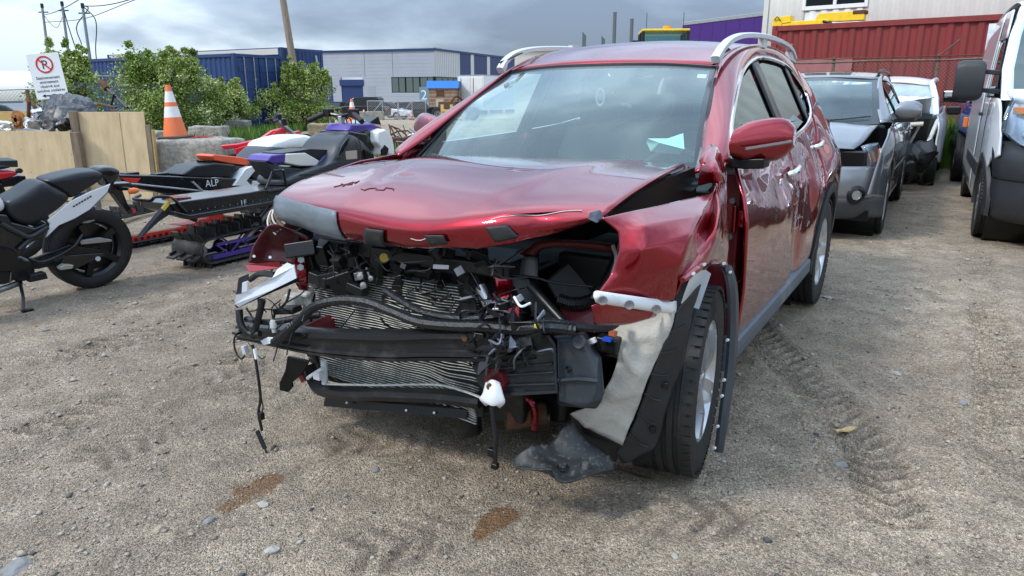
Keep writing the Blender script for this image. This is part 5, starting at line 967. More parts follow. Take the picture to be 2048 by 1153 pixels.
# ---- smashed white van-like car further back
WP = mat('white_paint', (.66, .68, .70), .35, 0, .6, dirt=(.30, .28, .26), dscale=4, damt=.2)
WF = Frame(6.02, 11.95, -121.5)
wr = thing('wrecked_car', 'smashed white car with crumpled raised hood near the chain link fence', 'car', WF.M)
b = MB(); b.grid(patch([[(-.75, y*.62, 1.62-.06*y*y) for y in (-1, -.5, 0, .5, 1)], [(-1.6, y*.66, 1.72-.07*y*y) for y in (-1, -.5, 0, .5, 1)], [(-3.4, y*.62, 1.66-.07*y*y) for y in (-1, -.5, 0, .5, 1)]], 12, 12, lambda p, u, v: p+noise.noise_vector(p*3)*.012)); b.build('roof', WP, wr, 50, solid=.02)
b = MB(); b.grid(patch([[(.02, y*.78, 1.12) for y in (-1, 0, 1)], [(-.38, y*.70, 1.40) for y in (-1, 0, 1)], [(-.75, y*.62, 1.60-.05*y*y) for y in (-1, 0, 1)]], 10, 12)); b.build('windshield', glass_mat('cracked_glass', (.66, .72, .72), 1.2, .05, .5), wr, 60)
for sg in (1, -1):
    MB().tube(curve([(.08, sg*.80, 1.08), (-.38, sg*.73, 1.40), (-.78, sg*.65, 1.60), (-1.6, sg*.68, 1.66)], 12), .045, 8).jit(.012, 8).build('door_frame', WP, wr)
    MB().grid(patch([[(.45, sg*.88, .50), (-.3, sg*.93, .35), (-1.5, sg*.93, .30), (-3.4, sg*.88, .35)], [(.40, sg*.86, .95), (-.3, sg*.92, .90), (-1.5, sg*.93, .85), (-3.4, sg*.90, .9)], [(.20, sg*.82, 1.10), (-.3, sg*.85, 1.12), (-1.5, sg*.86, 1.15), (-3.4, sg*.82, 1.2)]], 14, 30, lambda p, u, v: p+noise.noise_vector(p*3.5)*.03*(1-v))).build('body_side', WP, wr, 50, solid=.02)
    MB().grid([[(-.4, sg*.84, 1.13), (-3.3, sg*.81, 1.2)], [(-.75, sg*.67, 1.56), (-3.2, sg*.62, 1.6)]]).build('side_window', PRIVACY, wr)
    wheel(wr, -.05, sg*.80, .34, .215, .21, 5, 'double'); wheel(wr, -2.8, sg*.80, .34, .215, .21, 5, 'double')
    MB().box((-.25, sg*1.02, 1.17), (.10, .20, .13)).build('door_mirror', SATIN, wr, bevel=.03)
b = MB(); b.grid(patch([[(.05, -.70, 1.12), (.10, 0, 1.15), (.05, .70, 1.13)], [(.30, -.75, 1.22), (.40, -.1, 1.40), (.30, .70, 1.33)], [(.55, -.72, 1.12), (.62, 0, 1.22), (.58, .76, 1.38)]], 18, 22, lambda p, u, v: p+noise.noise_vector(p*6)*.05)); b.build('hood', WP, wr, 40, solid=.01)
MB().bx(-.1, .45, -.72, .72, .45, 1.05).jit(.05, 5).build('engine_bay', SATIN, wr); MB().tube([(.62, -.62, .92), (.66, 0, .93), (.58, .66, .98)], .035, 8).jit(.015, 10).build('radiator_bar', mat('cream_steel', (.52, .50, .43), .5), wr)
for (a, c) in (((.55, .45, .50), (.50, .62, 1.0)), ((.6, .1, .5), (.58, .12, .95)), ((.52, .72, .55), (.35, .84, 1.05))): MB().bar(a, c, .05, .03).build('bent_support', STEEL if a[1] < .5 else WP, wr)
b = MB(); b.grid(patch([[(.60, -.85, .72), (.75, -.2, .78), (.78, .4, .74), (.62, .80, .70)], [(.75, -.90, .50), (.95, -.2, .52), (1.0, .5, .56), (.80, .86, .55)], [(.72, -.80, .22), (.90, -.2, .16), (.92, .5, .20), (.72, .78, .24)], [(.55, -.75, .10), (.7, -.2, .08), (.7, .5, .08), (.55, .85, .12)]], 26, 30, lambda p, u, v: p+noise.noise_vector(p*6)*.10+noise.noise_vector(p*14)*.03)); b.build('torn_bumper', BLACKPL, wr, 22, solid=.01)
MB().bx(-3.5, -3.4, -.85, .85, .35, 1.2).build('tailgate', WP, wr); MB().bx(-3.4, -.2, -.8, .8, .22, .34).build('floor_pan', SATIN, wr)
# ---- white delivery van at the right edge
VP = mat('van_white_paint', (.64, .67, .71), .28, 0, .8, .05, var=.04, vscale=2); VBL = mat('van_black_bumper', (.024, .026, .030), .5, var=.2, vscale=4, bump=.12, bscale=250)
VF = Frame(5.67, 6.83, -119.8)
van = thing('delivery_van', 'white high roof delivery van with black bumper and tow mirrors', 'van', VF.M)
HW = 1.00
def VS(x, z): return HW-.10*max(0, (z-1.05)/1.4)**1.6-(.30*(x/.95)**2.2 if x > 0 else 0)-.05*max(0, .5-z)
for sg in (1, -1):
    def vs_sheet(nm, bot, top, nu, nv, m, off=0):
        B = [Vector((x, z, 0)) for x, z in bot]; T = [Vector((x, z, 0)) for x, z in top]
        return MB().grid([[Vector((p.x, sg*(VS(p.x, p.y)+off), p.y)) for p in (lerp(cr1(B, j/(nu-1)), cr1(T, j/(nu-1)), i/(nv-1)) for j in range(nu))] for i in range(nv)]).build(nm, m, van, 60, solid=.015)
    ar = [(.43*math.cos(R(a)), .36+.43*math.sin(R(a))) for a in np.linspace(8, 172, 9)]
    vs_sheet('front_fender', [(.56, .86)]+[(x, max(z, .80)) if x > .3 else (x, z) for x, z in ar]+[(-.46, .30)], [(.52, 1.04), (.46, 1.16), (.40, 1.28), (.32, 1.36), (.22, 1.38), (.10, 1.38), (-.02, 1.38), (-.14, 1.38), (-.26, 1.38), (-.36, 1.38), (-.46, 1.38)], 30, 12, VP)
    vs_sheet('front_door', [(-.47, .30), (-1.42, .30)], [(-.47, 1.38), (-1.42, 1.38)], 8, 14, VP); vs_sheet('cargo_side', [(-1.43, .30), (-3.0, .30), (-4.4, .35)], [(-1.43, 2.30), (-3.0, 2.30), (-4.4, 2.28)], 10, 16, VP)
    vs_sheet('door_window', [(-.20, 1.40), (-1.34, 1.40)], [(-.62, 1.98), (-1.34, 2.02)], 10, 6, PRIVACY, -.012); vs_sheet('door_window_frame', [(-.40, 1.97), (-1.42, 2.0)], [(-.52, 2.25), (-1.42, 2.30)], 8, 5, VP); vs_sheet('door_pillar', [(-1.33, 1.38), (-1.44, 1.38)], [(-1.33, 2.02), (-1.44, 2.02)], 4, 6, VP)
    # black arch ring, A pillar, mirrors
    MB().grid([[Vector(((.43+dr)*math.cos(R(a)), sg*(VS((.43+dr)*math.cos(R(a)), .6)+dy), .36+(.43+dr)*math.sin(R(a)))) for a in np.linspace(-10, 190, 22)] for dr, dy in ((-.03, -.03), (-.02, .018), (.06, .018), (.075, -.012))]).build('arch_cladding', VBL, van, 50)
    MB().lathe([(.45, -.4), (.45, -.03)], o=(0, sg*.95, .36), ax=(0, sg, 0), n=20).build('wheel_house', SATIN, van)
    MB().loft([[Vector((p[0]+dx, sg*(p[1]+dy), p[2])) for dx, dy in ((.06, -.07), (.03, .03), (-.06, .03), (-.04, -.05))] for p in ((.30, .93, 1.36), (-.05, .94, 1.66), (-.42, .90, 2.0), (-.75, .83, 2.30))]).build('front_pillar', VP, van, 50, bevel=.01)
    b = MB(); secs = []
    for q in np.linspace(0, 1, 7): kk = 1-abs(2*q-1)**6*.18; secs.append([Vector((-.10+.09*max(math.cos(a), -.5)*(1-.2*q), sg*(1.10+.26*q), 1.55+.20*kk*math.copysign(abs(math.sin(a))**.45, math.sin(a)))) for a in np.linspace(0, 6.283, 17)[:-1]])
    mm = b.loft(secs).build('tow_mirror', VBL, van, 60, bevel=.02)
    for z in (1.46, 1.64): MB().bar((-.12, sg*.95, z-.02), (-.12, sg*1.14, z), .05, .045).build('mirror_arm', VBL, mm, bevel=.008)
    wheel(van, 0, sg*.885, .36, .225, .215, 8, 'steel', spin=11); wheel(van, -3.45, sg*.885, .36, .225, .215, 8, 'steel', spin=11)
    lr = patch([[(.66, sg*.50, 1.20), (.55, sg*.70, 1.31), (.36, sg*.86, 1.40)], [(.78, sg*.52, 1.02), (.66, sg*.75, 1.10), (.44, sg*.905, 1.24)], [(.84, sg*.54, .93), (.72, sg*.76, .96), (.50, sg*.92, 1.08)]], 10, 12)
    lm = MB().grid([[p+Vector((.012, .010*sg, 0)) for p in r] for r in lr]).build('headlamp', LENS, van, 60, solid=.006); MB().grid([[p+Vector((-.04, -.03*sg, -.01)) for p in r] for r in lr]).build('lamp_reflector', MAT['lamp_chrome'], lm, 60); MB().box((.50, sg*.78, 1.27), (.16, .10, .07), Matrix.Rotation(R(-30*sg), 3, 'Z')).build('amber_marker', mat('amber_lens_dark', (.55, .22, .08), .3), lm, bevel=.01); MB().lathe([(0, .02), (.05, .016), (.065, -.01), (.065, -.04)], o=(.66, sg*.72, 1.06), ax=(1, sg*.5, .1), n=18).build('lamp_projector', CHROME, lm)
bp = [[Vector((.98+dx-.50*abs(q)**2.6, q*(.93 if z < .8 else .96), z)) for q in np.linspace(-1, 1, 27)] for z, dx in ((.98, -.16), (.86, -.04), (.66, 0), (.64, -.03), (.44, -.01), (.30, -.06), (.24, -.14))]
MB().grid(patch(bp, 20, 27)).build('front_bumper', VBL, van, 40, solid=.015)
MB().grid(patch([[Vector((.84-.40*abs(q)**3, q*.62, .96)) for q in np.linspace(-1, 1, 9)], [Vector((.80-.35*abs(q)**3, q*.60, 1.10)) for q in np.linspace(-1, 1, 9)], [Vector((.72-.30*abs(q)**3, q*.52, 1.22)) for q in np.linspace(-1, 1, 9)]], 8, 12)).build('grille', VBL, van, 40)
MB().grid(patch([[Vector((.70-.30*abs(q)**3, q*.56, 1.22)) for q in np.linspace(-1, 1, 9)], [Vector((.62-.25*abs(q)**3, q*.86, 1.36)) for q in np.linspace(-1, 1, 9)], [Vector((.40-.15*abs(q)**3, q*.93, 1.46)) for q in np.linspace(-1, 1, 9)]], 10, 14)).build('hood', VP, van, 50, solid=.01)
MB().grid(patch([[Vector((.40-.14*q*q, q*.90, 1.44)) for q in (-1, -.5, 0, .5, 1)], [Vector((.02-.10*q*q, q*.90, 1.82)) for q in (-1, -.5, 0, .5, 1)], [Vector((-.55-.14*q*q, q*.80, 2.28)) for q in (-1, -.5, 0, .5, 1)]], 12, 14)).build('windshield', GLASS, van, 60)
b = MB(); b.tube([(.30, -.70, 1.53), (.24, 0, 1.60)], .012, 6); b.build('wiper', SATIN, van)
MB().grid(patch([[Vector((-.55-.14*q*q, q*.83, 2.27)) for q in (-1, -.5, 0, .5, 1)], [Vector((-1.0, q*.88, 2.48-.12*q*q)) for q in (-1, -.5, 0, .5, 1)], [Vector((-2.5, q*.90, 2.52-.15*q*q)) for q in (-1, -.5, 0, .5, 1)], [Vector((-4.4, q*.89, 2.48-.15*q*q)) for q in (-1, -.5, 0, .5, 1)]], 16, 14)).build('roof', VP, van, 50, solid=.01)
MB().bx(-4.42, -4.38, -.95, .95, .4, 2.42).build('rear_doors', VP, van); MB().bx(-4.3, .5, -.85, .85, .25, .36).build('floor_pan', SATIN, van); MB().bx(-1.6, -1.55, -.9, .9, .36, 2.2).build('cargo_bulkhead', SATIN, van); MB().bx(-.7, .25, -.85, .85, .9, 1.38).build('dashboard', DARKIN, van, bevel=.04)
for sg in (1, -1): MB().lathe([(0, .01), (.05, .008), (.056, -.02)], o=(.835, sg*.62, .52), ax=(1, sg*.5, 0), n=18).build('fog_lamp', MAT['lamp_chrome'], van); 
for sg in (1, -1):
    for x, z0, z1 in ((-.465, .34, 1.36), (-1.425, .34, 2.2)): MB().tube([(x, sg*(VS(x, z)+.008), z) for z in np.linspace(z0, z1, 10)], .005, 4).build('panel_gap', SATIN, van)
    MB().loft([[Vector((x, sg*(VS(x, .62)+dy), z)) for dy, z in ((.0, .56), (.022, .57), (.022, .70), (.0, .71))] for x in np.linspace(-.55, -3.0, 6)]).build('side_moulding', VBL, van)
    MB().box((-1.25, sg*(VS(-1.25, 1.2)+.03), 1.20), (.16, .03, .04)).build('door_handle', VBL, van, bevel=.008)
MB().tube(bp[3], .008, 5).build('bumper_groove', SATIN, van); MB().box((.955, 0, .56), (.02, .9, .10)).build('lower_intake', SATIN, van)
# ---- blue pickup wreck behind the van
BP = mat('deep_blue_paint', (.010, .030, .18), .3, .3, 1.0, dirt=(.2, .2, .22), dscale=5, damt=.2)
BF = Frame(8.35, 11.75, -119)
bl = thing('wrecked_pickup', 'blue pickup wreck with bare front wheel behind the white van', 'pickup', BF.M)
for sg in (1, -1):
    MB().grid(patch([[(.55, sg*.86, .75), (0, sg*.96, .84), (-.6, sg*.95, .55), (-3, sg*.95, .5)], [(.5, sg*.85, 1.05), (0, sg*.93, 1.10), (-.6, sg*.95, 1.05), (-3, sg*.95, 1.0)], [(.4, sg*.78, 1.18), (0, sg*.86, 1.22), (-.6, sg*.88, 1.28), (-3, sg*.9, 1.25)]], 12, 26, lambda p, u, v: p+noise.noise_vector(p*4)*.035*(1-v))).build('body_side', BP, bl, 45, solid=.015)
    wheel(bl, 0, sg*.84, .40, .27, .23, 6, 'double'); wheel(bl, -3.3, sg*.84, .40, .27, .23, 6, 'double')
    b = MB(); b.box((-.35, sg*1.16, 1.42), (.12, .20, .12)); mm = b.build('tow_mirror', CHROME, bl, bevel=.03); MB().bar((-.4, sg*.9, 1.32), (-.36, sg*1.24, 1.34), .05, .09).build('mirror_arm', SATIN, mm)
    b = MB(); b.box((.35, sg*.88, .98), (.06, .10, .16)); b.build('amber_marker', MAT['amber_lens'], bl, bevel=.01); b = MB(); b.box((.62, sg*.70, .72), (.12, .22, .22)); b.jit(.03, 6).build('headlamp_shell', CHROME, bl, bevel=.02)
MB().grid(patch([[(.5, -.78, 1.12), (.55, 0, 1.2), (.5, .78, 1.15)], [(.1, -.84, 1.30), (.15, 0, 1.42), (.1, .84, 1.34)], [(-.5, -.84, 1.28), (-.5, 0, 1.34), (-.5, .84, 1.30)]], 14, 18, lambda p, u, v: p+noise.noise_vector(p*5)*.04)).build('hood', BP, bl, 40, solid=.012)
b = MB(); b.loft([[Vector((x, y, z)) for y, z in ((-.88, 1.28), (-.66, zt), (.66, zt), (.88, 1.28))] for x, zt in ((-.55, 1.34), (-1.1, 1.84), (-2.2, 1.86), (-2.6, 1.34))]); b.build('cab', BP, bl, 40); MB().bx(-3.9, .3, -.6, .6, .4, .62).build('chassis', SATIN, bl); MB().bx(-5.0, -2.6, -.9, .9, .75, 1.22).build('cargo_bed', BP, bl, bevel=.02)
b = MB()
for k in range(9): r_ = random.Random(k); p0 = Vector((.3+r_.uniform(-.2, .3), -.5+r_.uniform(-.3, .5), 1.2)); b.tube([p0, p0+Vector((r_.uniform(-.1, .1), r_.uniform(-.1, .1), .2)), p0+Vector((r_.uniform(-.2, .2), r_.uniform(-.2, .2), .34))], .006, 5)
b.build('loose_wires', LOOM, bl)['kind'] = 'stuff'
# ================================================================== right background: container, office, fence, boom, trailer, loader
def corr(L, h, pitch, depth, thick=.004, n_per=4):
    """corrugated sheet in the x/z plane, relief along y: trapezoid profile"""
    xs = []; k = int(round(L/pitch)); p = L/k
    for i in range(k):
        for f, d in ((0, 0), (.32, 0), (.5, 1), (.82, 1)): xs.append((i*p+f*p, -d*depth))
    xs.append((L, 0)); return [[Vector((x, y, z)) for x, y in xs] for z in (0, h)]
CONT_R = mat('container_red_paint', (.21, .024, .023), .55, 0, 0, var=.18, vscale=1.2, dirt=(.105, .038, .028), dscale=2.0, damt=.5, stretch=(4, 1, .3))
CONT_B = mat('container_blue_paint', (.015, .044, .145), .50, 0, 0, var=.2, vscale=1.2, dirt=(.05, .07, .14), dscale=1.5, damt=.35, stretch=(3, 1, .35))
def container(name, label, M, L, W, Hh, m, doors=None, group=None):
    """origin at a lower corner; the long side seen lies along +x at y=0 facing -y; doors at x=0 or x=L"""
    t = thing(name, label, 'container', M, group)
    MB().grid([[v+Vector((.10, .036, .16)) for v in r] for r in corr(L-.2, Hh-.28, .28, -.036)]).build('side_wall', m, t, 20); MB().grid([[Vector((v.x+.10, W-.036-v.y, v.z+.16)) for v in r] for r in corr(L-.2, Hh-.28, .28, -.036)]).build('side_wall', m, t, 20)
    for nm, z0, z1 in (('bottom_rail', 0, .16), ('top_rail', Hh-.12, Hh)):
        for y in (0, W-.07): MB().bx(.08, L-.08, y, y+.07, z0, z1).build(nm, m, t, bevel=.006)
    for x in (0, L-.14):
        for y in (0, W-.14): MB().bx(x, x+.14, y, y+.14, 0, Hh+.006).build('corner_post', m, t, bevel=.006)
        for z0 in (0, Hh-.12): MB().bx(x+.001, x+.139, .14, W-.14, z0, z0+.12).build('end_rail', m, t, bevel=.005)
    MB().bx(.05, L-.05, .05, W-.05, Hh-.06, Hh-.02).build('roof', m, t)
    for xe in (0, L):
        s_ = 1 if xe == 0 else -1
        if doors == ('x0' if xe == 0 else 'xL'):
            for k in range(2):
                y0, y1 = (.16, W/2-.02) if k == 0 else (W/2+.02, W-.16); dn = MB(); dn.bx(xe+s_*.03, xe+s_*.07, y0, y1, .13, Hh-.13); d = dn.build('door', m, t, bevel=.008)
                for j in range(4): zz = lerp(.35, Hh-.65, j/3); MB().bx(xe+s_*.015, xe+s_*.03, y0+.06, y1-.06, zz, zz+.30).build('door_panel', m, d, bevel=.01)
                for yy in (lerp(y0, y1, .3), lerp(y0, y1, .75)): MB().cyl((xe-s_*.01, yy, .1), (xe-s_*.01, yy, Hh-.1), .018, 8).build('lock_rod', GALV, d)
                for zz in (.4, 1.1, 1.9, 2.4): MB().bx(xe-s_*.005, xe+s_*.03, (y0-.02 if k == 0 else y1-.06), (y0+.06 if k == 0 else y1+.02), zz, zz+.12).build('hinge', m, d)
        else:
            rows = [[Vector((xe+s_*(.03-v.y*1.0), v.x+.14, v.z+.12)) for v in r] for r in corr(W-.28, Hh-.24, .24, -.04)]; MB().grid(rows).build('end_wall', m, t, 20)
    return t
ang = math.atan2(-2.65, 3.62); MR = Matrix.Translation((6.34, 18.35, .12)) @ Matrix.Rotation(ang, 4, 'Z')
cr_ = container('shipping_container', 'long rusty red shipping container behind the chain link fence', MR, 12.19, 2.44, 2.90, CONT_R, 'xX')
MB().bx(.38, 1.9, -.003, .003, 1.75, 2.12).build('faded_patch', mat('faded_red_patch', (.34, .12, .125), .6, var=.2, vscale=4), cr_); MB().bx(.42, .52, -.01, .005, 2.22, 2.48).build('id_plate', mat('id_plate_paint', (.33, .16, .10), .6), cr_)
for x in (.3, 4, 8, 11.8):
    o = MB().bx(x, x+.2, .1, 2.3, -.14, 0).build('timber_block', mat('weathered_timber', (.22, .17, .12), .85, var=.3, vscale=8), cr_)
# white corrugated site office behind and above
OFF = mat('office_cladding', (.56, .55, .51), .55, var=.08, vscale=1.5, dirt=(.38, .36, .32), dscale=.8, damt=.2)
MO = Matrix.Translation((7.0, 20.9, 0)) @ Matrix.Rotation(ang, 4, 'Z')
off = thing('site_office', 'pale ribbed metal site office above the red container', 'building', MO)
def ribwall(L, h, z0): return [[v+Vector((0, 0, z0)) for v in r] for r in corr(L, h, .30, .025)]
# wall around the window opening
wx0, wx1, wz0, wz1 = 1.05, 2.5, 3.68, 5.0
for nm, x0, x1, z0, z1 in (('wall_cladding', 0, wx0, 0, 7), ('wall_cladding', wx1, 16, 0, 7), ('wall_cladding', wx0, wx1, 0, wz0), ('wall_cladding', wx0, wx1, wz1, 7)): MB().grid([[v+Vector((x0, 0, 0)) for v in r] for r in ribwall(x1-x0, z1-z0, z0)]).build(nm, OFF, off, 20, solid=.003)
MB().grid([[Vector((v.y, v.x, v.z)) for v in r] for r in ribwall(6, 7, 0)]).build('end_cladding', OFF, off, 20, solid=.003); MB().bx(-.05, .08, -.05, .08, 0, 7).build('corner_flashing', OFF, off); MB().bx(-.1, 16.1, -.1, 6.1, 7.0, 7.15).build('roof', GALV, off)
win = MB(); 
for x0, x1, z0, z1 in ((wx0-.02, wx1+.02, wz0-.10, wz0), (wx0-.02, wx1+.02, wz1, wz1+.08), (wx0-.08, wx0, wz0-.10, wz1+.08), (wx1, wx1+.08, wz0-.10, wz1+.08), (1.74, 1.82, wz0, wz1)): win.bx(x0, x1, -.05, .03, z0, z1)
wf = win.build('window', WHITEPL, off, bevel=.006); MB().bx(wx0, 1.74, .012, .02, wz0, wz1).build('pane', PRIVACY, wf); MB().bx(1.82, wx1, .012, .02, wz0, wz1).build('pane', PRIVACY, wf)
MB().bx(wx0-.3, wx1+.3, .6, .62, 3.8, 5.9).build('room_back', GREYIN, off)
MB().bx(5.0, 16, -.06, .0, 2.95, 3.07).build('base_flashing', WHITEPL, off)
ac = thing('cooling_unit', 'black grated cooling unit on top of the red container by the van', 'cooling unit', MR @ Matrix.Translation((5.95, .25, 2.92)))
MB().bx(0, 1.3, 0, .7, .02, .95).build('casing', SATIN, ac, bevel=.01)
for k in range(9): MB().bx(.04, 1.26, -.012, 0, .10+k*.09, .14+k*.09).build('louvre', mat('louvre_grey', (.06, .06, .06), .5), ac)
MB().bx(-.08, 1.4, -.05, .7, .0, .02).build('tray', GALV, ac)
# yellow lift boom resting behind the container's end
YEL = mat('machine_yellow', (.80, .55, .02), .45, var=.08, vscale=3, dirt=(.15, .10, .03), dscale=6, damt=.25)
bm_ = thing('lift_boom', 'yellow folded lift boom over the end of the red container', 'boom lift', MR @ Matrix.Translation((-.28, .9, 1.14)) @ Matrix.Diagonal((.52, 1, .6, 1)))
MB().bx(.35, 2.6, .0, .30, 3.00, 3.22).build('lower_arm', YEL, bm_, bevel=.02); MB().prism([(1.95, .02, 3.22), (2.1, .02, 3.46), (4.1, .02, 3.48), (4.1, .02, 3.12), (2.9, .02, 3.13)], (0, .26, 0)).build('upper_arm', YEL, bm_, bevel=.01); b = MB(); b.prism([(0, -.02, 2.95), (0, -.02, 3.40), (.85, -.02, 3.46), (.85, -.02, 3.18), (.45, -.02, 3.15), (.4, -.02, 2.95)], (0, .34, 0)); b.build('pivot_bracket', YEL, bm_, bevel=.015)
MB().bx(3.6, 4.16, .0, .30, 3.36, 3.50).build('rusty_head', RUST, bm_, bevel=.02); MB().tube(curve([(.1, -.04, 3.3), (.25, -.08, 3.42), (.4, -.04, 3.25)], 8), .02, 6).build('hydraulic_hose', HOSE, bm_); MB().cyl((2.35, -.02, 3.15), (2.75, -.02, 3.05), .05, 8).build('ram', SATIN, bm_); MB().bx(.1, .5, .0, .3, -1.8, 2.97).build('mast', YEL, bm_)
# purple box trailer
PUR = mat('purple_trailer_skin', (.055, .016, .16), .4, var=.1, vscale=.6, rvar=.05)
a_, c_ = at(1365, 46, 27.5), at(1536, 38, 24.0); dx, dy = c_.x-a_.x, c_.y-a_.y; MT = Matrix.Translation((a_.x, a_.y, 0)) @ Matrix.Rotation(math.atan2(dy, dx), 4, 'Z'); zt = a_.z
tr_ = thing('box_trailer', 'purple box trailer behind the wheel loader', 'trailer', MT); MB().bx(0, 9, 0, 2.5, 1.2, zt-.10).build('box_body', PUR, tr_, bevel=.02); MB().bx(-.02, 9.02, -.02, 2.52, zt-.10, zt+.02).build('roof_rail', GALV, tr_, bevel=.01); MB().bx(0, 9, .05, 2.45, 1.0, 1.2).build('chassis', SATIN, tr_)
for k in range(14): MB().bx(.3+k*.62, .32+k*.62, -.006, 0, 1.25, zt-.12).build('panel_seam', PUR, tr_)
wheel(tr_, 7.0, .25, .5, .28, .29, 5, 'steel'); wheel(tr_, 7.0, 2.25, .5, .28, .29, 5, 'steel'); wheel(tr_, 8.2, .25, .5, .28, .29, 5, 'steel'); wheel(tr_, 8.2, 2.25, .5, .28, .29, 5, 'steel'); MB().bx(1.2, 1.35, .3, .5, 0, 1.0).build('landing_leg', STEEL, tr_); MB().bx(1.2, 1.35, 2.0, 2.2, 0, 1.0).build('landing_leg', STEEL, tr_)
# wheel loader, cab visible above the red car's roof
LFr = Frame(at(1325, 95, 21).x, 21.0, -95); ld = thing('wheel_loader', 'yellow roofed wheel loader cab beyond the red car', 'loader', LFr.M @ Matrix.Diagonal((1, 1, .93, 1)))
MB().loft([[Vector((x, y, z)) for x, y in ((-.66, -.64), (.66, -.64), (.66, .64), (-.66, .64))] for z in (3.31, 3.37)]).build('cab_roof', YEL, ld, bevel=.02)
for x in (-.60, -.05, .60):
    for y in (-.60, .60): MB().bar((x*1.02, y, 1.6), (x, y, 3.30), .08, .08).build('cab_post', SATIN, ld)
for y in (-.60, .60): MB().bx(-.56, .56, y-.006, y+.006, 2.0, 3.28).build('side_window', SIDEGLASS, ld)
for x in (-.60, .60): MB().bx(x-.006, x+.006, -.56, .56, 2.0, 3.28).build('front_window', SIDEGLASS, ld)
MB().bx(-.64, .64, -.62, .62, 1.5, 2.0).build('cab_base', SATIN, ld, bevel=.03); MB().bx(-.3, .3, -.25, .25, 2.0, 2.75).build('seat', DARKIN, ld, bevel=.05); MB().cyl((0, .1, 3.42), (0, .1, 3.50), .12, 10).build('beacon', mat('orange_beacon', (.75, .30, .03), .4), ld); MB().bx(-2.6, -.7, -.75, .75, 1.0, 2.0).build('engine_cover', YEL, ld, bevel=.08); MB().bx(-.6, 1.9, -.5, .5, .7, 1.5).build('front_frame', YEL, ld, bevel=.05)
for y in (-.62, .62): b = MB(); b.box((.72, y*1.3, 2.9), (.06, .16, .30)); b.bar((.6, y, 3.0), (.70, y*1.25, 3.0), .03, .03); b.build('cab_mirror', SATIN, ld, bevel=.01)
for x in (-1.7, 1.3):
    for y in (-.95, .95): wheel(ld, x, y, .70, .5, .36, 6, 'steel')
for y in (-.5, .5): MB().cyl((.3, y, 3.42), (.3, y, 3.85), .008, 5).build('antenna', SATIN, ld)
# upright pipes and posts
for px, py, Y, r_, lab in ((1230, 25, 19, .045, 'taller upright steel pipe beyond the red car roof'), (1264, 38, 19.5, .045, 'shorter upright steel pipe beside the taller one')):
    p = at(px, py, Y); o = MB().lathe([(r_, 0), (r_, p.z-.02), (r_*1.08, p.z-.02), (r_*1.08, p.z), (r_*.8, p.z), (r_*.8, p.z-.2)], n=16).build('steel_pipe', mat('dull_steel_pipe', (.16, .17, .18), .4, .7), None); o.location = (p.x, p.y, 0); tag(o, lab, 'pipe', 'upright pipes beyond the red car roof')
for px, py, Y, lab in ((1169, 64, 24, 'angled top steel post left of the upright pipes'), (1207, 72, 26, 'angled top steel post close to the taller pipe')):
    p = at(px, py, Y); o = MB().prism([(-.06, 0, 0), (.06, 0, 0), (.06, 0, p.z-.12), (-.06, 0, p.z)], (0, .10, 0)).build('steel_post', mat('grey_green_post', (.12, .15, .15), .5, .4), None); o.location = (p.x, p.y, 0); tag(o, lab, 'post', 'angled posts beyond the red car roof')
# chain link fence in front of the container
LINK = mat('chain_link_wire', (.22, .20, .17), .6, .5)
def chainlink(L, h, pitch=.07, r=.0022, z0=.05):
    vs = []; fs = []
    def wire(a, c):
        d = (c-a).normalized(); u = Vector((0, r, 0)); w = d.cross(Vector((0, 1, 0)))*r; k = len(vs); vs.extend([a+u, a-u*.5+w*.87, a-u*.5-w*.87, c+u, c-u*.5+w*.87, c-u*.5-w*.87]); fs.extend([(k, k+1, k+4, k+3), (k+1, k+2, k+5, k+4), (k+2, k, k+3, k+5)])
    n = int((L+h)/pitch)+1
    for i in range(n):
        s0 = i*pitch
        for fl in (0, 1):
            x0, x1 = max(0, s0-h), min(L, s0)
            if x1 <= x0: continue
            a = Vector((x0, 0, s0-x0)); c = Vector((x1, 0, s0-x1))
            if fl: a = Vector((L-a.x, .002, a.z)); c = Vector((L-c.x, .002, c.z))
            a.z += z0; c.z += z0; wire(a, c)
    b = MB(); b.v = vs; b.f = fs; b.mi = [0]*len(fs); return b
def fence(name, label, A, Bp, h, posts, pitch=.075, r=.0024, rail=.022, wirem=LINK, pm=GALV):
    d = Bp-A; L = d.length; M = Matrix.Translation(A) @ Matrix.Rotation(math.atan2(d.y, d.x), 4, 'Z'); t = thing(name, label, 'fence', M)
    w = chainlink(L, h-.08, pitch, r).build('wire_mesh', wirem, t, 0); w['kind'] = 'stuff'
    MB().tube([(L*k/12, 0, h+.012*math.sin(k*1.9)) for k in range(13)], rail, 8).build('top_rail', pm, t)
    for x in posts: MB().cyl((x, .03, 0), (x, .03, h+.12), .034, 10).build('post', pm, t)
    return t, L
A = Vector((5.6, 17.9, 0)); Bv = Vector((12.4, 13.1, 0)); RUSTPOST = mat('rusty_galvanised', (.20, .17, .13), .7, .4, var=.4, vscale=9, vcol=(.10, .07, .05))
frx, L_ = fence('chain_link_fence', 'rusty chain link fence with sagging top wire before the red container', A, Bv, 2.12, [.3, 2.0, 4.05, 6.4, 8.2], pm=RUSTPOST)
MB().tube([(L_*k/40, -.02, 2.19+.03*noise.noise(Vector((k*.45, 0, 0)))) for k in range(41)], .012, 5).build('barbed_wire', RUST, frx); MB().cyl((4.05, .03, 2.2), (4.42, -.12, 2.52), .014, 6).build('barb_arm', RUSTPOST, frx)
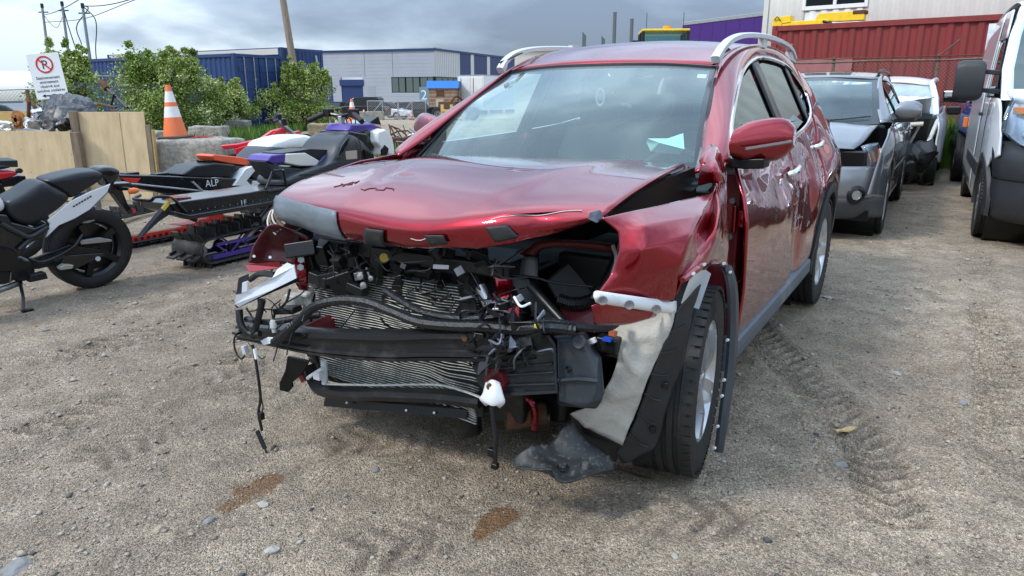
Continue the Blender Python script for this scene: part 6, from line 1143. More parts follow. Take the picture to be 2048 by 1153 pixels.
# weeds at the foot of that fence
def grass_obj(name, label, pts, hmin, hmax, wid, cols, seed=1, cat='grass', lean=.35):
    r = np.random.default_rng(seed); n = len(pts); x, y = pts[:, 0], pts[:, 1]; h = hmin+(hmax-hmin)*r.random(n)**1.6; a = r.random(n)*6.283; b_ = r.random(n)*6.283; ln = h*lean*r.random(n)
    z0 = ground_h(x, y)-.01; wx, wy = np.cos(a)*wid*(.5+r.random(n)), np.sin(a)*wid*(.5+r.random(n)); lx, ly = np.cos(b_)*ln, np.sin(b_)*ln
    P = lambda fx, k, w: np.stack([x+lx*k+wx*w, y+ly*k+wy*w, z0+h*fx], -1)
    v = np.stack([P(0, 0, -1), P(0, 0, 1), P(.55, .3, .8), P(.55, .3, -.8), P(1, 1, 0)], 1).reshape(-1, 3); k = np.arange(n)*5
    f = np.concatenate([np.stack([k, k+1, k+2], -1), np.stack([k, k+2, k+3], -1), np.stack([k+3, k+2, k+4], -1)]); tone = np.repeat(np.clip(r.normal(.5, .25, n), 0, 1), 5)
    o = raw_mesh(name, v, f, tone, attr_mat(name+'_blades', .7, cols=cols)); tag(o, label, cat, kind='stuff'); return o
GC = ((.035, .075, .012), (.085, .16, .022), (.17, .27, .045))
n = 7500; u = rng.random(n); w = rng.normal(0, .38, n); d = (Bv-A).normalized(); px_ = A.x+d.x*u*L_+d.y*(w+.30)*-1*-1; 
pts = np.stack([A.x+d.x*u*L_+d.y*(.55-w), A.y+d.y*u*L_-d.x*(.55-w)], -1); grass_obj('weeds', 'tall bright green weeds along the foot of the right hand fence', pts, .35, 1.2, .026, ((.06, .12, .015), (.14, .26, .03), (.26, .40, .07)), 3, 'weeds')
# ================================================================== centre background: warehouse and its forecourt
def M2(o, ux): return Matrix.Translation(o) @ Matrix.Rotation(math.atan2(ux[1], ux[0]), 4, 'Z')
ZB = -.75
WALLG = mat('ribbed_grey_cladding', (.34, .365, .41), .45, .2, var=.08, vscale=.5); NAVY = mat('navy_cladding', (.020, .042, .13), .4, .2, var=.1, vscale=.5); WINB = mat('window_black', (.010, .012, .013), .08)
pc, pl, pr = Vector((-7.8, 75, ZB)), Vector((-20.5, 79.5, ZB)), Vector((1.5, 97, ZB))
wh = thing('warehouse', 'grey and navy two storey warehouse with ribbon windows at the end of the road', 'building', M2((pc.x, pc.y, ZB), (pl-pc)))
Lw = (pl-pc).length; Hw = 6.45
# front wall (+x runs to the left of the picture, facing -> +y side is towards the camera)
def wseg(x0, x1, z0, z1, m=WALLG, nm='wall_panel', y=0.0): return MB().bx(x0, x1, y-.2, y, z0, z1).build(nm, m, wh)
for x0, x1 in ((0, 4.75), (4.80, 8.05), (8.10, Lw)): wseg(x0, x1, 3.95, Hw)
for x0, x1, z0, z1 in ((0, 5.0, 0, 2.35), (5.0, 8.2, 0, 2.35), (5.0, 8.2, 2.35, 3.95), (8.2, 8.4, 0, 3.95), (11.05, 12.1, 0, 3.95)): wseg(x0, x1, z0, z1)
for k in range(17):
    z = .2+k*.36
    for x0, x1 in (((0, Lw),) if z > 3.95 else ((5.05, 8.35), (11.1, 12.1)) if z > 2.3 else ((0, 8.35), (11.1, 12.1))): MB().bx(x0, x1, 0, .012, z, z+.03).build('cladding_rib', WALLG, wh)
wseg(0, 5.0, 2.37, 3.93, WINB, 'window_band', -.05)
for k in range(6): x = .12+k*.82; f = MB().bx(x, x+.70, -.05, -.03, 2.45, 3.85).build('window', mat('far_window_glass', (.08, .11, .10), .05, 0, .5), wh)
for k in range(3): MB().bx(.10+k*1.64, .14+k*1.64, -.05, .04, 2.37, 3.93).build('mullion', WINB, wh)
wseg(8.4, 11.05, 0, 3.1, NAVY, 'roller_door', -.08); MB().bx(8.3, 11.15, -.1, .12, 3.1, 3.7).build('door_canopy', NAVY, wh); wseg(12.1, Lw, 0, 3.7, NAVY, 'roller_door', -.05)
for k in range(6): MB().bx(6.9, 7.9, .0, .03, 1.95+k*.2, 2.05+k*.2).build('vent_louvre', WALLG, wh)
MB().bx(-.1, Lw, -.3, .15, Hw, Hw+.22).build('roof_edge', NAVY, wh)
MB().bx(2.0, 5.6, -6, -4, Hw+.2, Hw+.6).build('roof_unit', GALV, wh)
# side wing
w2 = thing('warehouse_wing', 'navy side wing of the warehouse with pale pilasters', 'building', M2((pc.x, pc.y, ZB), (pr-pc))); L2 = (pr-pc).length
MB().bx(0, 5.6, 0, .25, 3.95, Hw).build('wall_panel', mat('pale_ribbed_cladding', (.56, .56, .54), .45, .2), w2); MB().bx(0, 5.6, 0, .25, 0, 2.35).build('wall_panel', WALLG, w2); MB().bx(0, 5.6, .05, .25, 2.35, 3.95).build('window_band', WINB, w2)
for k in range(4): MB().bx(.35+k*1.3, 1.45+k*1.3, .03, .05, 2.45, 3.85).build('window', MAT['far_window_glass'], w2)
for k in range(14): MB().bx(.1+k*.4, .16+k*.4, -.02, 0, 3.95, Hw).build('cladding_rib', WALLG, w2)
MB().bx(5.6, L2, 0, .25, 0, Hw).build('wall_panel', NAVY, w2)
for x in (8.2, 12.5, 17): MB().bx(x, x+.8, -.05, 0, 0, Hw).build('pilaster', MAT['pale_ribbed_cladding'], w2)
MB().bx(-.1, L2, -.12, .3, Hw, Hw+.22).build('roof_edge', NAVY, w2); MB().cyl((13.5, -.4, 2.9), (16, -.4, 2.9), .35, 10).build('exhaust_duct', SATIN, w2)
MB().bx(0, L2, .3, 14, Hw-.1, Hw+.1).build('roof', GALV, w2)
def gz(x, y): return float(ground_h(np.array([x]), np.array([y]))[0])
def txt(body, size, m, parent, M, name='lettering', align='CENTER', ext=.001):
    cu = bpy.data.curves.new('t', 'FONT'); cu.body = body; cu.size = size; cu.align_x = align; cu.extrude = ext; cu.resolution_u = 2; o = bpy.data.objects.new('t', cu); C.objects.link(o); dg = bpy.context.evaluated_depsgraph_get(); me = bpy.data.meshes.new_from_object(o.evaluated_get(dg)); bpy.data.objects.remove(o); me.materials.clear(); me.materials.append(m)
    p = bpy.data.objects.new(name, me); C.objects.link(p); p.parent = parent; p.matrix_local = M; return p
BLK = mat('print_black', (.015, .015, .015), .5); WHT = mat('sign_white', (.74, .76, .77), .4)
FACE = Matrix.Rotation(R(90), 4, 'X')
p = at(848, 190, 73); sg_ = thing('door_number_sign', 'small dark door sign with a white 2 on the warehouse', 'sign', Matrix.Translation(p)); MB().bx(-.45, .45, 0, .04, -.75, .75).build('board', mat('teal_grey_sign', (.16, .25, .30), .5), sg_); txt('2', 1.3, WHT, sg_, Matrix.Translation((0, -.012, -.45)) @ FACE)
# pale box building left of the red car's roof rail
a_ = at(1030, 98, 44); o = thing('storage_shed', 'pale beige flat roofed shed showing beside the red car roof rail', 'building', Matrix.Translation((a_.x, a_.y, 0))); MB().bx(0, 9, 0, 5, -.8, a_.z-.15).build('wall', mat('beige_cladding', (.55, .53, .46), .6), o); MB().bx(-.1, 9.1, -.1, 5.1, a_.z-.15, a_.z).build('roof', mat('weathered_fascia', (.34, .30, .22), .7), o)
# white box trailer, shed with blue roof, bare chassis
a_ = at(916, 212, 58); bt = thing('box_trailer', 'rusty white box trailer parked behind the brown shed', 'trailer', M2((a_.x, a_.y, gz(a_.x, a_.y)), (.86, -.50)))
TW = mat('aged_white_trailer', (.62, .62, .60), .5, dirt=(.30, .20, .13), dscale=1.2, damt=.35); hb = 3.35
MB().bx(0, 2.45, 0, .12, .75, hb).build('rear_frame', TW, bt, bevel=.03)
for k in range(2): d = MB().bx(.10+k*1.15, 1.20+k*1.15, -.03, 0, .85, hb-.12).build('door', TW, bt, bevel=.01); MB().cyl((.35+k*1.15, -.05, .85), (.35+k*1.15, -.05, hb-.15), .02, 6).build('lock_rod', RUST, d)
MB().bx(.02, 2.43, .12, 8, .75, hb).build('box_body', mat('clean_white_trailer', (.70, .71, .72), .45), bt); MB().bx(0, 2.45, -.02, 8.05, hb, hb+.06).build('roof_rail', GALV, bt)
txt('UN 1202', .26, mat('faded_grey_print', (.30, .30, .31), .6), bt, Matrix.Translation((.65, -.036, hb-.75)) @ FACE) if False else None
for x in (.35, 2.1):
    for y in (1.0, 2.2): wheel(bt, y*0+x, y, .48, .26, .28, 5, 'steel')
for w_ in [c for c in bt.children if c.name.startswith('tyre')]: w_.matrix_local = w_.matrix_local @ Matrix.Rotation(R(90), 4, 'Z')
a_ = at(858, 226, 56); zs = gz(a_.x, a_.y); sh = thing('shed', 'weathered brown brick shed with a bright blue roof', 'shed', Matrix.Translation((a_.x, a_.y, zs))); BRK = mat('weathered_brick', (.26, .15, .09), .85, var=.4, vscale=4, dirt=(.40, .36, .30), dscale=3, damt=.35)
MB().bx(0, 2.15, 0, 2.5, 0, 2.35).build('wall', BRK, sh); MB().prism([(-.12, -.12, 2.35), (-.12, 2.6, 2.35), (-.12, 2.6, 2.9), (-.12, .2, 2.9)], (2.4, 0, 0)).build('roof', mat('bright_blue_metal', (.02, .16, .50), .4), sh)
d = MB().bx(.55, 1.15, -.03, 0, 0, 1.55).build('door', mat('faded_wood_door', (.42, .38, .32), .8), sh); MB().bx(.6, 1.2, -.02, 0, 1.75, 2.2).build('sign_board', RUST, sh)
for k in range(8): MB().bx(.0, 2.15, -.012, 0, .22+k*.27, .25+k*.27).build('mortar_course', mat('pale_mortar', (.42, .38, .33), .9), sh)
a_ = at(885, 236, 46); zc = gz(a_.x, a_.y); ch = thing('truck_chassis', 'bare black truck chassis standing before the brown shed', 'chassis', M2((a_.x-.7, a_.y, zc), (.9, -.3)))
MB().bx(0, 2.6, .3, .45, .55, .8).build('frame_rail', SATIN, ch); MB().bx(0, 2.6, 1.1, 1.25, .55, .8).build('frame_rail', SATIN, ch); MB().bx(-.15, .1, -.1, 1.6, .35, .85).build('bumper', SATIN, ch, bevel=.05); MB().bx(.4, 1.5, .2, 1.3, .75, 1.15).jit(.08, 3).build('engine', RUST, ch)
for x in (.45, 2.2):
    for y in (.05, 1.5): wheel(ch, x, y, .42, .28, .24, 5, 'steel')
for y in (.55, .75): MB().cyl((-.16, y, .62), (-.18, y, .62), .05, 10).build('lamp', WHITEPL, ch)
MB().tube(curve([(1.2, .3, 1.1), (1.5, .6, 1.5), (1.9, .9, 1.1)], 8), .07, 7).build('bent_pipe', RUST, ch)
YW = mat('yellow_pine_board', (.52, .35, .13), .75, var=.25, vscale=6, stretch=(1, 1, 8))
a_ = at(882, 246, 37); zz = gz(a_.x, a_.y); pal = thing('pallet_frame', 'upright yellow wooden pallet beside the red car windshield pillar', 'pallet', M2((a_.x, a_.y, zz), (.9, -.45)))
for x in (0, .55, 1.25): MB().bx(x, x+.16, 0, .05, 0, .95).build('upright_board', YW, pal)
for z in (.25, .6): MB().bx(.05, 1.4, -.045, -.003, z, z+.12).build('cross_board', YW, pal)
# parked cars in front of the warehouse
def small_car(name, label, px, py, Y, deg, paint, L=4.4, h=1.5, suv_=False, cat='car'):
    a = at(px, py, Y); z = gz(a.x, a.y); t = thing(name, label, cat, Matrix.Translation((a.x, a.y, z)) @ Matrix.Rotation(R(deg), 4, 'Z'), 'cars parked before the warehouse'); hb_ = h*.60
    pr_ = [(-L/2, .35), (-L/2-.05, hb_*.75), (-L/2+.1, hb_), (-L*.22, hb_+.05), (L*.20, hb_+.03), (L*.46, hb_*.85), (L/2, hb_*.6), (L/2-.05, .3)]
    MB().loft([[Vector((x, y, z_ if z_ > .4 else z_)) for x, z_ in pr_] for y in (-.82, .82)]).build('body', paint, t, bevel=.08)
    tp = [(-L*.42 if suv_ else -L*.30, hb_-.02), (-L*.38 if suv_ else -L*.20, h-.06), (L*.02, h), (L*.10, h-.08), (L*.26, hb_)]
    MB().loft([[Vector((x, y*(1 if z_ < hb_+.1 else .86), z_)) for x, z_ in tp] for y in (-.74, .74)]).build('glasshouse', WINB, t, bevel=.05); MB().bx(-L*.36 if suv_ else -L*.18, L*.04, -.62, .62, h-.035, h+.012).build('roof', paint, t, bevel=.01)
    for x in (-L*.30, L*.30):
        for y in (-.75, .75): wheel(t, x, y, .33, .2, .2, 5, 'double')
    for y in (-.6, .6): MB().box((-L/2-.04, y, hb_*.8), (.06, .3, .16)).build('tail_lamp', mat('red_lens', (.45, .02, .02), .3), t); MB().box((L/2-.12, y, hb_*.7), (.16, .3, .14)).build('head_lamp', LENS, t)
small_car('parked_car', 'dark blue car with red tail lamps by the roller door', 676, 222, 66, 80, NAVY); small_car('parked_suv', 'black four wheel drive parked by the distant cone', 722, 228, 60, 170, SATIN, 4.6, 1.8, True); small_car('parked_car', 'white saloon parked behind the wire gate', 772, 226, 63, -15, WP); small_car('parked_car', 'silver car parked behind the wire gate panel', 812, 224, 70, -10, GALV)
small_car('parked_car', 'dark car parked in front of the warehouse windows', 832, 224, 68, 178, SATIN)
# wire gate panels, blocks, small cones on the forecourt
for i, (px0, px1, Y) in enumerate(((736, 796, 56), (798, 852, 55))):
    a, c = at(px0, 231, Y), at(px1, 231, Y-.5); L = (c-a).length; z = gz(a.x, a.y); g = thing('gate_panel', ('left' if i == 0 else 'right')+' hand wire mesh gate panel before the warehouse', 'gate', M2((a.x, a.y, z), c-a), 'wire gate panels on the forecourt')
    for x in (0, L/2, L): MB().cyl((x, 0, 0), (x, 0, 1.45), .03, 6).build('post', GALV, g)
    for zz_ in (.15, 1.42): MB().cyl((0, 0, zz_), (L, 0, zz_), .025, 6).build('rail', GALV, g)
    MB().cyl((0, .01, .15), (L/2, .01, 1.42), .02, 6).build('brace', GALV, g); w_ = chainlink(L, 1.25, .16, .006, .16).build('wire_mesh', GALV, g, 0); w_['kind'] = 'stuff'
ORG = mat('cone_orange', (.74, .17, .06), .6, dirt=(.45, .20, .10), dscale=9, damt=.3); CWH = mat('cone_reflective_white', (.70, .69, .66), .5, dirt=(.45, .43, .38), dscale=9, damt=.3)
def cone(label, p, h=.72, lean=0):
    t = thing('traffic_cone', label, 'cone', Matrix.Translation(p) @ Matrix.Rotation(R(lean), 4, 'Y'), 'orange traffic cones'); r = lambda z: lerp(.165, .032, z/h)*h/.72
    MB().loft([[Vector((x*s_, y*s_, z)) for x, y in ((-.19, -.15), (-.15, -.19), (.15, -.19), (.19, -.15), (.19, .15), (.15, .19), (-.15, .19), (-.19, .15))] for z, s_ in ((.0, h/.72), (.025, h/.72), (.035, h/.78))]).build('base', mat('cone_base_black', (.05, .045, .04), .8), t)
    for nm, a, c, m in (('body', .03, h*.40, ORG), ('stripe', h*.40, h*.60, CWH), ('body', h*.60, h*.68, ORG), ('stripe', h*.68, h*.88, CWH), ('body', h*.88, h, ORG)): MB().lathe([(r(a), a), (r(c), c)]+([(r(c)*.6, c)] if c == h else []), n=28).build(nm, m, t)
    return t
for px, py, Y, lab in ((728, 229, 54, 'small orange cone beside the black four wheel drive'), (823, 226, 55, 'small orange cone in front of the right gate panel')): a = at(px, py, Y); cone(lab, (a.x, a.y, gz(a.x, a.y)), .8)
CONC = mat('rough_concrete', (.36, .335, .29), .9, var=.5, vscale=22, vcol=(.17, .155, .13), dirt=(.44, .42, .37), dscale=9, damt=.45, bump=1.0, bscale=55)
def block(label, p, d, rz=0, m=CONC, seed=0, cat='concrete block', name='concrete_block', amp=.03):
    bm = bmesh.new(); bmesh.ops.create_cube(bm, size=1); bmesh.ops.subdivide_edges(bm, edges=bm.edges[:], cuts=15, use_grid_fill=True)
    for v in bm.verts:
        q = Vector((v.co.x*d[0], v.co.y*d[1], v.co.z*d[2])); e = [abs(c)*2 for c in v.co]; n_ = sum(1 for c in e if c > .93); 
        if n_ >= 2: q *= 1-.008*n_
        v.co = q+noise.noise_vector(q*4+Vector((seed, 0, 0)))*amp+noise.noise_vector(q*14+Vector((seed, 3, 0)))*amp*.7
    me = bpy.data.meshes.new(name); bm.to_mesh(me); bm.free(); me.materials.append(m); me.shade_smooth(); o = bpy.data.objects.new(name, me); C.objects.link(o); o.location = p; o.rotation_euler = (0, 0, R(rz)); return tag(o, label, cat, 'concrete blocks of the yard')
for px, py, Y, s_, lab in ((716, 230, 52, 1.0, 'small far concrete block under the distant cone'), (750, 230, 53, 1.3, 'far concrete block left of the wire gate')): a = at(px, py, Y); block(lab, (a.x, a.y, gz(a.x, a.y)+.3), (s_, .6, .6), 4, seed=px)
# ================================================================== left background: containers, fence, shrubs, poles, sign
ux = Vector((-.87, .49, 0)).normalized()
c1 = at(466, 107, 28.0); M1 = Matrix.Translation((c1.x, c1.y, .0)) @ Matrix(((ux.x, .49, 0, 0), (ux.y, .87, 0, 0), (0, 0, 1, 0), (0, 0, 0, 1)))
Mn = Matrix.Translation((c1.x, c1.y, c1.z-2.90)) @ Matrix.Rotation(math.atan2(-ux.y, -ux.x), 4, 'Z') @ Matrix.Translation((-12.19, 0, 0))
container('shipping_container', 'blue shipping container with closed end doors behind the shrubs', Mn, 12.19, 2.44, 2.90, CONT_B, 'xL')
c2 = at(562, 95, 31.5); Mn2 = Matrix.Translation((c2.x, c2.y, c2.z-2.90)) @ Matrix.Rotation(math.atan2(-ux.y, -ux.x), 4, 'Z') @ Matrix.Translation((-12.19, 0, 0))
k2 = container('shipping_container', 'higher blue container with a pale roof edge behind the leaning pole', Mn2, 12.19, 2.44, 2.90, CONT_B, 'xX')
MB().bx(.2, 12.0, -.012, .03, 2.62, 2.86).build('pale_side_strip', mat('faded_cream_strip', (.55, .52, .48), .6, dirt=(.35, .28, .22), dscale=1.5, damt=.3), k2)
for x in (.6, 6, 11.5): MB().bx(x, x+.25, .2, 2.2, -.62, 0).build('timber_block', MAT['weathered_timber'], k2)
# fences
fl_, L_ = fence('chain_link_fence', 'chain link fence with grey top rail running through the green shrubs', Vector((-13.6, 23.2, 0)), Vector((-8.2, 33.5, 0)), 1.98, [.1, 2.9, 5.8, 8.7, 11.4], pitch=.10, r=.003)
fl2, L2_ = fence('chain_link_fence', 'low chain link fence in front of the white tank', Vector((-17.5, 19.0, 0)), Vector((-12.2, 19.6, 0)), 1.55, [.2, 2.4, 5.0], pitch=.09, r=.0028)
a, c = at(660, 240, 33.2), at(631, 112, 33.2); o = MB().cyl((0, 0, 0), (c.x-a.x, 0, c.z), .055, 10).build('leaning_post', GALV, None); o.location = (a.x, a.y, 0); tag(o, 'leaning grey steel fence post at the end of the shrubs', 'post')
# shrubs
LEAF1 = attr_mat('leaf_green', .55, cols=((.055, .092, .014), (.15, .22, .035), (.27, .35, .075), (.50, .54, .26)))
LEAF2 = attr_mat('leaf_light_green', .55, cols=((.080, .120, .018), (.21, .29, .05), (.36, .43, .11), (.58, .60, .34)))
STEM = mat('shrub_bark', (.11, .075, .05), .9, var=.3, vscale=12)
def shrub(label, x, y, rx, ry, h, n, leafm, seed, spikes=(), leaf=.06, name='shrub'):
    t = thing(name, label, 'shrub', Matrix.Translation((x, y, gz(x, y))), 'green shrubs along the left fence'); r = np.random.default_rng(seed)
    b = MB(); tips = []
    for k in range(9):
        a = r.random()*6.283; q = r.random()**.5; e = Vector((math.cos(a)*rx*q*.8, math.sin(a)*ry*q*.8, h*(.55+.4*r.random()))); pts = [Vector((math.cos(a)*.1, math.sin(a)*.1, 0)), e*.5+Vector((r.normal(0, .08), r.normal(0, .08), .1)), e]; b.tube(curve(pts, 7), [.03-.0035*i for i in range(7)], 5); tips.append(e)
    b.build('stems', STEM, t)
    cl = []                                           # leaf clumps spread through the crown
    for k in range(80):
        a = r.random()*6.283; q = r.random()**.45; zz = r.random(); w = (math.sin(math.pi*(.12+.80*zz**.85)))**.7; cl.append((math.cos(a)*rx*q*w, math.sin(a)*ry*q*w, h*(.08+.84*zz), .13+.20*r.random()))
    for sx, sh_ in spikes:
        for k in range(5): cl.append((sx+r.normal(0, .07), r.normal(0, .1), lerp(h*.8, sh_, k/4), .12*(1-k/7)))
    for k in range(16):                               # upright shoots that break the outline
        a = r.random()*6.283; q = r.random()**.5; bx_, by_ = math.cos(a)*rx*q*.8, math.sin(a)*ry*q*.8; hz = h*(.86+.26*r.random())
        for j in range(4): cl.append((bx_+r.normal(0, .03), by_, lerp(h*.72, hz, j/3), .085-.012*j))
    cl = np.array(cl); ci = r.integers(0, len(cl), n); s = cl[ci, 3]*max(rx, .9)*1.30
    d = r.normal(0, 1, (n, 3)); d /= np.linalg.norm(d, axis=1)[:, None]; rad = r.random(n)**.5; P = cl[ci, :3]+d*(s*rad)[:, None]*np.array([1, 1, .8]); P[:, 2] = np.maximum(P[:, 2], .05)
    u = r.normal(0, 1, (n, 3)); u[:, 2] -= .4; u /= np.linalg.norm(u, axis=1)[:, None]; w = np.cross(u, r.normal(0, 1, (n, 3))); w /= np.linalg.norm(w, axis=1)[:, None]; ll = leaf*(.7+.6*r.random(n)); nn = np.cross(u, w)
    V4 = np.stack([P, P+u*(ll*.5)[:, None]+w*(ll*.30)[:, None]+nn*(ll*.08)[:, None], P+u*ll[:, None], P+u*(ll*.5)[:, None]-w*(ll*.30)[:, None]+nn*(ll*.08)[:, None]], 1).reshape(-1, 3); k = np.arange(n)*4
    tone = np.clip(.56+.16*r.normal(0, 1, len(cl))[ci]+.14*r.normal(0, 1, n), 0, 1)
    o = raw_mesh('foliage', V4, np.stack([k, k+1, k+2, k+3], -1), np.repeat(tone, 4), leafm); o.parent = t; return t
def shr(px, py, Y, w_px, top, *a, **k):
    p = at(px, py, Y); zt = at(px, top, Y).z; return p.x, Y, w_px/2/1420*Y*1.04, zt
for lab, px, py, Y, wpx, top, n, lm, sd, sp in (
    ('dark green shrub rising behind the no parking sign', 140, 250, 22, 135, 100, 9000, LEAF1, 1, ((-.3, 2.6),)),
    ('largest leafy shrub directly behind the orange cone', 335, 265, 25.2, 190, 108, 17000, LEAF1, 2, ((-.55, 3.35),)),
    ('pale leaved shrub between the large bush and the utility pole', 465, 262, 27.5, 95, 165, 8000, LEAF2, 3, ((-.2, 2.35),)),
    ('bright round shrub below the blue container doors', 525, 258, 29.5, 110, 172, 9000, LEAF2, 4, ()),
    ('tall narrow shrub under the leaning utility pole', 612, 250, 30.0, 118, 128, 11000, LEAF1, 5, ((.15, 3.2),))):
    x, y, rx, h = shr(px, py, Y, wpx, top); shrub(lab, x, y, rx, rx*.8, h, int(n*2.6), lm, sd, [], leaf=.082)
# grass bank
def tri_pts(n, poly, seed):
    r = np.random.default_rng(seed); P = np.array(poly); lo, hi = P.min(0), P.max(0); out = []
    while sum(map(len, out)) < n:
        q = lo+(hi-lo)*r.random((n, 2)); ins = np.zeros(n, bool); j = len(P)-1
        for i in range(len(P)):
            c = ((P[i, 1] > q[:, 1]) != (P[j, 1] > q[:, 1])) & (q[:, 0] < (P[j, 0]-P[i, 0])*(q[:, 1]-P[i, 1])/(P[j, 1]-P[i, 1]+1e-9)+P[i, 0]); ins ^= c; j = i
        out.append(q[ins])
    return np.concatenate(out)[:n]
gp = [tuple(gnd(*q).to_2d()) for q in ((300, 283), (400, 290), (480, 286), (560, 272), (668, 252), (668, 243), (600, 240), (420, 250), (300, 258))]
grass_obj('grass_bank', 'bright green grass bank below the shrubs', tri_pts(21000, gp, 4), .10, .42, .028, GC, 5)
a_ = gnd(250, 300); grass_obj('grass_tuft', 'ragged grass between the crates and the low fence', tri_pts(5000, [(-17, 13), (-7.5, 13), (-7, 18.5), (-17, 18.5)], 6), .1, .45, .025, GC, 8)
# poles and cables
WPOLE = mat('weathered_pole_wood', (.27, .21, .155), .85, var=.3, vscale=5, stretch=(6, 6, .4), bump=.4, bscale=30)
a, c = at(590, 150, 31.3), at(566, 0, 31.3); d = (c-a)/(c.z-a.z); b0 = a-d*a.z; o = MB().tube([(0, 0, 0), d*4, d*9], [.16, .14, .115], 14).build('utility_pole', WPOLE, None); o.location = b0; tag(o, 'leaning wooden utility pole in front of the blue containers', 'utility pole')
PG = mat('galvanised_pole', (.24, .27, .29), .5, .5); tops = []
for px, py, pxb, pyb, Y, lab in ((84, 12, 99, 130, 44, 'leftmost thin steel lamp pole against the clouds'), (124, 8, 140, 130, 42, 'middle thin steel pole with hanging cable loops'), (165, 12, 192, 205, 38, 'right thin steel pole with a cable arm beside the blue container')):
    a, c = at(pxb, pyb, Y), at(px, py, Y); d = (c-a)/(c.z-a.z); b0 = a-d*(a.z+.0); t = thing('steel_pole', lab, 'pole', Matrix.Translation(b0), 'steel poles on the left'); MB().tube([(0, 0, -.1), d*c.z], [.10, .065], 10).build('shaft', PG, t); MB().cyl(d*c.z-Vector((0, 0, .12)), d*c.z+Vector((0, 0, .12)), .085, 8).build('cap', SATIN, t); MB().bar(d*c.z+Vector((-.25, 0, -.35)), d*c.z+Vector((.3, 0, -.35)), .05, .06).build('bracket', SATIN, t); tops.append(c)
CABLE = mat('black_cable', (.012, .012, .014), .6)
def cable(label, pts, r, sag=0, n=24):
    q = curve(pts, n) if len(pts) > 2 else [lerp(Vector(pts[0]), Vector(pts[1]), i/(n-1))-Vector((0, 0, sag*4*(i/(n-1))*(1-i/(n-1)))) for i in range(n)]
    tag(MB().tube(q, r, 5).build('overhead_cable', CABLE, None), label, 'cable', 'overhead cables on the left')
t0, t1, t2 = tops
cable('overhead cable from the leftmost pole rising to the frame top', [t0-Vector((0, 0, .5)), at(160, -2, 30)], .018, .1); cable('upper overhead cable leaving the right pole', [t2, at(285, -10, 30)], .022, .15); cable('lower overhead cable passing the three poles', [t0-Vector((0, 0, .9)), t2-Vector((0, 0, .6)), at(275, -2, 30)], .016)
cable('thick looped cable hanging at the middle pole', [t1, t1+Vector((.2, 0, -1.4)), t1+Vector((.55, 0, -3.0)), t1+Vector((.75, 0, -2.2)), t1+Vector((.6, 0, -1.2)), t2+Vector((-.3, 1, -.05)), t2], .028); cable('short cable tail hanging from the right pole', [t2, t2+Vector((.55, 0, -.7)), t2+Vector((.35, 0, -2.0)), t2+Vector((.3, 0, -2.6))], .025)
cable('small cable loop under the leftmost pole', [t0-Vector((0, 0, .5)), t0+Vector((.6, 0, -1.2)), t0+Vector((1.1, 0, -.6))], .015)
# white storage tank and the grey car at the left edge
a_ = at(20, 178, 34); t = thing('storage_tank', 'large white storage tank at the left edge behind the fence', 'tank', Matrix.Translation((a_.x-1.5, a_.y, 0)) @ Matrix.Rotation(R(8), 4, 'Z'))
MB().lathe([(0, -3.4), (.7, -3.3), (1.05, -3.0), (1.12, -2.6), (1.12, 2.6), (1.05, 3.0), (.7, 3.3), (0, 3.4)], o=(0, 0, 1.35), ax=(1, 0, 0), n=28).build('shell', mat('tank_white', (.68, .66, .60), .5, dirt=(.40, .30, .20), dscale=1.5, damt=.25), t)
for x in (-2, 2): MB().bx(x-.15, x+.15, -.8, .8, 0, .5).build('saddle', STEEL, t)
small_car('parked_car', 'grey hatchback half hidden by the plywood crate', 5, 238, 15.2, 8, mat('blue_grey_paint', (.17, .19, .22), .3, .5, .8), 4.2, 1.28)
# no parking sign
a_, c_ = at(106, 195, 13.0), at(100, 120, 13.0); hh = .80; sgn = thing('no_parking_sign', 'white no parking sign with French text and a left arrow', 'sign', Matrix.Translation((a_.x, 13.0, a_.z-.02)) @ Matrix.Rotation(R(-5.5), 4, 'Y') @ Matrix.Rotation(R(6), 4, 'Z'))
W_ = .27; MB().loft([[Vector((x*k, y, z)) for x, z in ((-W_, .02), (-W_+.02, 0), (W_-.02, 0), (W_, .02), (W_, .74), (W_-.02, .76), (-W_+.02, .76), (-W_, .74))] for y, k in ((0, 1), (.006, 1))]).build('plate', WHT, sgn); MB().cyl((0, .03, -a_.z), (0, .03, .6), .03, 8).build('post', GALV, sgn)
RS = mat('sign_red', (.55, .02, .025), .4); ring = MB(); ring.lathe([(.118, 0), (.118, .002), (.145, .002), (.145, 0)], o=(0, -.004, .575), ax=(0, -1, 0), n=36).build('red_ring', RS, sgn); MB().bar((-.085, -.007, .66), (.085, -.007, .49), .002, .024, up=(.7, 0, .7)).build('red_slash', RS, sgn); txt('P', .21, BLK, sgn, Matrix.Translation((0, -.003, .503)) @ FACE)
for i, s_ in enumerate(('Stationnement', 'strictement', 'réservé aux', 'autobus scolaires')): txt(s_, .068, BLK, sgn, Matrix.Translation((0, -.003, .335-i*.072)) @ FACE)['kind'] = 'stuff'
MB().prism([(-.17, -.003, .055), (-.11, -.003, .085), (-.11, -.003, .064), (.16, -.003, .064), (.16, -.003, .046), (-.11, -.003, .046), (-.11, -.003, .025)], (0, -.002, 0)).build('arrow', BLK, sgn)
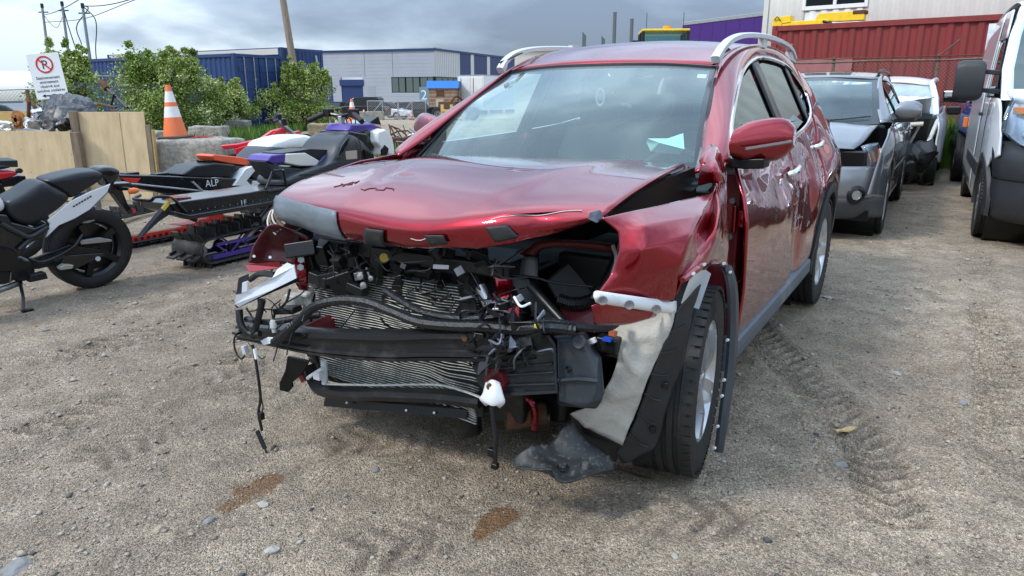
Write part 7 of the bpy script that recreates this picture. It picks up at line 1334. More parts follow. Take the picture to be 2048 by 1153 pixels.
# ---- plywood crate with scrap
PLY = mat('plywood', (.58, .44, .26), .75, var=.22, vscale=7, dirt=(.46, .31, .17), dscale=11, damt=.35, stretch=(1.2, 1, .28), bump=.1, bscale=60); OLDW = mat('old_grey_board', (.20, .15, .105), .85, var=.35, vscale=5, stretch=(5, 5, .7))
cr = thing('plywood_crate', 'open plywood crate filled with scrap metal', 'crate', Matrix.Translation((-6.40, 9.62, 0)) @ Matrix.Rotation(R(2), 4, 'Z'))
MB().bx(-1.6, .53, 0, .018, .22, .94).build('front_panel', PLY, cr); MB().bx(-1.6, .53, .003, .02, .02, .215).build('front_panel', PLY, cr); MB().bx(-1.6, .5, 1.2, 1.22, 0, .90).build('back_panel', PLY, cr); MB().bx(-1.6, .5, .03, 1.2, .02, .05).build('floor_panel', PLY, cr)
MB().bx(.535, .64, -.02, .08, 0, .93).build('corner_post', OLDW, cr, bevel=.004); MB().bx(.50, .60, .09, .14, 0, 1.20).build('corner_post', OLDW, cr, bevel=.004); MB().bx(.50, .60, 1.1, 1.2, 0, 1.2).build('corner_post', OLDW, cr)
for px, py, rr_ in ((80, 300, .006), (140, 310, .005), (60, 345, .006), (110, 355, .005), (40, 300, .005)): p = at(px, py, 9.60); q = cr.matrix_world.inverted() @ p; MB().cyl((q.x, -.004, q.z), (q.x, .0, q.z), rr_, 8).build('knot', OLDW, cr)
lp = thing('plywood_sheet', 'tall plywood sheet leaning beside the crate', 'plywood', Matrix.Translation((-5.85, 9.74, 0)) @ Matrix.Rotation(R(3), 4, 'Z') @ Matrix.Rotation(R(-2), 4, 'X'))
MB().bx(.0, .90, 0, .018, 0, 1.19).build('sheet', PLY, lp, bevel=.004); MB().bx(.91, .965, -.01, .06, 0, 1.02).build('batten', OLDW, lp, bevel=.004); MB().bx(.97, .99, .0, .07, 0, .96).build('batten', YW, lp); MB().cyl((.58, -.002, .0), (.58, -.001, 1.18), .003, 4).build('joint_line', OLDW, lp)
# scrap inside: folded black skin, rotor, castings, rusty bars
def px_on(px, py, Y): return at(px, py, Y)
b = MB(); rows = patch([[px_on(66, 258, 10.0), px_on(100, 258, 9.8), px_on(150, 258, 9.8), px_on(196, 250, 10.1)], [px_on(72, 236, 10.0), px_on(105, 230, 9.85), px_on(150, 232, 9.85), px_on(200, 232, 10.1)], [px_on(95, 205, 10.2), px_on(118, 198, 10.1), px_on(155, 200, 10.1), px_on(192, 214, 10.2)], [px_on(100, 200, 10.5), px_on(125, 194, 10.6), px_on(160, 196, 10.6), px_on(185, 206, 10.6)], [px_on(100, 250, 11), px_on(125, 250, 11), px_on(160, 250, 11), px_on(185, 250, 11)]], 30, 40, lambda p, u, v: p+noise.noise_vector(p*7)*.045+Vector((0, 0, .05*(.4-abs(noise.noise(p*9)))))+noise.noise_vector(p*19)*.014)
tag(b.grid(rows).build('crumpled_bumper_skin', mat('scorched_plastic', (.022, .024, .027), .4, dirt=(.26, .26, .26), dscale=16, damt=.5), None, 25, solid=.006), 'crumpled black bumper skin heaped on the scrap crate', 'bumper skin')
t = thing('brake_rotor', 'orange rusty brake rotor in the scrap crate', 'brake rotor', Matrix.Translation(at(38, 240, 9.9)) @ Matrix.Rotation(R(-20), 4, 'Z')); ORU = mat('orange_rust', (.36, .15, .04), .85, var=.4, vscale=18, vcol=(.20, .08, .03)); MB().lathe([(.035, -.05), (.075, -.05), (.08, -.02), (.125, -.02), (.125, .01), (.045, .01)], ax=(0, 1, 0), n=28).build('disc', ORU, t); 
for k in range(5): a = k*1.257; MB().cyl((.055*math.cos(a), -.056, .055*math.sin(a)), (.055*math.cos(a), -.049, .055*math.sin(a)), .009, 8).build('stud_hole', SATIN, t)
for i, (px, py, Y, d, m, lab) in enumerate(((12, 252, 9.9, (.20, .12, .10), ALU, 'pale alloy casting at the left end of the crate'), (65, 248, 9.85, (.16, .12, .11), ALU, 'pale alloy casting beside the rusty rotor'), (100, 252, 9.8, (.20, .12, .12), mat('grey_cast', (.22, .21, .20), .7, .3, var=.4, vscale=10), 'grey casting under the black bumper skin'), (128, 250, 9.78, (.14, .12, .13), SATIN, 'black block at the right corner of the crate'), (75, 228, 10.0, (.12, .1, .10), ALU, 'small alloy bracket leaning on the black skin'))):
    bm = bmesh.new(); bmesh.ops.create_icosphere(bm, subdivisions=3, radius=.5)
    for v in bm.verts: c = v.co; q = Vector((max(-.36, min(.36, c.x*1.3)), max(-.36, min(.36, c.y*1.3)), max(-.36, min(.36, c.z*1.3)))); q += noise.noise_vector(c*5+Vector((i*4, 0, 0)))*.12; v.co = Vector((q.x*d[0]*1.4, q.y*d[1]*1.4, q.z*d[2]*1.4))
    me = bpy.data.meshes.new('scrap_casting'); bm.to_mesh(me); bm.free(); me.materials.append(m); o = bpy.data.objects.new('scrap_casting', me); C.objects.link(o); o.location = at(px, py, Y); o.rotation_euler = (.3*i, .2, i); tag(o, lab, 'scrap', 'castings in the scrap crate')
def bar_thing(name, label, pts, r, m, cat='scrap', seg=8, group=None): return tag(MB().tube(pts, r, seg).build(name, m, None), label, cat, group)
bar_thing('rusty_axle', 'curved rusty axle beam sticking out of the crate below the sign', curve([at(62, 205, 10.4), at(68, 212, 10.3), at(78, 226, 10.2), at(88, 222, 10.3), at(110, 198, 10.8)], 16), .028, RUST); bar_thing('rusty_post', 'upright rusty post standing in the crate', [at(57, 240, 10.2), at(58, 205, 10.2), at(54, 182, 10.3)], .026, RUST)
bar_thing('steel_bar', 'dark angled steel bar rising behind the plywood sheet', [at(204, 168, 11.2), at(255, 216, 10.9)], .022, SATIN); bar_thing('rusty_knuckle', 'rusty knuckle at the top of the angled bar', [at(203, 164, 11.2), at(214, 178, 11.15)], .05, RUST); bar_thing('rusty_pipe', 'rusty brown pipe lying across the crate top', [at(182, 205, 10.9), at(232, 216, 10.5)], .018, RUST); bar_thing('upright_strut', 'short dark strut crossing the angled bar', [at(222, 214, 11), at(228, 188, 11)], .016, SATIN)
t = MB().bx(0, 1.0, 0, .04, 0, .20).build('orange_plank', YW, None); t.location = at(-40, 250, 11.2); tag(t, 'orange brown plank behind the scrap at the left edge', 'plank')
# concrete blocks, cone, strap
block('large rough concrete block carrying the orange cone', (-4.50, 10.35, .40), (1.10, .75, .80), -3, seed=2)
p = at(352, 277, 10.35); cone('tall faded orange cone on the large concrete block', (p.x, p.y, .81), .735, -2)
for px0, px1, Y, lab, sd in ((300, 330, 19, 'low concrete block left of the tall cone', 5), (382, 455, 22, 'long low concrete kerb block in the grass', 6), (458, 500, 27, 'far low concrete block in the grass', 9)):
    a, c = at(px0, 270, Y), at(px1, 270, Y); block(lab, ((a.x+c.x)/2, Y, .22), (c.x-a.x, .5, .55), -8, seed=sd)
STRAP = mat('red_strap', (.55, .05, .06), .7); bar_thing('red_strap', 'red webbing strap lying around the cone base', curve([at(302, 279, 10.25), at(330, 282, 10.2), at(365, 281, 10.15), at(400, 274, 10.4), at(440, 277, 10.5)], 20), .014, STRAP, 'strap', 5)
MOSS = mat('mossy_concrete', (.22, .17, .10), .9, var=.4, vscale=6, dirt=(.42, .41, .38), dscale=7, damt=.5, bump=.8, bscale=40); p = at(662, 288, 21.5); block('mossy brown block by the handlebars of the purple snowmobile', (p.x, p.y, .28), (1.15, .8, .62), 6, MOSS, 12)
p = at(706, 250, 20.5); block('concrete block carrying the far orange cone', (p.x, p.y+.1, p.z/2), (.8, .7, p.z), 3, CONC, 14); cone('orange cone behind the purple snowmobile', (p.x, p.y, p.z+.005), .70)
# rusty scrap heap
hp = at(806, 318, 17.2); t = thing('scrap_heap', 'heap of rusty bent bars beside the far mirror of the red car', 'scrap heap', Matrix.Translation((hp.x, hp.y, 0)))
rr_ = random.Random(5)
for k in range(38):
    a = Vector((rr_.uniform(-.38, .36), rr_.uniform(-.3, .3), rr_.uniform(.05, .55))); d = Vector((rr_.gauss(0, 1), rr_.gauss(0, .6), rr_.gauss(0, .55))).normalized()*rr_.uniform(.2, .5); e = a+d; e.z = max(.03, min(.80, e.z)); MB().tube([a, (a+e)/2+Vector((0, 0, .05)), e], rr_.uniform(.008, .022), 5).build('bent_bar', RUST if k % 4 else STEEL, t)
b = MB(); b.bx(-.30, .32, -.1, .15, .38, .42); b.build('rusty_plate', RUST, t).rotation_euler = (0, .1, 0); MB().box((0, .1, .22), (.6, .5, .44)).jit(.12, 4).build('rusty_core', RUST, t, bevel=.03)
o = MB().bx(0, .09, 0, .09, 0, .72).build('wooden_stake', YW, None); p = at(756, 310, 17.5); o.location = (p.x, p.y, 0); tag(o, 'yellow wooden stake between the purple snowmobile and scrap heap', 'stake')
grass_obj('weeds_by_heap', 'weeds growing around the rusty scrap heap', np.random.default_rng(3).normal((hp.x+.1, hp.y-.1), (.45, .25), (700, 2)), .1, .4, .02, GC, 9, 'weeds')
# ================================================================== motorcycles and snowmobiles on the left
def slab(F, nm, pix, y0, y1, m, parent, bevel=.012, smooth=40, bulge=0, lab=None, sub=0):
    """side outline at local y0 carried across to y1"""
    P0 = [F.px(a, b_, y=y0) for a, b_ in pix]; c = sum(P0, Vector())/len(P0); secs = []
    if bulge >= .1: P0 = [c+(p-c)*1.10 for p in P0]
    ks = (0, 1) if not bulge else (0, .2, .5, .8, 1)
    for k in ks:
        s_ = 1 if not bulge else 1-bulge*(abs(2*k-1)**2.5); secs.append([Vector((c.x+(p.x-c.x)*s_, lerp(y0, y1, k), c.z+(p.z-c.z)*s_)) for p in P0])
    if bulge >= .1: sub, bevel, smooth = 2, 0, 80
    o = MB().loft(secs).build(nm, m, parent, smooth, bevel=bevel, sub=sub)
    if lab: o['label'] = lab
    return o
def tubeF(F, nm, pix, r, m, parent, n=16, seg=8):
    return MB().tube(curve([F.px(a, b_, y=y) for a, b_, y in pix], n), r, seg).build(nm, m, parent, 60)
VINYL = mat('seat_vinyl', (.015, .017, .020), .36, var=.15, vscale=6, bump=.12, bscale=220); SILVER = mat('silver_fairing', (.70, .73, .75), .32, .1, .6); BLKG = mat('gloss_black_fairing', (.008, .0085, .010), .2, 0, .4, dirt=(.09, .085, .08), dscale=9, damt=.2); ORL = mat('orange_lens', (.70, .16, .03), .3)
MF = Frame(-3.25, 5.18, -122, tilt=Matrix.Rotation(R(-5), 4, 'X'))
mc = thing('motorcycle', 'black and silver sport motorcycle on its side stand at the left edge', 'motorcycle', MF.M)
hub = MF.px(180, 508, y=0); rw = .305
t = wheel(mc, hub.x, 0, rw, .14, .215, 5, 'single', spin=20, z=rw); 
for c_ in t.children: c_.data = c_.data.copy(); c_.data.materials[0] = SATIN; c_.data.materials[1] = SATIN
MB().lathe([(.10, .055), (.115, .058), (.115, .062), (.07, .062)], o=(hub.x, 0, rw), ax=(0, 1, 0), n=28).build('sprocket', STEEL, t)
wheel(mc, hub.x+1.38, 0, rw*.97, .11, .21, 5, 'single', z=rw*.97)
slab(MF, 'rider_seat', [(18, 405), (40, 398), (82, 368), (95, 366), (142, 390), (145, 400), (120, 422), (92, 440), (70, 456), (40, 448), (20, 432)], .13, -.13, VINYL, mc, .03, bulge=.14)
slab(MF, 'passenger_seat', [(95, 366), (105, 360), (160, 345), (205, 342), (214, 352), (205, 364), (170, 384), (145, 402), (140, 388)], .115, -.115, VINYL, mc, .03, bulge=.16)
slab(MF, 'tail_cowl', [(190, 340), (225, 333), (244, 342), (243, 352), (226, 376), (218, 378), (212, 356)], .085, -.085, BLKG, mc, .02, bulge=.15); MB().cyl(MF.px(205, 345, y=.0)+Vector((0, 0, .02)), MF.px(205, 345, y=0)+Vector((0, 0, .028)), .012, 12).build('seat_bolt', CHROME, mc)
for y0, y1 in ((.118, .10), (-.118, -.10)): slab(MF, 'tail_panel', [(95, 442), (140, 404), (180, 384), (222, 368), (215, 385), (180, 420), (150, 438), (118, 452), (92, 477), (101, 449)], y0, y1, SILVER, mc, .006)
for k in range(7): a = (146+k*5.5, 414-k*3.2); MB().bar(MF.px(*a, y=.120), MF.px(a[0]+4, a[1]-2.2, y=.120), .002, .010).build('tail_lettering', BLK, mc)
slab(MF, 'fuel_tank', [(-120, 380), (-60, 372), (0, 384), (22, 412), (15, 430), (-40, 432), (-120, 430)], .15, -.15, SILVER, mc, .03, bulge=.25)
slab(MF, 'side_fairing', [(-60, 425), (15, 428), (25, 444), (72, 456), (98, 444), (92, 478), (62, 488), (42, 515), (30, 520), (10, 500), (-60, 495)], .125, -.125, BLKG, mc, .015, bulge=.05); tubeF(MF, 'frame_spar', [(2, 448, .14), (40, 468, .145), (62, 474, .145), (95, 455, .13)], .018, GREYPL, mc); tubeF(MF, 'frame_spar', [(38, 500, .145), (64, 476, .145)], .016, GREYPL, mc)
MB().lathe([(0, -.13), (.10, -.13), (.12, -.09), (.12, .09), (.10, .13), (0, .13)], o=MF.px(-10, 530, y=0), ax=(0, 1, 0), n=24).build('engine', BAY, mc); MB().box(MF.px(-35, 510, y=.0), (.20, .22, .30), Matrix.Rotation(R(25), 3, 'Y')).build('cylinder_block', BAY, mc, bevel=.02); MB().lathe([(0, -.12), (.07, -.12), (.085, -.08), (.085, .08), (.07, .12), (0, .12)], o=MF.px(30, 535, y=0), ax=(0, 1, 0), n=20).build('gearbox', BAY, mc)
for k in range(6): MB().tube(curve([MF.px(0+k*4, 500+k*6, y=.13), MF.px(14+k*3, 530+k*4, y=.15), MF.px(30+k*2, 556, y=.12)], 10), .005, 5).build('engine_hose', HOSE, mc)
MB().lathe([(0, .02), (.075, .02), (.085, 0), (.085, -.03)], o=MF.px(8, 520, y=.14), ax=(0, 1, 0), n=20).build('clutch_cover', SATIN, mc)
slab(MF, 'swingarm', [(60, 520), (140, 490), (205, 500), (206, 520), (150, 525), (70, 540)], .09, .06, BLACKPL, mc, .01); slab(MF, 'swingarm', [(60, 520), (140, 490), (205, 500), (206, 520), (150, 525), (70, 540)], -.06, -.09, BLACKPL, mc, .01)
slab(MF, 'chain_guard', [(160, 482), (200, 476), (224, 480), (224, 484), (162, 490)], .115, .085, mat('worn_alloy_guard', (.33, .34, .34), .4, .6), mc, .004); slab(MF, 'lower_guard', [(130, 512), (208, 506), (212, 512), (150, 540), (120, 535)], .105, .085, BLKG, mc, .008); MB().cyl(MF.px(196, 518, y=.10), MF.px(196, 518, y=.125), .018, 12).build('axle_nut', STEEL, mc)
tubeF(MF, 'shock_linkage', [(165, 470, .11), (150, 492, .12), (132, 505, .12)], .014, BLACKPL, mc); tubeF(MF, 'footpeg_bracket', [(57, 518, .14), (85, 525, .15), (118, 512, .15), (150, 492, .12)], .010, BLACKPL, mc); slab(MF, 'footpeg', [(62, 552), (92, 545), (97, 558), (60, 566)], .22, .16, BLACKPL, mc, .005); slab(MF, 'heel_plate', [(106, 520), (130, 505), (130, 515), (112, 524)], .15, .14, GREYPL, mc, .003)
slab(MF, 'rear_peg', [(120, 536), (130, 530), (148, 531), (145, 538), (122, 541)], .20, .15, mat('worn_peg', (.42, .41, .36), .5, .6), mc, .004)
slab(MF, 'rear_hugger', [(222, 368), (262, 366), (270, 378), (245, 380), (256, 408), (268, 425), (258, 430), (238, 402), (224, 384)], .04, -.04, BLKG, mc, .008); tubeF(MF, 'indicator_stem', [(240, 378, .05), (255, 378, .11), (262, 380, .14)], .014, SATIN, mc); MB().lathe([(0, -.05), (.022, -.035), (.024, 0), (.016, .03), (0, .035)], o=MF.px(268, 382, y=.15), ax=(-1, 0, 0), n=14).build('indicator_lens', ORL, mc); MB().cyl(MF.px(265, 422, y=.0), MF.px(265, 422, y=.02), .022, 14).build('reflector', mat('red_reflector', (.5, .02, .03), .25), mc)
foot = MF.I @ gnd(47, 624); a = MF.px(40, 565, y=.10); b = MB(); b.tube([a, lerp(a, foot, .5)+Vector((.0, .02, 0)), foot+Vector((0, 0, .008))], .011, 8); b.box(foot+Vector((-.02, .01, .008)), (.07, .03, .012)); b.build('side_stand', SATIN, mc); tubeF(MF, 'exhaust_pipe', [(-40, 590, .1), (0, 580, .1), (42, 565, .08)], .022, STEEL, mc); tubeF(MF, 'stand_spring', [(20, 566, .13), (24, 520, .14)], .004, STEEL, mc, seg=5)
for s_ in (-1, 1): MB().tube([(hub.x+1.38, s_*.09, rw), (hub.x+1.12, s_*.09, .92)], .022, 10).build('fork_leg', STEEL, mc)
MB().tube(curve([(hub.x+1.02, -.34, .92), (hub.x+1.10, -.2, .97), (hub.x+1.10, .2, .97), (hub.x+1.02, .34, .92)], 14), .013, 8).build('handlebar', SATIN, mc)
MB().loft([[Vector((hub.x+x, y*w, z)) for y, z in ((-1, .62+dz), (-.8, .90+dz), (0, 1.0+dz), (.8, .90+dz), (1, .62+dz), (0, .55+dz))] for x, w, dz in ((.85, .17, -.10), (1.10, .16, .0), (1.32, .11, -.02), (1.42, .04, -.06))]).build('front_fairing', SILVER, mc, 60, sub=1); MB().bar((hub.x+.55, 0, .62), (hub.x+1.12, 0, .84), .12, .10).build('main_frame', SATIN, mc, bevel=.02); MB().lathe([(rw*.97+.02, -.06), (rw*.97+.035, 0), (rw*.97+.02, .06)], o=(hub.x+1.38, 0, rw*.97), ax=(0, 1, 0), n=16, a0=math.pi*.05, a1=math.pi*.75).build('front_fender', BLKG, mc)
# second bike: only its red tail shows at the left edge
M2F = Frame(-4.35, 6.2, -122, tilt=Matrix.Rotation(R(-6), 4, 'X')); m2 = thing('motorcycle', 'red tailed motorcycle cut off by the left edge behind the silver one', 'motorcycle', M2F.M)
slab(M2F, 'tail_panel', [(-80, 345), (0, 344), (40, 343), (38, 352), (8, 362), (-80, 372)], .10, -.10, mat('bright_red_plastic', (.50, .012, .02), .35, 0, .5), m2, .02, bulge=.1); slab(M2F, 'seat', [(-120, 340), (-30, 330), (18, 330), (32, 340), (-80, 346)], .10, -.10, VINYL, m2, .02, bulge=.1); slab(M2F, 'rear_fender', [(0, 362), (36, 352), (52, 352), (58, 395), (48, 398), (40, 372), (5, 376)], .06, -.06, BLKG, m2, .01); slab(M2F, 'luggage_rack', [(-10, 322), (36, 321), (37, 335), (0, 335)], .08, -.08, GREYPL, m2, .008); MB().cyl(M2F.px(40, 342, y=.1), M2F.px(36, 342, y=.02), .022, 12).build('indicator', SATIN, m2)
h2 = M2F.px(20, 440, y=0); wheel(m2, h2.x, 0, .30, .13, .2, 5, 'single', z=.30); slab(M2F, 'side_cover', [(-100, 372), (5, 366), (20, 395), (-20, 410), (-100, 420)], .10, -.10, SATIN, m2, .02); tubeF(M2F, 'swingarm', [(-60, 430, .08), (20, 440, .08)], .025, SATIN, m2); slab(M2F, 'mud_flap', [(48, 385), (60, 386), (75, 400), (55, 405)], .03, -.03, SATIN, m2, .005)

# ---- snowmobiles point away from the camera, same direction as the row of cars
TRK = mat('track_rubber', (.016, .016, .017), .6, dirt=(.16, .15, .13), dscale=12, damt=.35); SLB = mat('sled_black', (.008, .0085, .010), .25, 0, .4, dirt=(.09, .09, .09), dscale=16, damt=.18); SLG = mat('sled_grey_panel', (.034, .038, .044), .36, var=.12, vscale=4); PURP = mat('sled_purple', (.065, .035, .24), .38, 0, .3); SRED = mat('sled_red', (.62, .035, .022), .42, .1, .2, dirt=(.30, .08, .06), dscale=9, damt=.25); SORG = mat('seat_orange', (.75, .11, .04), .5); SWH = mat('sled_white', (.70, .71, .70), .38, 0, .3)
def track(t, x0, x1, z1, w, lug, n_l, rear_r=.13):
    """drive belt: lower run on the ground, round the rear idlers, upper run rising forwards"""
    path = []
    for k in range(10): path.append(Vector((lerp(x1, x0+rear_r, k/9), 0, .045)))
    for k in range(1, 9): a = -math.pi/2-math.pi*k/9; path.append(Vector((x0+rear_r+rear_r*math.cos(a), 0, .045+rear_r+rear_r*math.sin(a))))
    for k in range(1, 10): path.append(Vector((lerp(x0+rear_r, x1+.15, k/9), 0, lerp(.045+2*rear_r, z1, k/9))))
    for k in range(1, 7): a = math.pi/2-math.pi*.8*k/7; path.append(Vector((x1+.15+.12*math.cos(a), 0, z1-.12+.12*math.sin(a))))
    path.append(Vector((x1+.04, 0, .10)))
    b = MB(); b.grid([[p+Vector((0, y, 0)) for y in (-w, -w*.35, w*.35, w)] for p in path]); belt = b.build('track_belt', TRK, t, 30, solid=.012)
    # lugs
    L = [0]; 
    for a, c in zip(path[:-1], path[1:]): L.append(L[-1]+(c-a).length)
    lm = MB()
    for sgy in (-1, 0, 1): lm.box((0, sgy*w*.66, lug/2), (.014, w*.52, lug)); lm.box((.016, sgy*w*.66+.02, lug*.35), (.03, .012, lug*.7))
    lme = lm.mesh('track_lug', 0); lme.materials.append(TRK)
    for k in range(n_l):
        s = L[-1]*(k+.3)/n_l
        i = max(j for j in range(len(L)-1) if L[j] <= s); u = (s-L[i])/(L[i+1]-L[i]); p = lerp(path[i], path[i+1], u); d = (path[i+1]-path[i]).normalized(); nrm = Vector((d.z, 0, -d.x)); nrm = -nrm if nrm.dot(p-Vector(((x0+x1)/2, 0, z1*.5))) < 0 else nrm
        M = Matrix((d, Vector((0, 1, 0)), nrm)).transposed().to_4x4(); M.translation = p+nrm*.006; part('track_lug', lme, belt, M)
    return belt
def lattice(t, m, x0, x1, z0, z1, y, nm='slide_rail'):
    for s_ in (-1, 1):
        r_ = MB(); r_.bar((x0, s_*y, z0), (x1, s_*y, z0), .02, .035); r_.bar((x0+.05, s_*y, z1), (x1, s_*y, z1), .016, .025); o = r_.build(nm, m, t)
        n = 9
        for k in range(n): xa, xb = lerp(x0+.05, x1-.05, k/n), lerp(x0+.05, x1-.05, (k+1)/n); MB().bar((xa, s_*y, z0 if k % 2 else z1), (xb, s_*y, z1 if k % 2 else z0), .012, .014).build('rail_truss', m, o)
F1 = Frame(-2.74, 5.74, 61); s1 = thing('snowmobile', 'black snowmobile with purple and white seat beside the red car', 'snowmobile', F1.M)
yn = -.20
track(s1, .06, 1.45, .31, .19, .078, 28, .105); lattice(s1, PURP, .20, 1.45, .085, .185, .13)
for x in (.12, .45, .9): 
    for y in (-.09, .09): MB().lathe([(.02, -.02), (.055, -.018), (.062, 0), (.055, .018), (.02, .02)], o=(x, y, .15 if x < .2 else .12), ax=(0, 1, 0), n=16).build('idler_wheel', STEEL if x < .2 else SATIN, s1)
slab(F1, 'tunnel', [(343, 409), (360, 404), (500, 385), (580, 372), (590, 390), (520, 405), (470, 420), (380, 432), (352, 424)], yn, .20, SLB, s1, .01)
slab(F1, 'running_board', [(352, 424), (380, 431), (540, 404), (600, 385), (604, 392), (520, 416), (380, 440), (352, 432)], yn-.10, yn, SLB, s1, .006); slab(F1, 'running_board', [(352, 424), (380, 431), (540, 404), (600, 385), (604, 392), (520, 416), (380, 440), (352, 432)], .20, .30, SLB, s1, .006)
MB().tube(curve([F1.px(372, 425, y=yn-.02), F1.px(345, 398, y=yn), F1.px(312, 394, y=-.16), F1.px(300, 402, y=-.10), F1.px(300, 402, y=-.10)+Vector((0, .2, 0)), F1.px(345, 398, y=yn)+Vector((0, .4, 0))], 24), .013, 8).build('rear_bumper', SATIN, s1)
slab(F1, 'snow_flap', [(352, 410), (334, 408), (326, 420), (304, 446), (280, 476), (290, 470), (318, 444), (348, 424)], -.18, -.13, GREYPL, s1, .004); MB().box(F1.px(332, 412, y=-.19), (.08, .01, .03), Matrix.Rotation(R(-40), 3, 'Y')).build('yellow_label', mat('yellow_label_print', (.62, .45, .06), .5), s1); MB().box(F1.px(341, 401, y=-.19), (.05, .035, .035)).build('tan_tape', mat('tan_tape', (.45, .26, .10), .6), s1); slab(F1, 'tail_lamp', [(352, 396), (382, 394), (392, 406), (362, 410)], -.1, .1, mat('dark_red_lens', (.10, .005, .01), .2, 0, .6), s1, .006)
txt('LE', .06, SWH, s1, Matrix.Translation(F1.px(488, 410, y=yn-.004)) @ Matrix.Rotation(R(0), 4, 'Z') @ FACE)
for k in range(12): p = F1.px(370+k*15, 424-k*2.3, y=yn-.003); MB().cyl(p, p+Vector((0, -.004, 0)), .005, 6).build('tunnel_rivet', GALV, s1)
slab(F1, 'seat_base', [(530, 322), (560, 333), (640, 340), (668, 322), (680, 340), (640, 372), (578, 372), (545, 345)], -.12, .12, SLG, s1, .02); slab(F1, 'seat_rear_pad', [(534, 323), (543, 311), (572, 307), (571, 327), (548, 328)], -.14, .14, PURP, s1, .015); slab(F1, 'seat_side_panel', [(571, 327), (572, 308), (612, 306), (640, 322), (634, 333), (600, 333)], -.145, .145, mat('cream_seat_panel', (.66, .65, .58), .5), s1, .015); slab(F1, 'seat_top', [(560, 307), (620, 298), (660, 300), (662, 312), (640, 322), (612, 306), (572, 308)], -.13, .13, VINYL, s1, .015); slab(F1, 'seat_nose', [(640, 322), (662, 300), (668, 304), (664, 322), (650, 334), (632, 335)], -.142, .142, PURP, s1, .012)
for a, c in (((532, 378), (546, 342)), ((546, 342), (566, 340)), ((566, 340), (574, 378)), ((575, 378), (535, 384))): MB().tube([F1.px(*a, y=yn-.08), F1.px(*c, y=yn-.04)], .012, 8).build('side_frame_tube', SATIN, s1)
slab(F1, 'side_panel', [(575, 372), (600, 345), (650, 336), (672, 318), (680, 290), (700, 268), (720, 272), (752, 300), (758, 330), (700, 352), (640, 380)], -.27, .27, SLG, s1, .03, bulge=.1); slab(F1, 'engine_cover', [(690, 274), (700, 262), (735, 268), (752, 296), (740, 306), (705, 300)], -.20, .20, SLB, s1, .02)
slab(F1, 'cowl', [(694, 262), (704, 248), (745, 246), (766, 254), (768, 285), (756, 304), (744, 292), (735, 266), (712, 270)], -.17, .17, PURP, s1, .02, bulge=.06); slab(F1, 'cowl_mesh', [(712, 266), (735, 258), (744, 270), (741, 282), (720, 280)], -.18, -.165, SLB, s1, .004); slab(F1, 'paper_label', [(691, 303), (714, 301), (715, 318), (692, 320)], -.262, -.24, mat('beige_label', (.42, .34, .27), .6), s1, .002); slab(F1, 'wind_deflector', [(738, 246), (757, 233), (763, 250)], -.10, .10, SATIN, s1, .006)
slab(F1, 'nose_panel', [(756, 262), (772, 256), (786, 272), (790, 290), (792, 312), (780, 312), (774, 298), (768, 312), (762, 312), (762, 296), (754, 286)], -.28, .28, SWH, s1, .02, bulge=.08); slab(F1, 'nose_black_insert', [(764, 300), (770, 290), (778, 298), (774, 312), (764, 312)], -.29, -.27, SATIN, s1, .004)
b = MB(); b.box(F1.px(716, 253, y=0), (.16, .26, .05), Matrix.Rotation(R(-20), 3, 'Y')); g = b.build('instrument_pod', SLB, s1, bevel=.015); MB().box(F1.px(715, 249, y=0)+Vector((-.005, 0, .022)), (.10, .17, .012), Matrix.Rotation(R(-20), 3, 'Y')).build('display', mat('lcd_grey', (.30, .38, .36), .15), g)
b = MB(); p = F1.px(686, 282, y=0); q = F1.px(682, 232, y=0); b.bar(p, q, .05, .06); hb = b.build('handlebar_riser', GALV, s1, bevel=.01); b = MB(); b.tube(curve([q+Vector((-.10, -.36, -.05)), q+Vector((-.03, -.2, .02)), q, q+Vector((-.03, .2, .02)), q+Vector((-.10, .36, -.05))], 16), .017, 8); b.build('handlebar', SATIN, hb)
for s_ in (-1, 1): MB().tube([q+Vector((-.03, s_*.2, .02)), q+Vector((-.10, s_*.36, -.05))], .028, 10).build('grip', RUBBER, hb); MB().box(q+Vector((.0, s_*.17, .03)), (.09, .09, .08)).build('switch_block', SATIN, hb, bevel=.01)
for k in range(5): MB().tube(curve([q+Vector((0, .05*k-.1, .0)), q+Vector((.08, .06*k-.12, -.05)), p+Vector((.08, .03*k-.06, .05))], 10), .007, 5).build('control_cable', SATIN, hb)
for s_ in (-1, 1): b = MB(); b.tube(curve([(1.75, s_*.5, .06), (2.5, s_*.5, .04), (2.75, s_*.5, .12)], 10), .05, 6); b.build('ski', SLB, s1); MB().tube([(2.15, s_*.5, .08), (2.05, s_*.25, .42)], .022, 6).build('ski_leg', SATIN, s1)
MB().tube([(1.3, -.15, .30), (.55, -.13, .16)], .018, 8).build('suspension_arm', SATIN, s1); MB().tube([(.9, -.12, .42), (.55, -.1, .15)], .03, 8).build('shock_absorber', STEEL, s1); MB().bx(1.4, 2.1, -.22, .22, .28, .55).build('belly_pan', SLB, s1, bevel=.04)
for L in ([(672, 318, -.272), (690, 300, -.275), (700, 272, -.26)], [(600, 350, -.255), (650, 345, -.27), (700, 330, -.275), (750, 322, -.27)], [(716, 340, -.27), (722, 300, -.275), (716, 276, -.25)]): tubeF(F1, 'panel_seam', L, .006, SATIN, s1, seg=5)
for k in range(4): slab(F1, 'side_vent', [(728+k*5, 300+k*3), (731+k*5, 299+k*3), (736+k*5, 318+k*2), (733+k*5, 319+k*2)], -.283, -.26, SATIN, s1, .001)
slab(F1, 'shroud_edge', [(672, 322), (684, 292), (696, 276), (700, 280), (690, 296), (680, 326)], -.262, -.24, SLB, s1, .004)
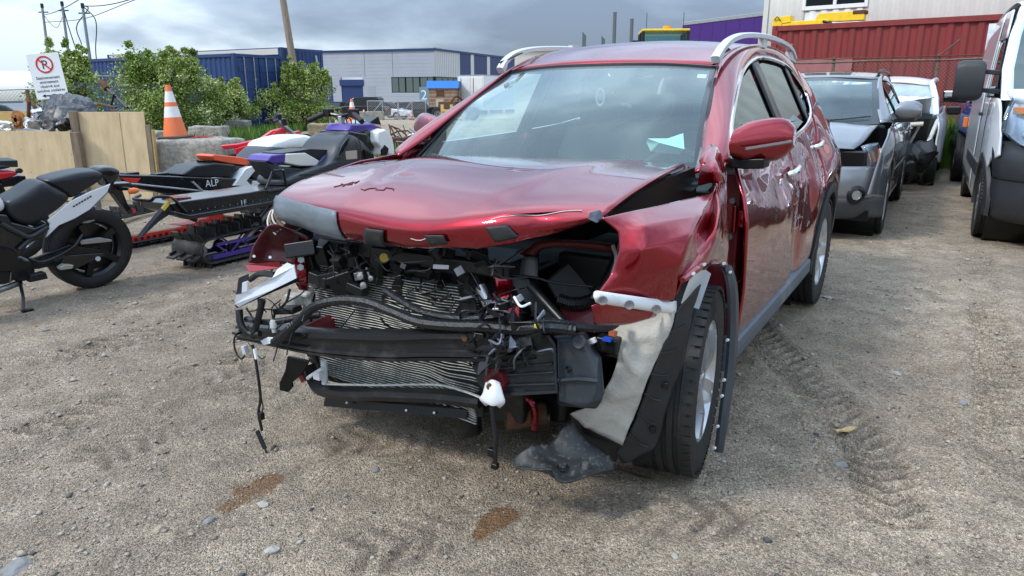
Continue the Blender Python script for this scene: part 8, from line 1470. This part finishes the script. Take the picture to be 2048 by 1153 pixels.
# second snowmobile
F2 = Frame(-3.78, 6.70, 61); s2 = thing('snowmobile', 'black snowmobile with orange seat and red slide rails', 'snowmobile', F2.M); yn = -.20
track(s2, -.35, 1.6, .42, .19, .060, 38, .12)
rl = slab(F2, 'slide_rail', [(238, 480), (300, 466), (400, 449), (452, 438), (452, 448), (400, 460), (300, 478), (240, 492)], -.14, -.11, SRED, s2, .003); slab(F2, 'slide_rail', [(238, 480), (300, 466), (400, 449), (452, 438), (452, 448), (400, 460), (300, 478), (240, 492)], .11, .14, SRED, s2, .003)
for k in range(17): a = F2.px(248+k*12.2, 484-k*2.35, y=-.146); MB().box(a, (.028, .006, .022)).build('rail_slot', SATIN, rl)
MB().tube([F2.px(240, 497, y=-.14), F2.px(470, 450, y=-.14)], .008, 6).build('slider_strip', GALV, s2); slab(F2, 'suspension_arm', [(355, 452), (390, 447), (400, 440), (415, 438), (425, 427), (440, 424), (452, 432), (482, 434), (482, 442), (430, 446), (400, 456)], -.10, .10, SRED, s2, .008)
slab(F2, 'tunnel', [(238, 350), (300, 351), (420, 356), (540, 360), (548, 395), (470, 402), (420, 396), (330, 388), (262, 374), (244, 362)], yn, .20, SLB, s2, .012); slab(F2, 'red_accent', [(242, 356), (282, 357), (274, 366), (256, 365)], yn-.004, yn+.02, SRED, s2, .002); tubeF(F2, 'tunnel_edge', [(262, 368, yn-.02), (330, 375, yn-.02), (420, 384, yn-.02)], .010, GALV, s2)
for a in ((260, 351), (320, 352), (372, 355)): MB().box(F2.px(*a, y=-.05)+Vector((0, 0, .015)), (.14, .10, .03)).build('cargo_mount', SLB, s2, bevel=.008)
tubeF(F2, 'tunnel_brace', [(385, 364, yn-.01), (402, 380, yn-.03), (416, 392, yn-.03)], .012, GALV, s2); slab(F2, 'cargo_bag', [(364, 350), (392, 332), (432, 326), (470, 330), (478, 340), (462, 355), (380, 356)], -.17, .17, VINYL, s2, .02); slab(F2, 'seat_base', [(422, 322), (440, 330), (506, 334), (510, 342), (440, 338)], -.13, .13, SLB, s2, .01); slab(F2, 'orange_seat', [(420, 312), (428, 309), (470, 313), (512, 320), (510, 333), (460, 328), (428, 322)], -.13, .13, SORG, s2, .012, bulge=.06)
slab(F2, 'white_side_panel', [(468, 372), (492, 338), (506, 333), (514, 338), (494, 362), (506, 374)], yn-.03, .23, SWH, s2, .006); slab(F2, 'white_footwell', [(508, 362), (548, 366), (552, 374), (506, 374)], yn-.03, .23, SWH, s2, .006); txt('ALP', .10, SWH, s2, Matrix.Translation(F2.px(425, 373, y=yn-.005)) @ FACE)
slab(F2, 'side_panel', [(508, 338), (540, 305), (556, 288), (600, 300), (648, 300), (662, 325), (640, 360), (560, 368), (515, 362)], -.26, .26, SLG, s2, .03, bulge=.1); slab(F2, 'hood', [(546, 300), (548, 286), (578, 276), (618, 268), (640, 280), (648, 298), (600, 296), (560, 300)], -.24, .24, SWH, s2, .025, bulge=.10); slab(F2, 'hood_vent', [(598, 271), (616, 268), (624, 273), (604, 276)], -.08, .08, SATIN, s2, .004); slab(F2, 'knee_pad', [(506, 318), (530, 300), (548, 288), (548, 300), (520, 325)], -.12, .12, VINYL, s2, .015)
for s_ in (-1, 1): MB().tube(curve([(1.9, s_*.5, .06), (2.6, s_*.5, .04), (2.85, s_*.5, .12)], 10), .05, 6).build('ski', SLB, s2); MB().tube([(2.3, s_*.5, .08), (2.1, s_*.2, .45)], .02, 6).build('ski_leg', SATIN, s2)
MB().bx(1.5, 2.3, -.2, .2, .25, .52).build('belly_pan', SLB, s2, bevel=.04); MB().tube([(.35, -.1, .4), (.8, -.1, .15)], .028, 8).build('shock_absorber', SATIN, s2)
# red dirt bike beyond
DF = Frame(at(530, 330, 9.6).x, 9.6, 25); db = thing('dirt_bike', 'red dirt bike with blue and white graphics behind the snowmobiles', 'motorcycle', DF.M); DR = mat('dirt_bike_red', (.62, .012, .025), .35, 0, .4)
slab(DF, 'seat', [(440, 292), (478, 288), (510, 280), (522, 285), (500, 292), (450, 300)], -.07, .07, DR, db, .012); slab(DF, 'side_number_plate', [(470, 298), (505, 288), (535, 276), (528, 296), (495, 308), (472, 312)], -.10, .10, DR, db, .01); slab(DF, 'graphic_blue', [(476, 306), (510, 290), (535, 284), (512, 298), (482, 310)], -.104, -.09, mat('graphic_blue_print', (.03, .06, .42), .4), db, .002); slab(DF, 'graphic_white', [(500, 296), (530, 282), (538, 284), (512, 296)], -.107, -.09, SWH, db, .002); slab(DF, 'radiator_shroud', [(528, 300), (540, 274), (552, 262), (562, 258), (566, 268), (545, 282), (536, 302)], -.12, .12, DR, db, .008)
slab(DF, 'fuel_tank', [(516, 282), (545, 262), (570, 256), (572, 268), (545, 280)], -.09, .09, DR, db, .01); q = DF.px(552, 243, y=0); b = MB(); b.tube(curve([q+Vector((-.08, -.38, -.0)), q+Vector((0, -.18, .03)), q, q+Vector((0, .18, .03)), q+Vector((-.08, .38, 0))], 14), .013, 8); hb = b.build('handlebar', SATIN, db)
for s_ in (-1, 1): MB().tube([q+Vector((-.03, s_*.26, .015)), q+Vector((-.08, s_*.39, 0))], .022, 8).build('grip', RUBBER, hb); MB().box(q+Vector((.06, s_*.30, .0)), (.06, .14, .09)).build('hand_guard', DR if s_ > 0 else SATIN, hb, bevel=.015)
MB().box(q+Vector((.05, 0, .02)), (.05, .14, .16)).build('front_number_plate', SATIN, db, bevel=.02); MB().lathe([(0, .02), (.05, .015), (.055, 0)], o=q+Vector((.0, -.02, .06)), ax=(-1, -.3, .3), n=14).build('speedometer', SATIN, db)
for s_ in (-1, 1): MB().tube([q+Vector((.02, s_*.09, 0)), Vector((1.02, s_*.09, .34))], .024, 8).build('fork_leg', STEEL, db)
wheel(db, 1.05, 0, .34, .09, .27, 12, 'single', z=.34); wheel(db, -.38, 0, .33, .11, .24, 12, 'single', z=.33); MB().box((.28, 0, .45), (.42, .26, .34)).jit(.02, 5).build('engine', BAY, db, bevel=.04); slab(DF, 'front_fender', [(572, 268), (600, 262), (604, 268), (580, 276)], -.07, .07, DR, db, .01); MB().bar((.2, 0, .5), (-.38, 0, .34), .14, .06).build('swingarm', STEEL, db)
# plank lying on the ground beside the motorcycle
pk = [gnd(228, 452), gnd(304, 427)]; o = MB().bar(Vector((0, 0, .03)), Vector(((pk[1]-pk[0]).x, (pk[1]-pk[0]).y, .12)), .10, .022).build('wood_plank', PLY, None); o.location = pk[0]; tag(o, 'bare wood plank propped on the ground by the motorcycle wheel', 'plank')
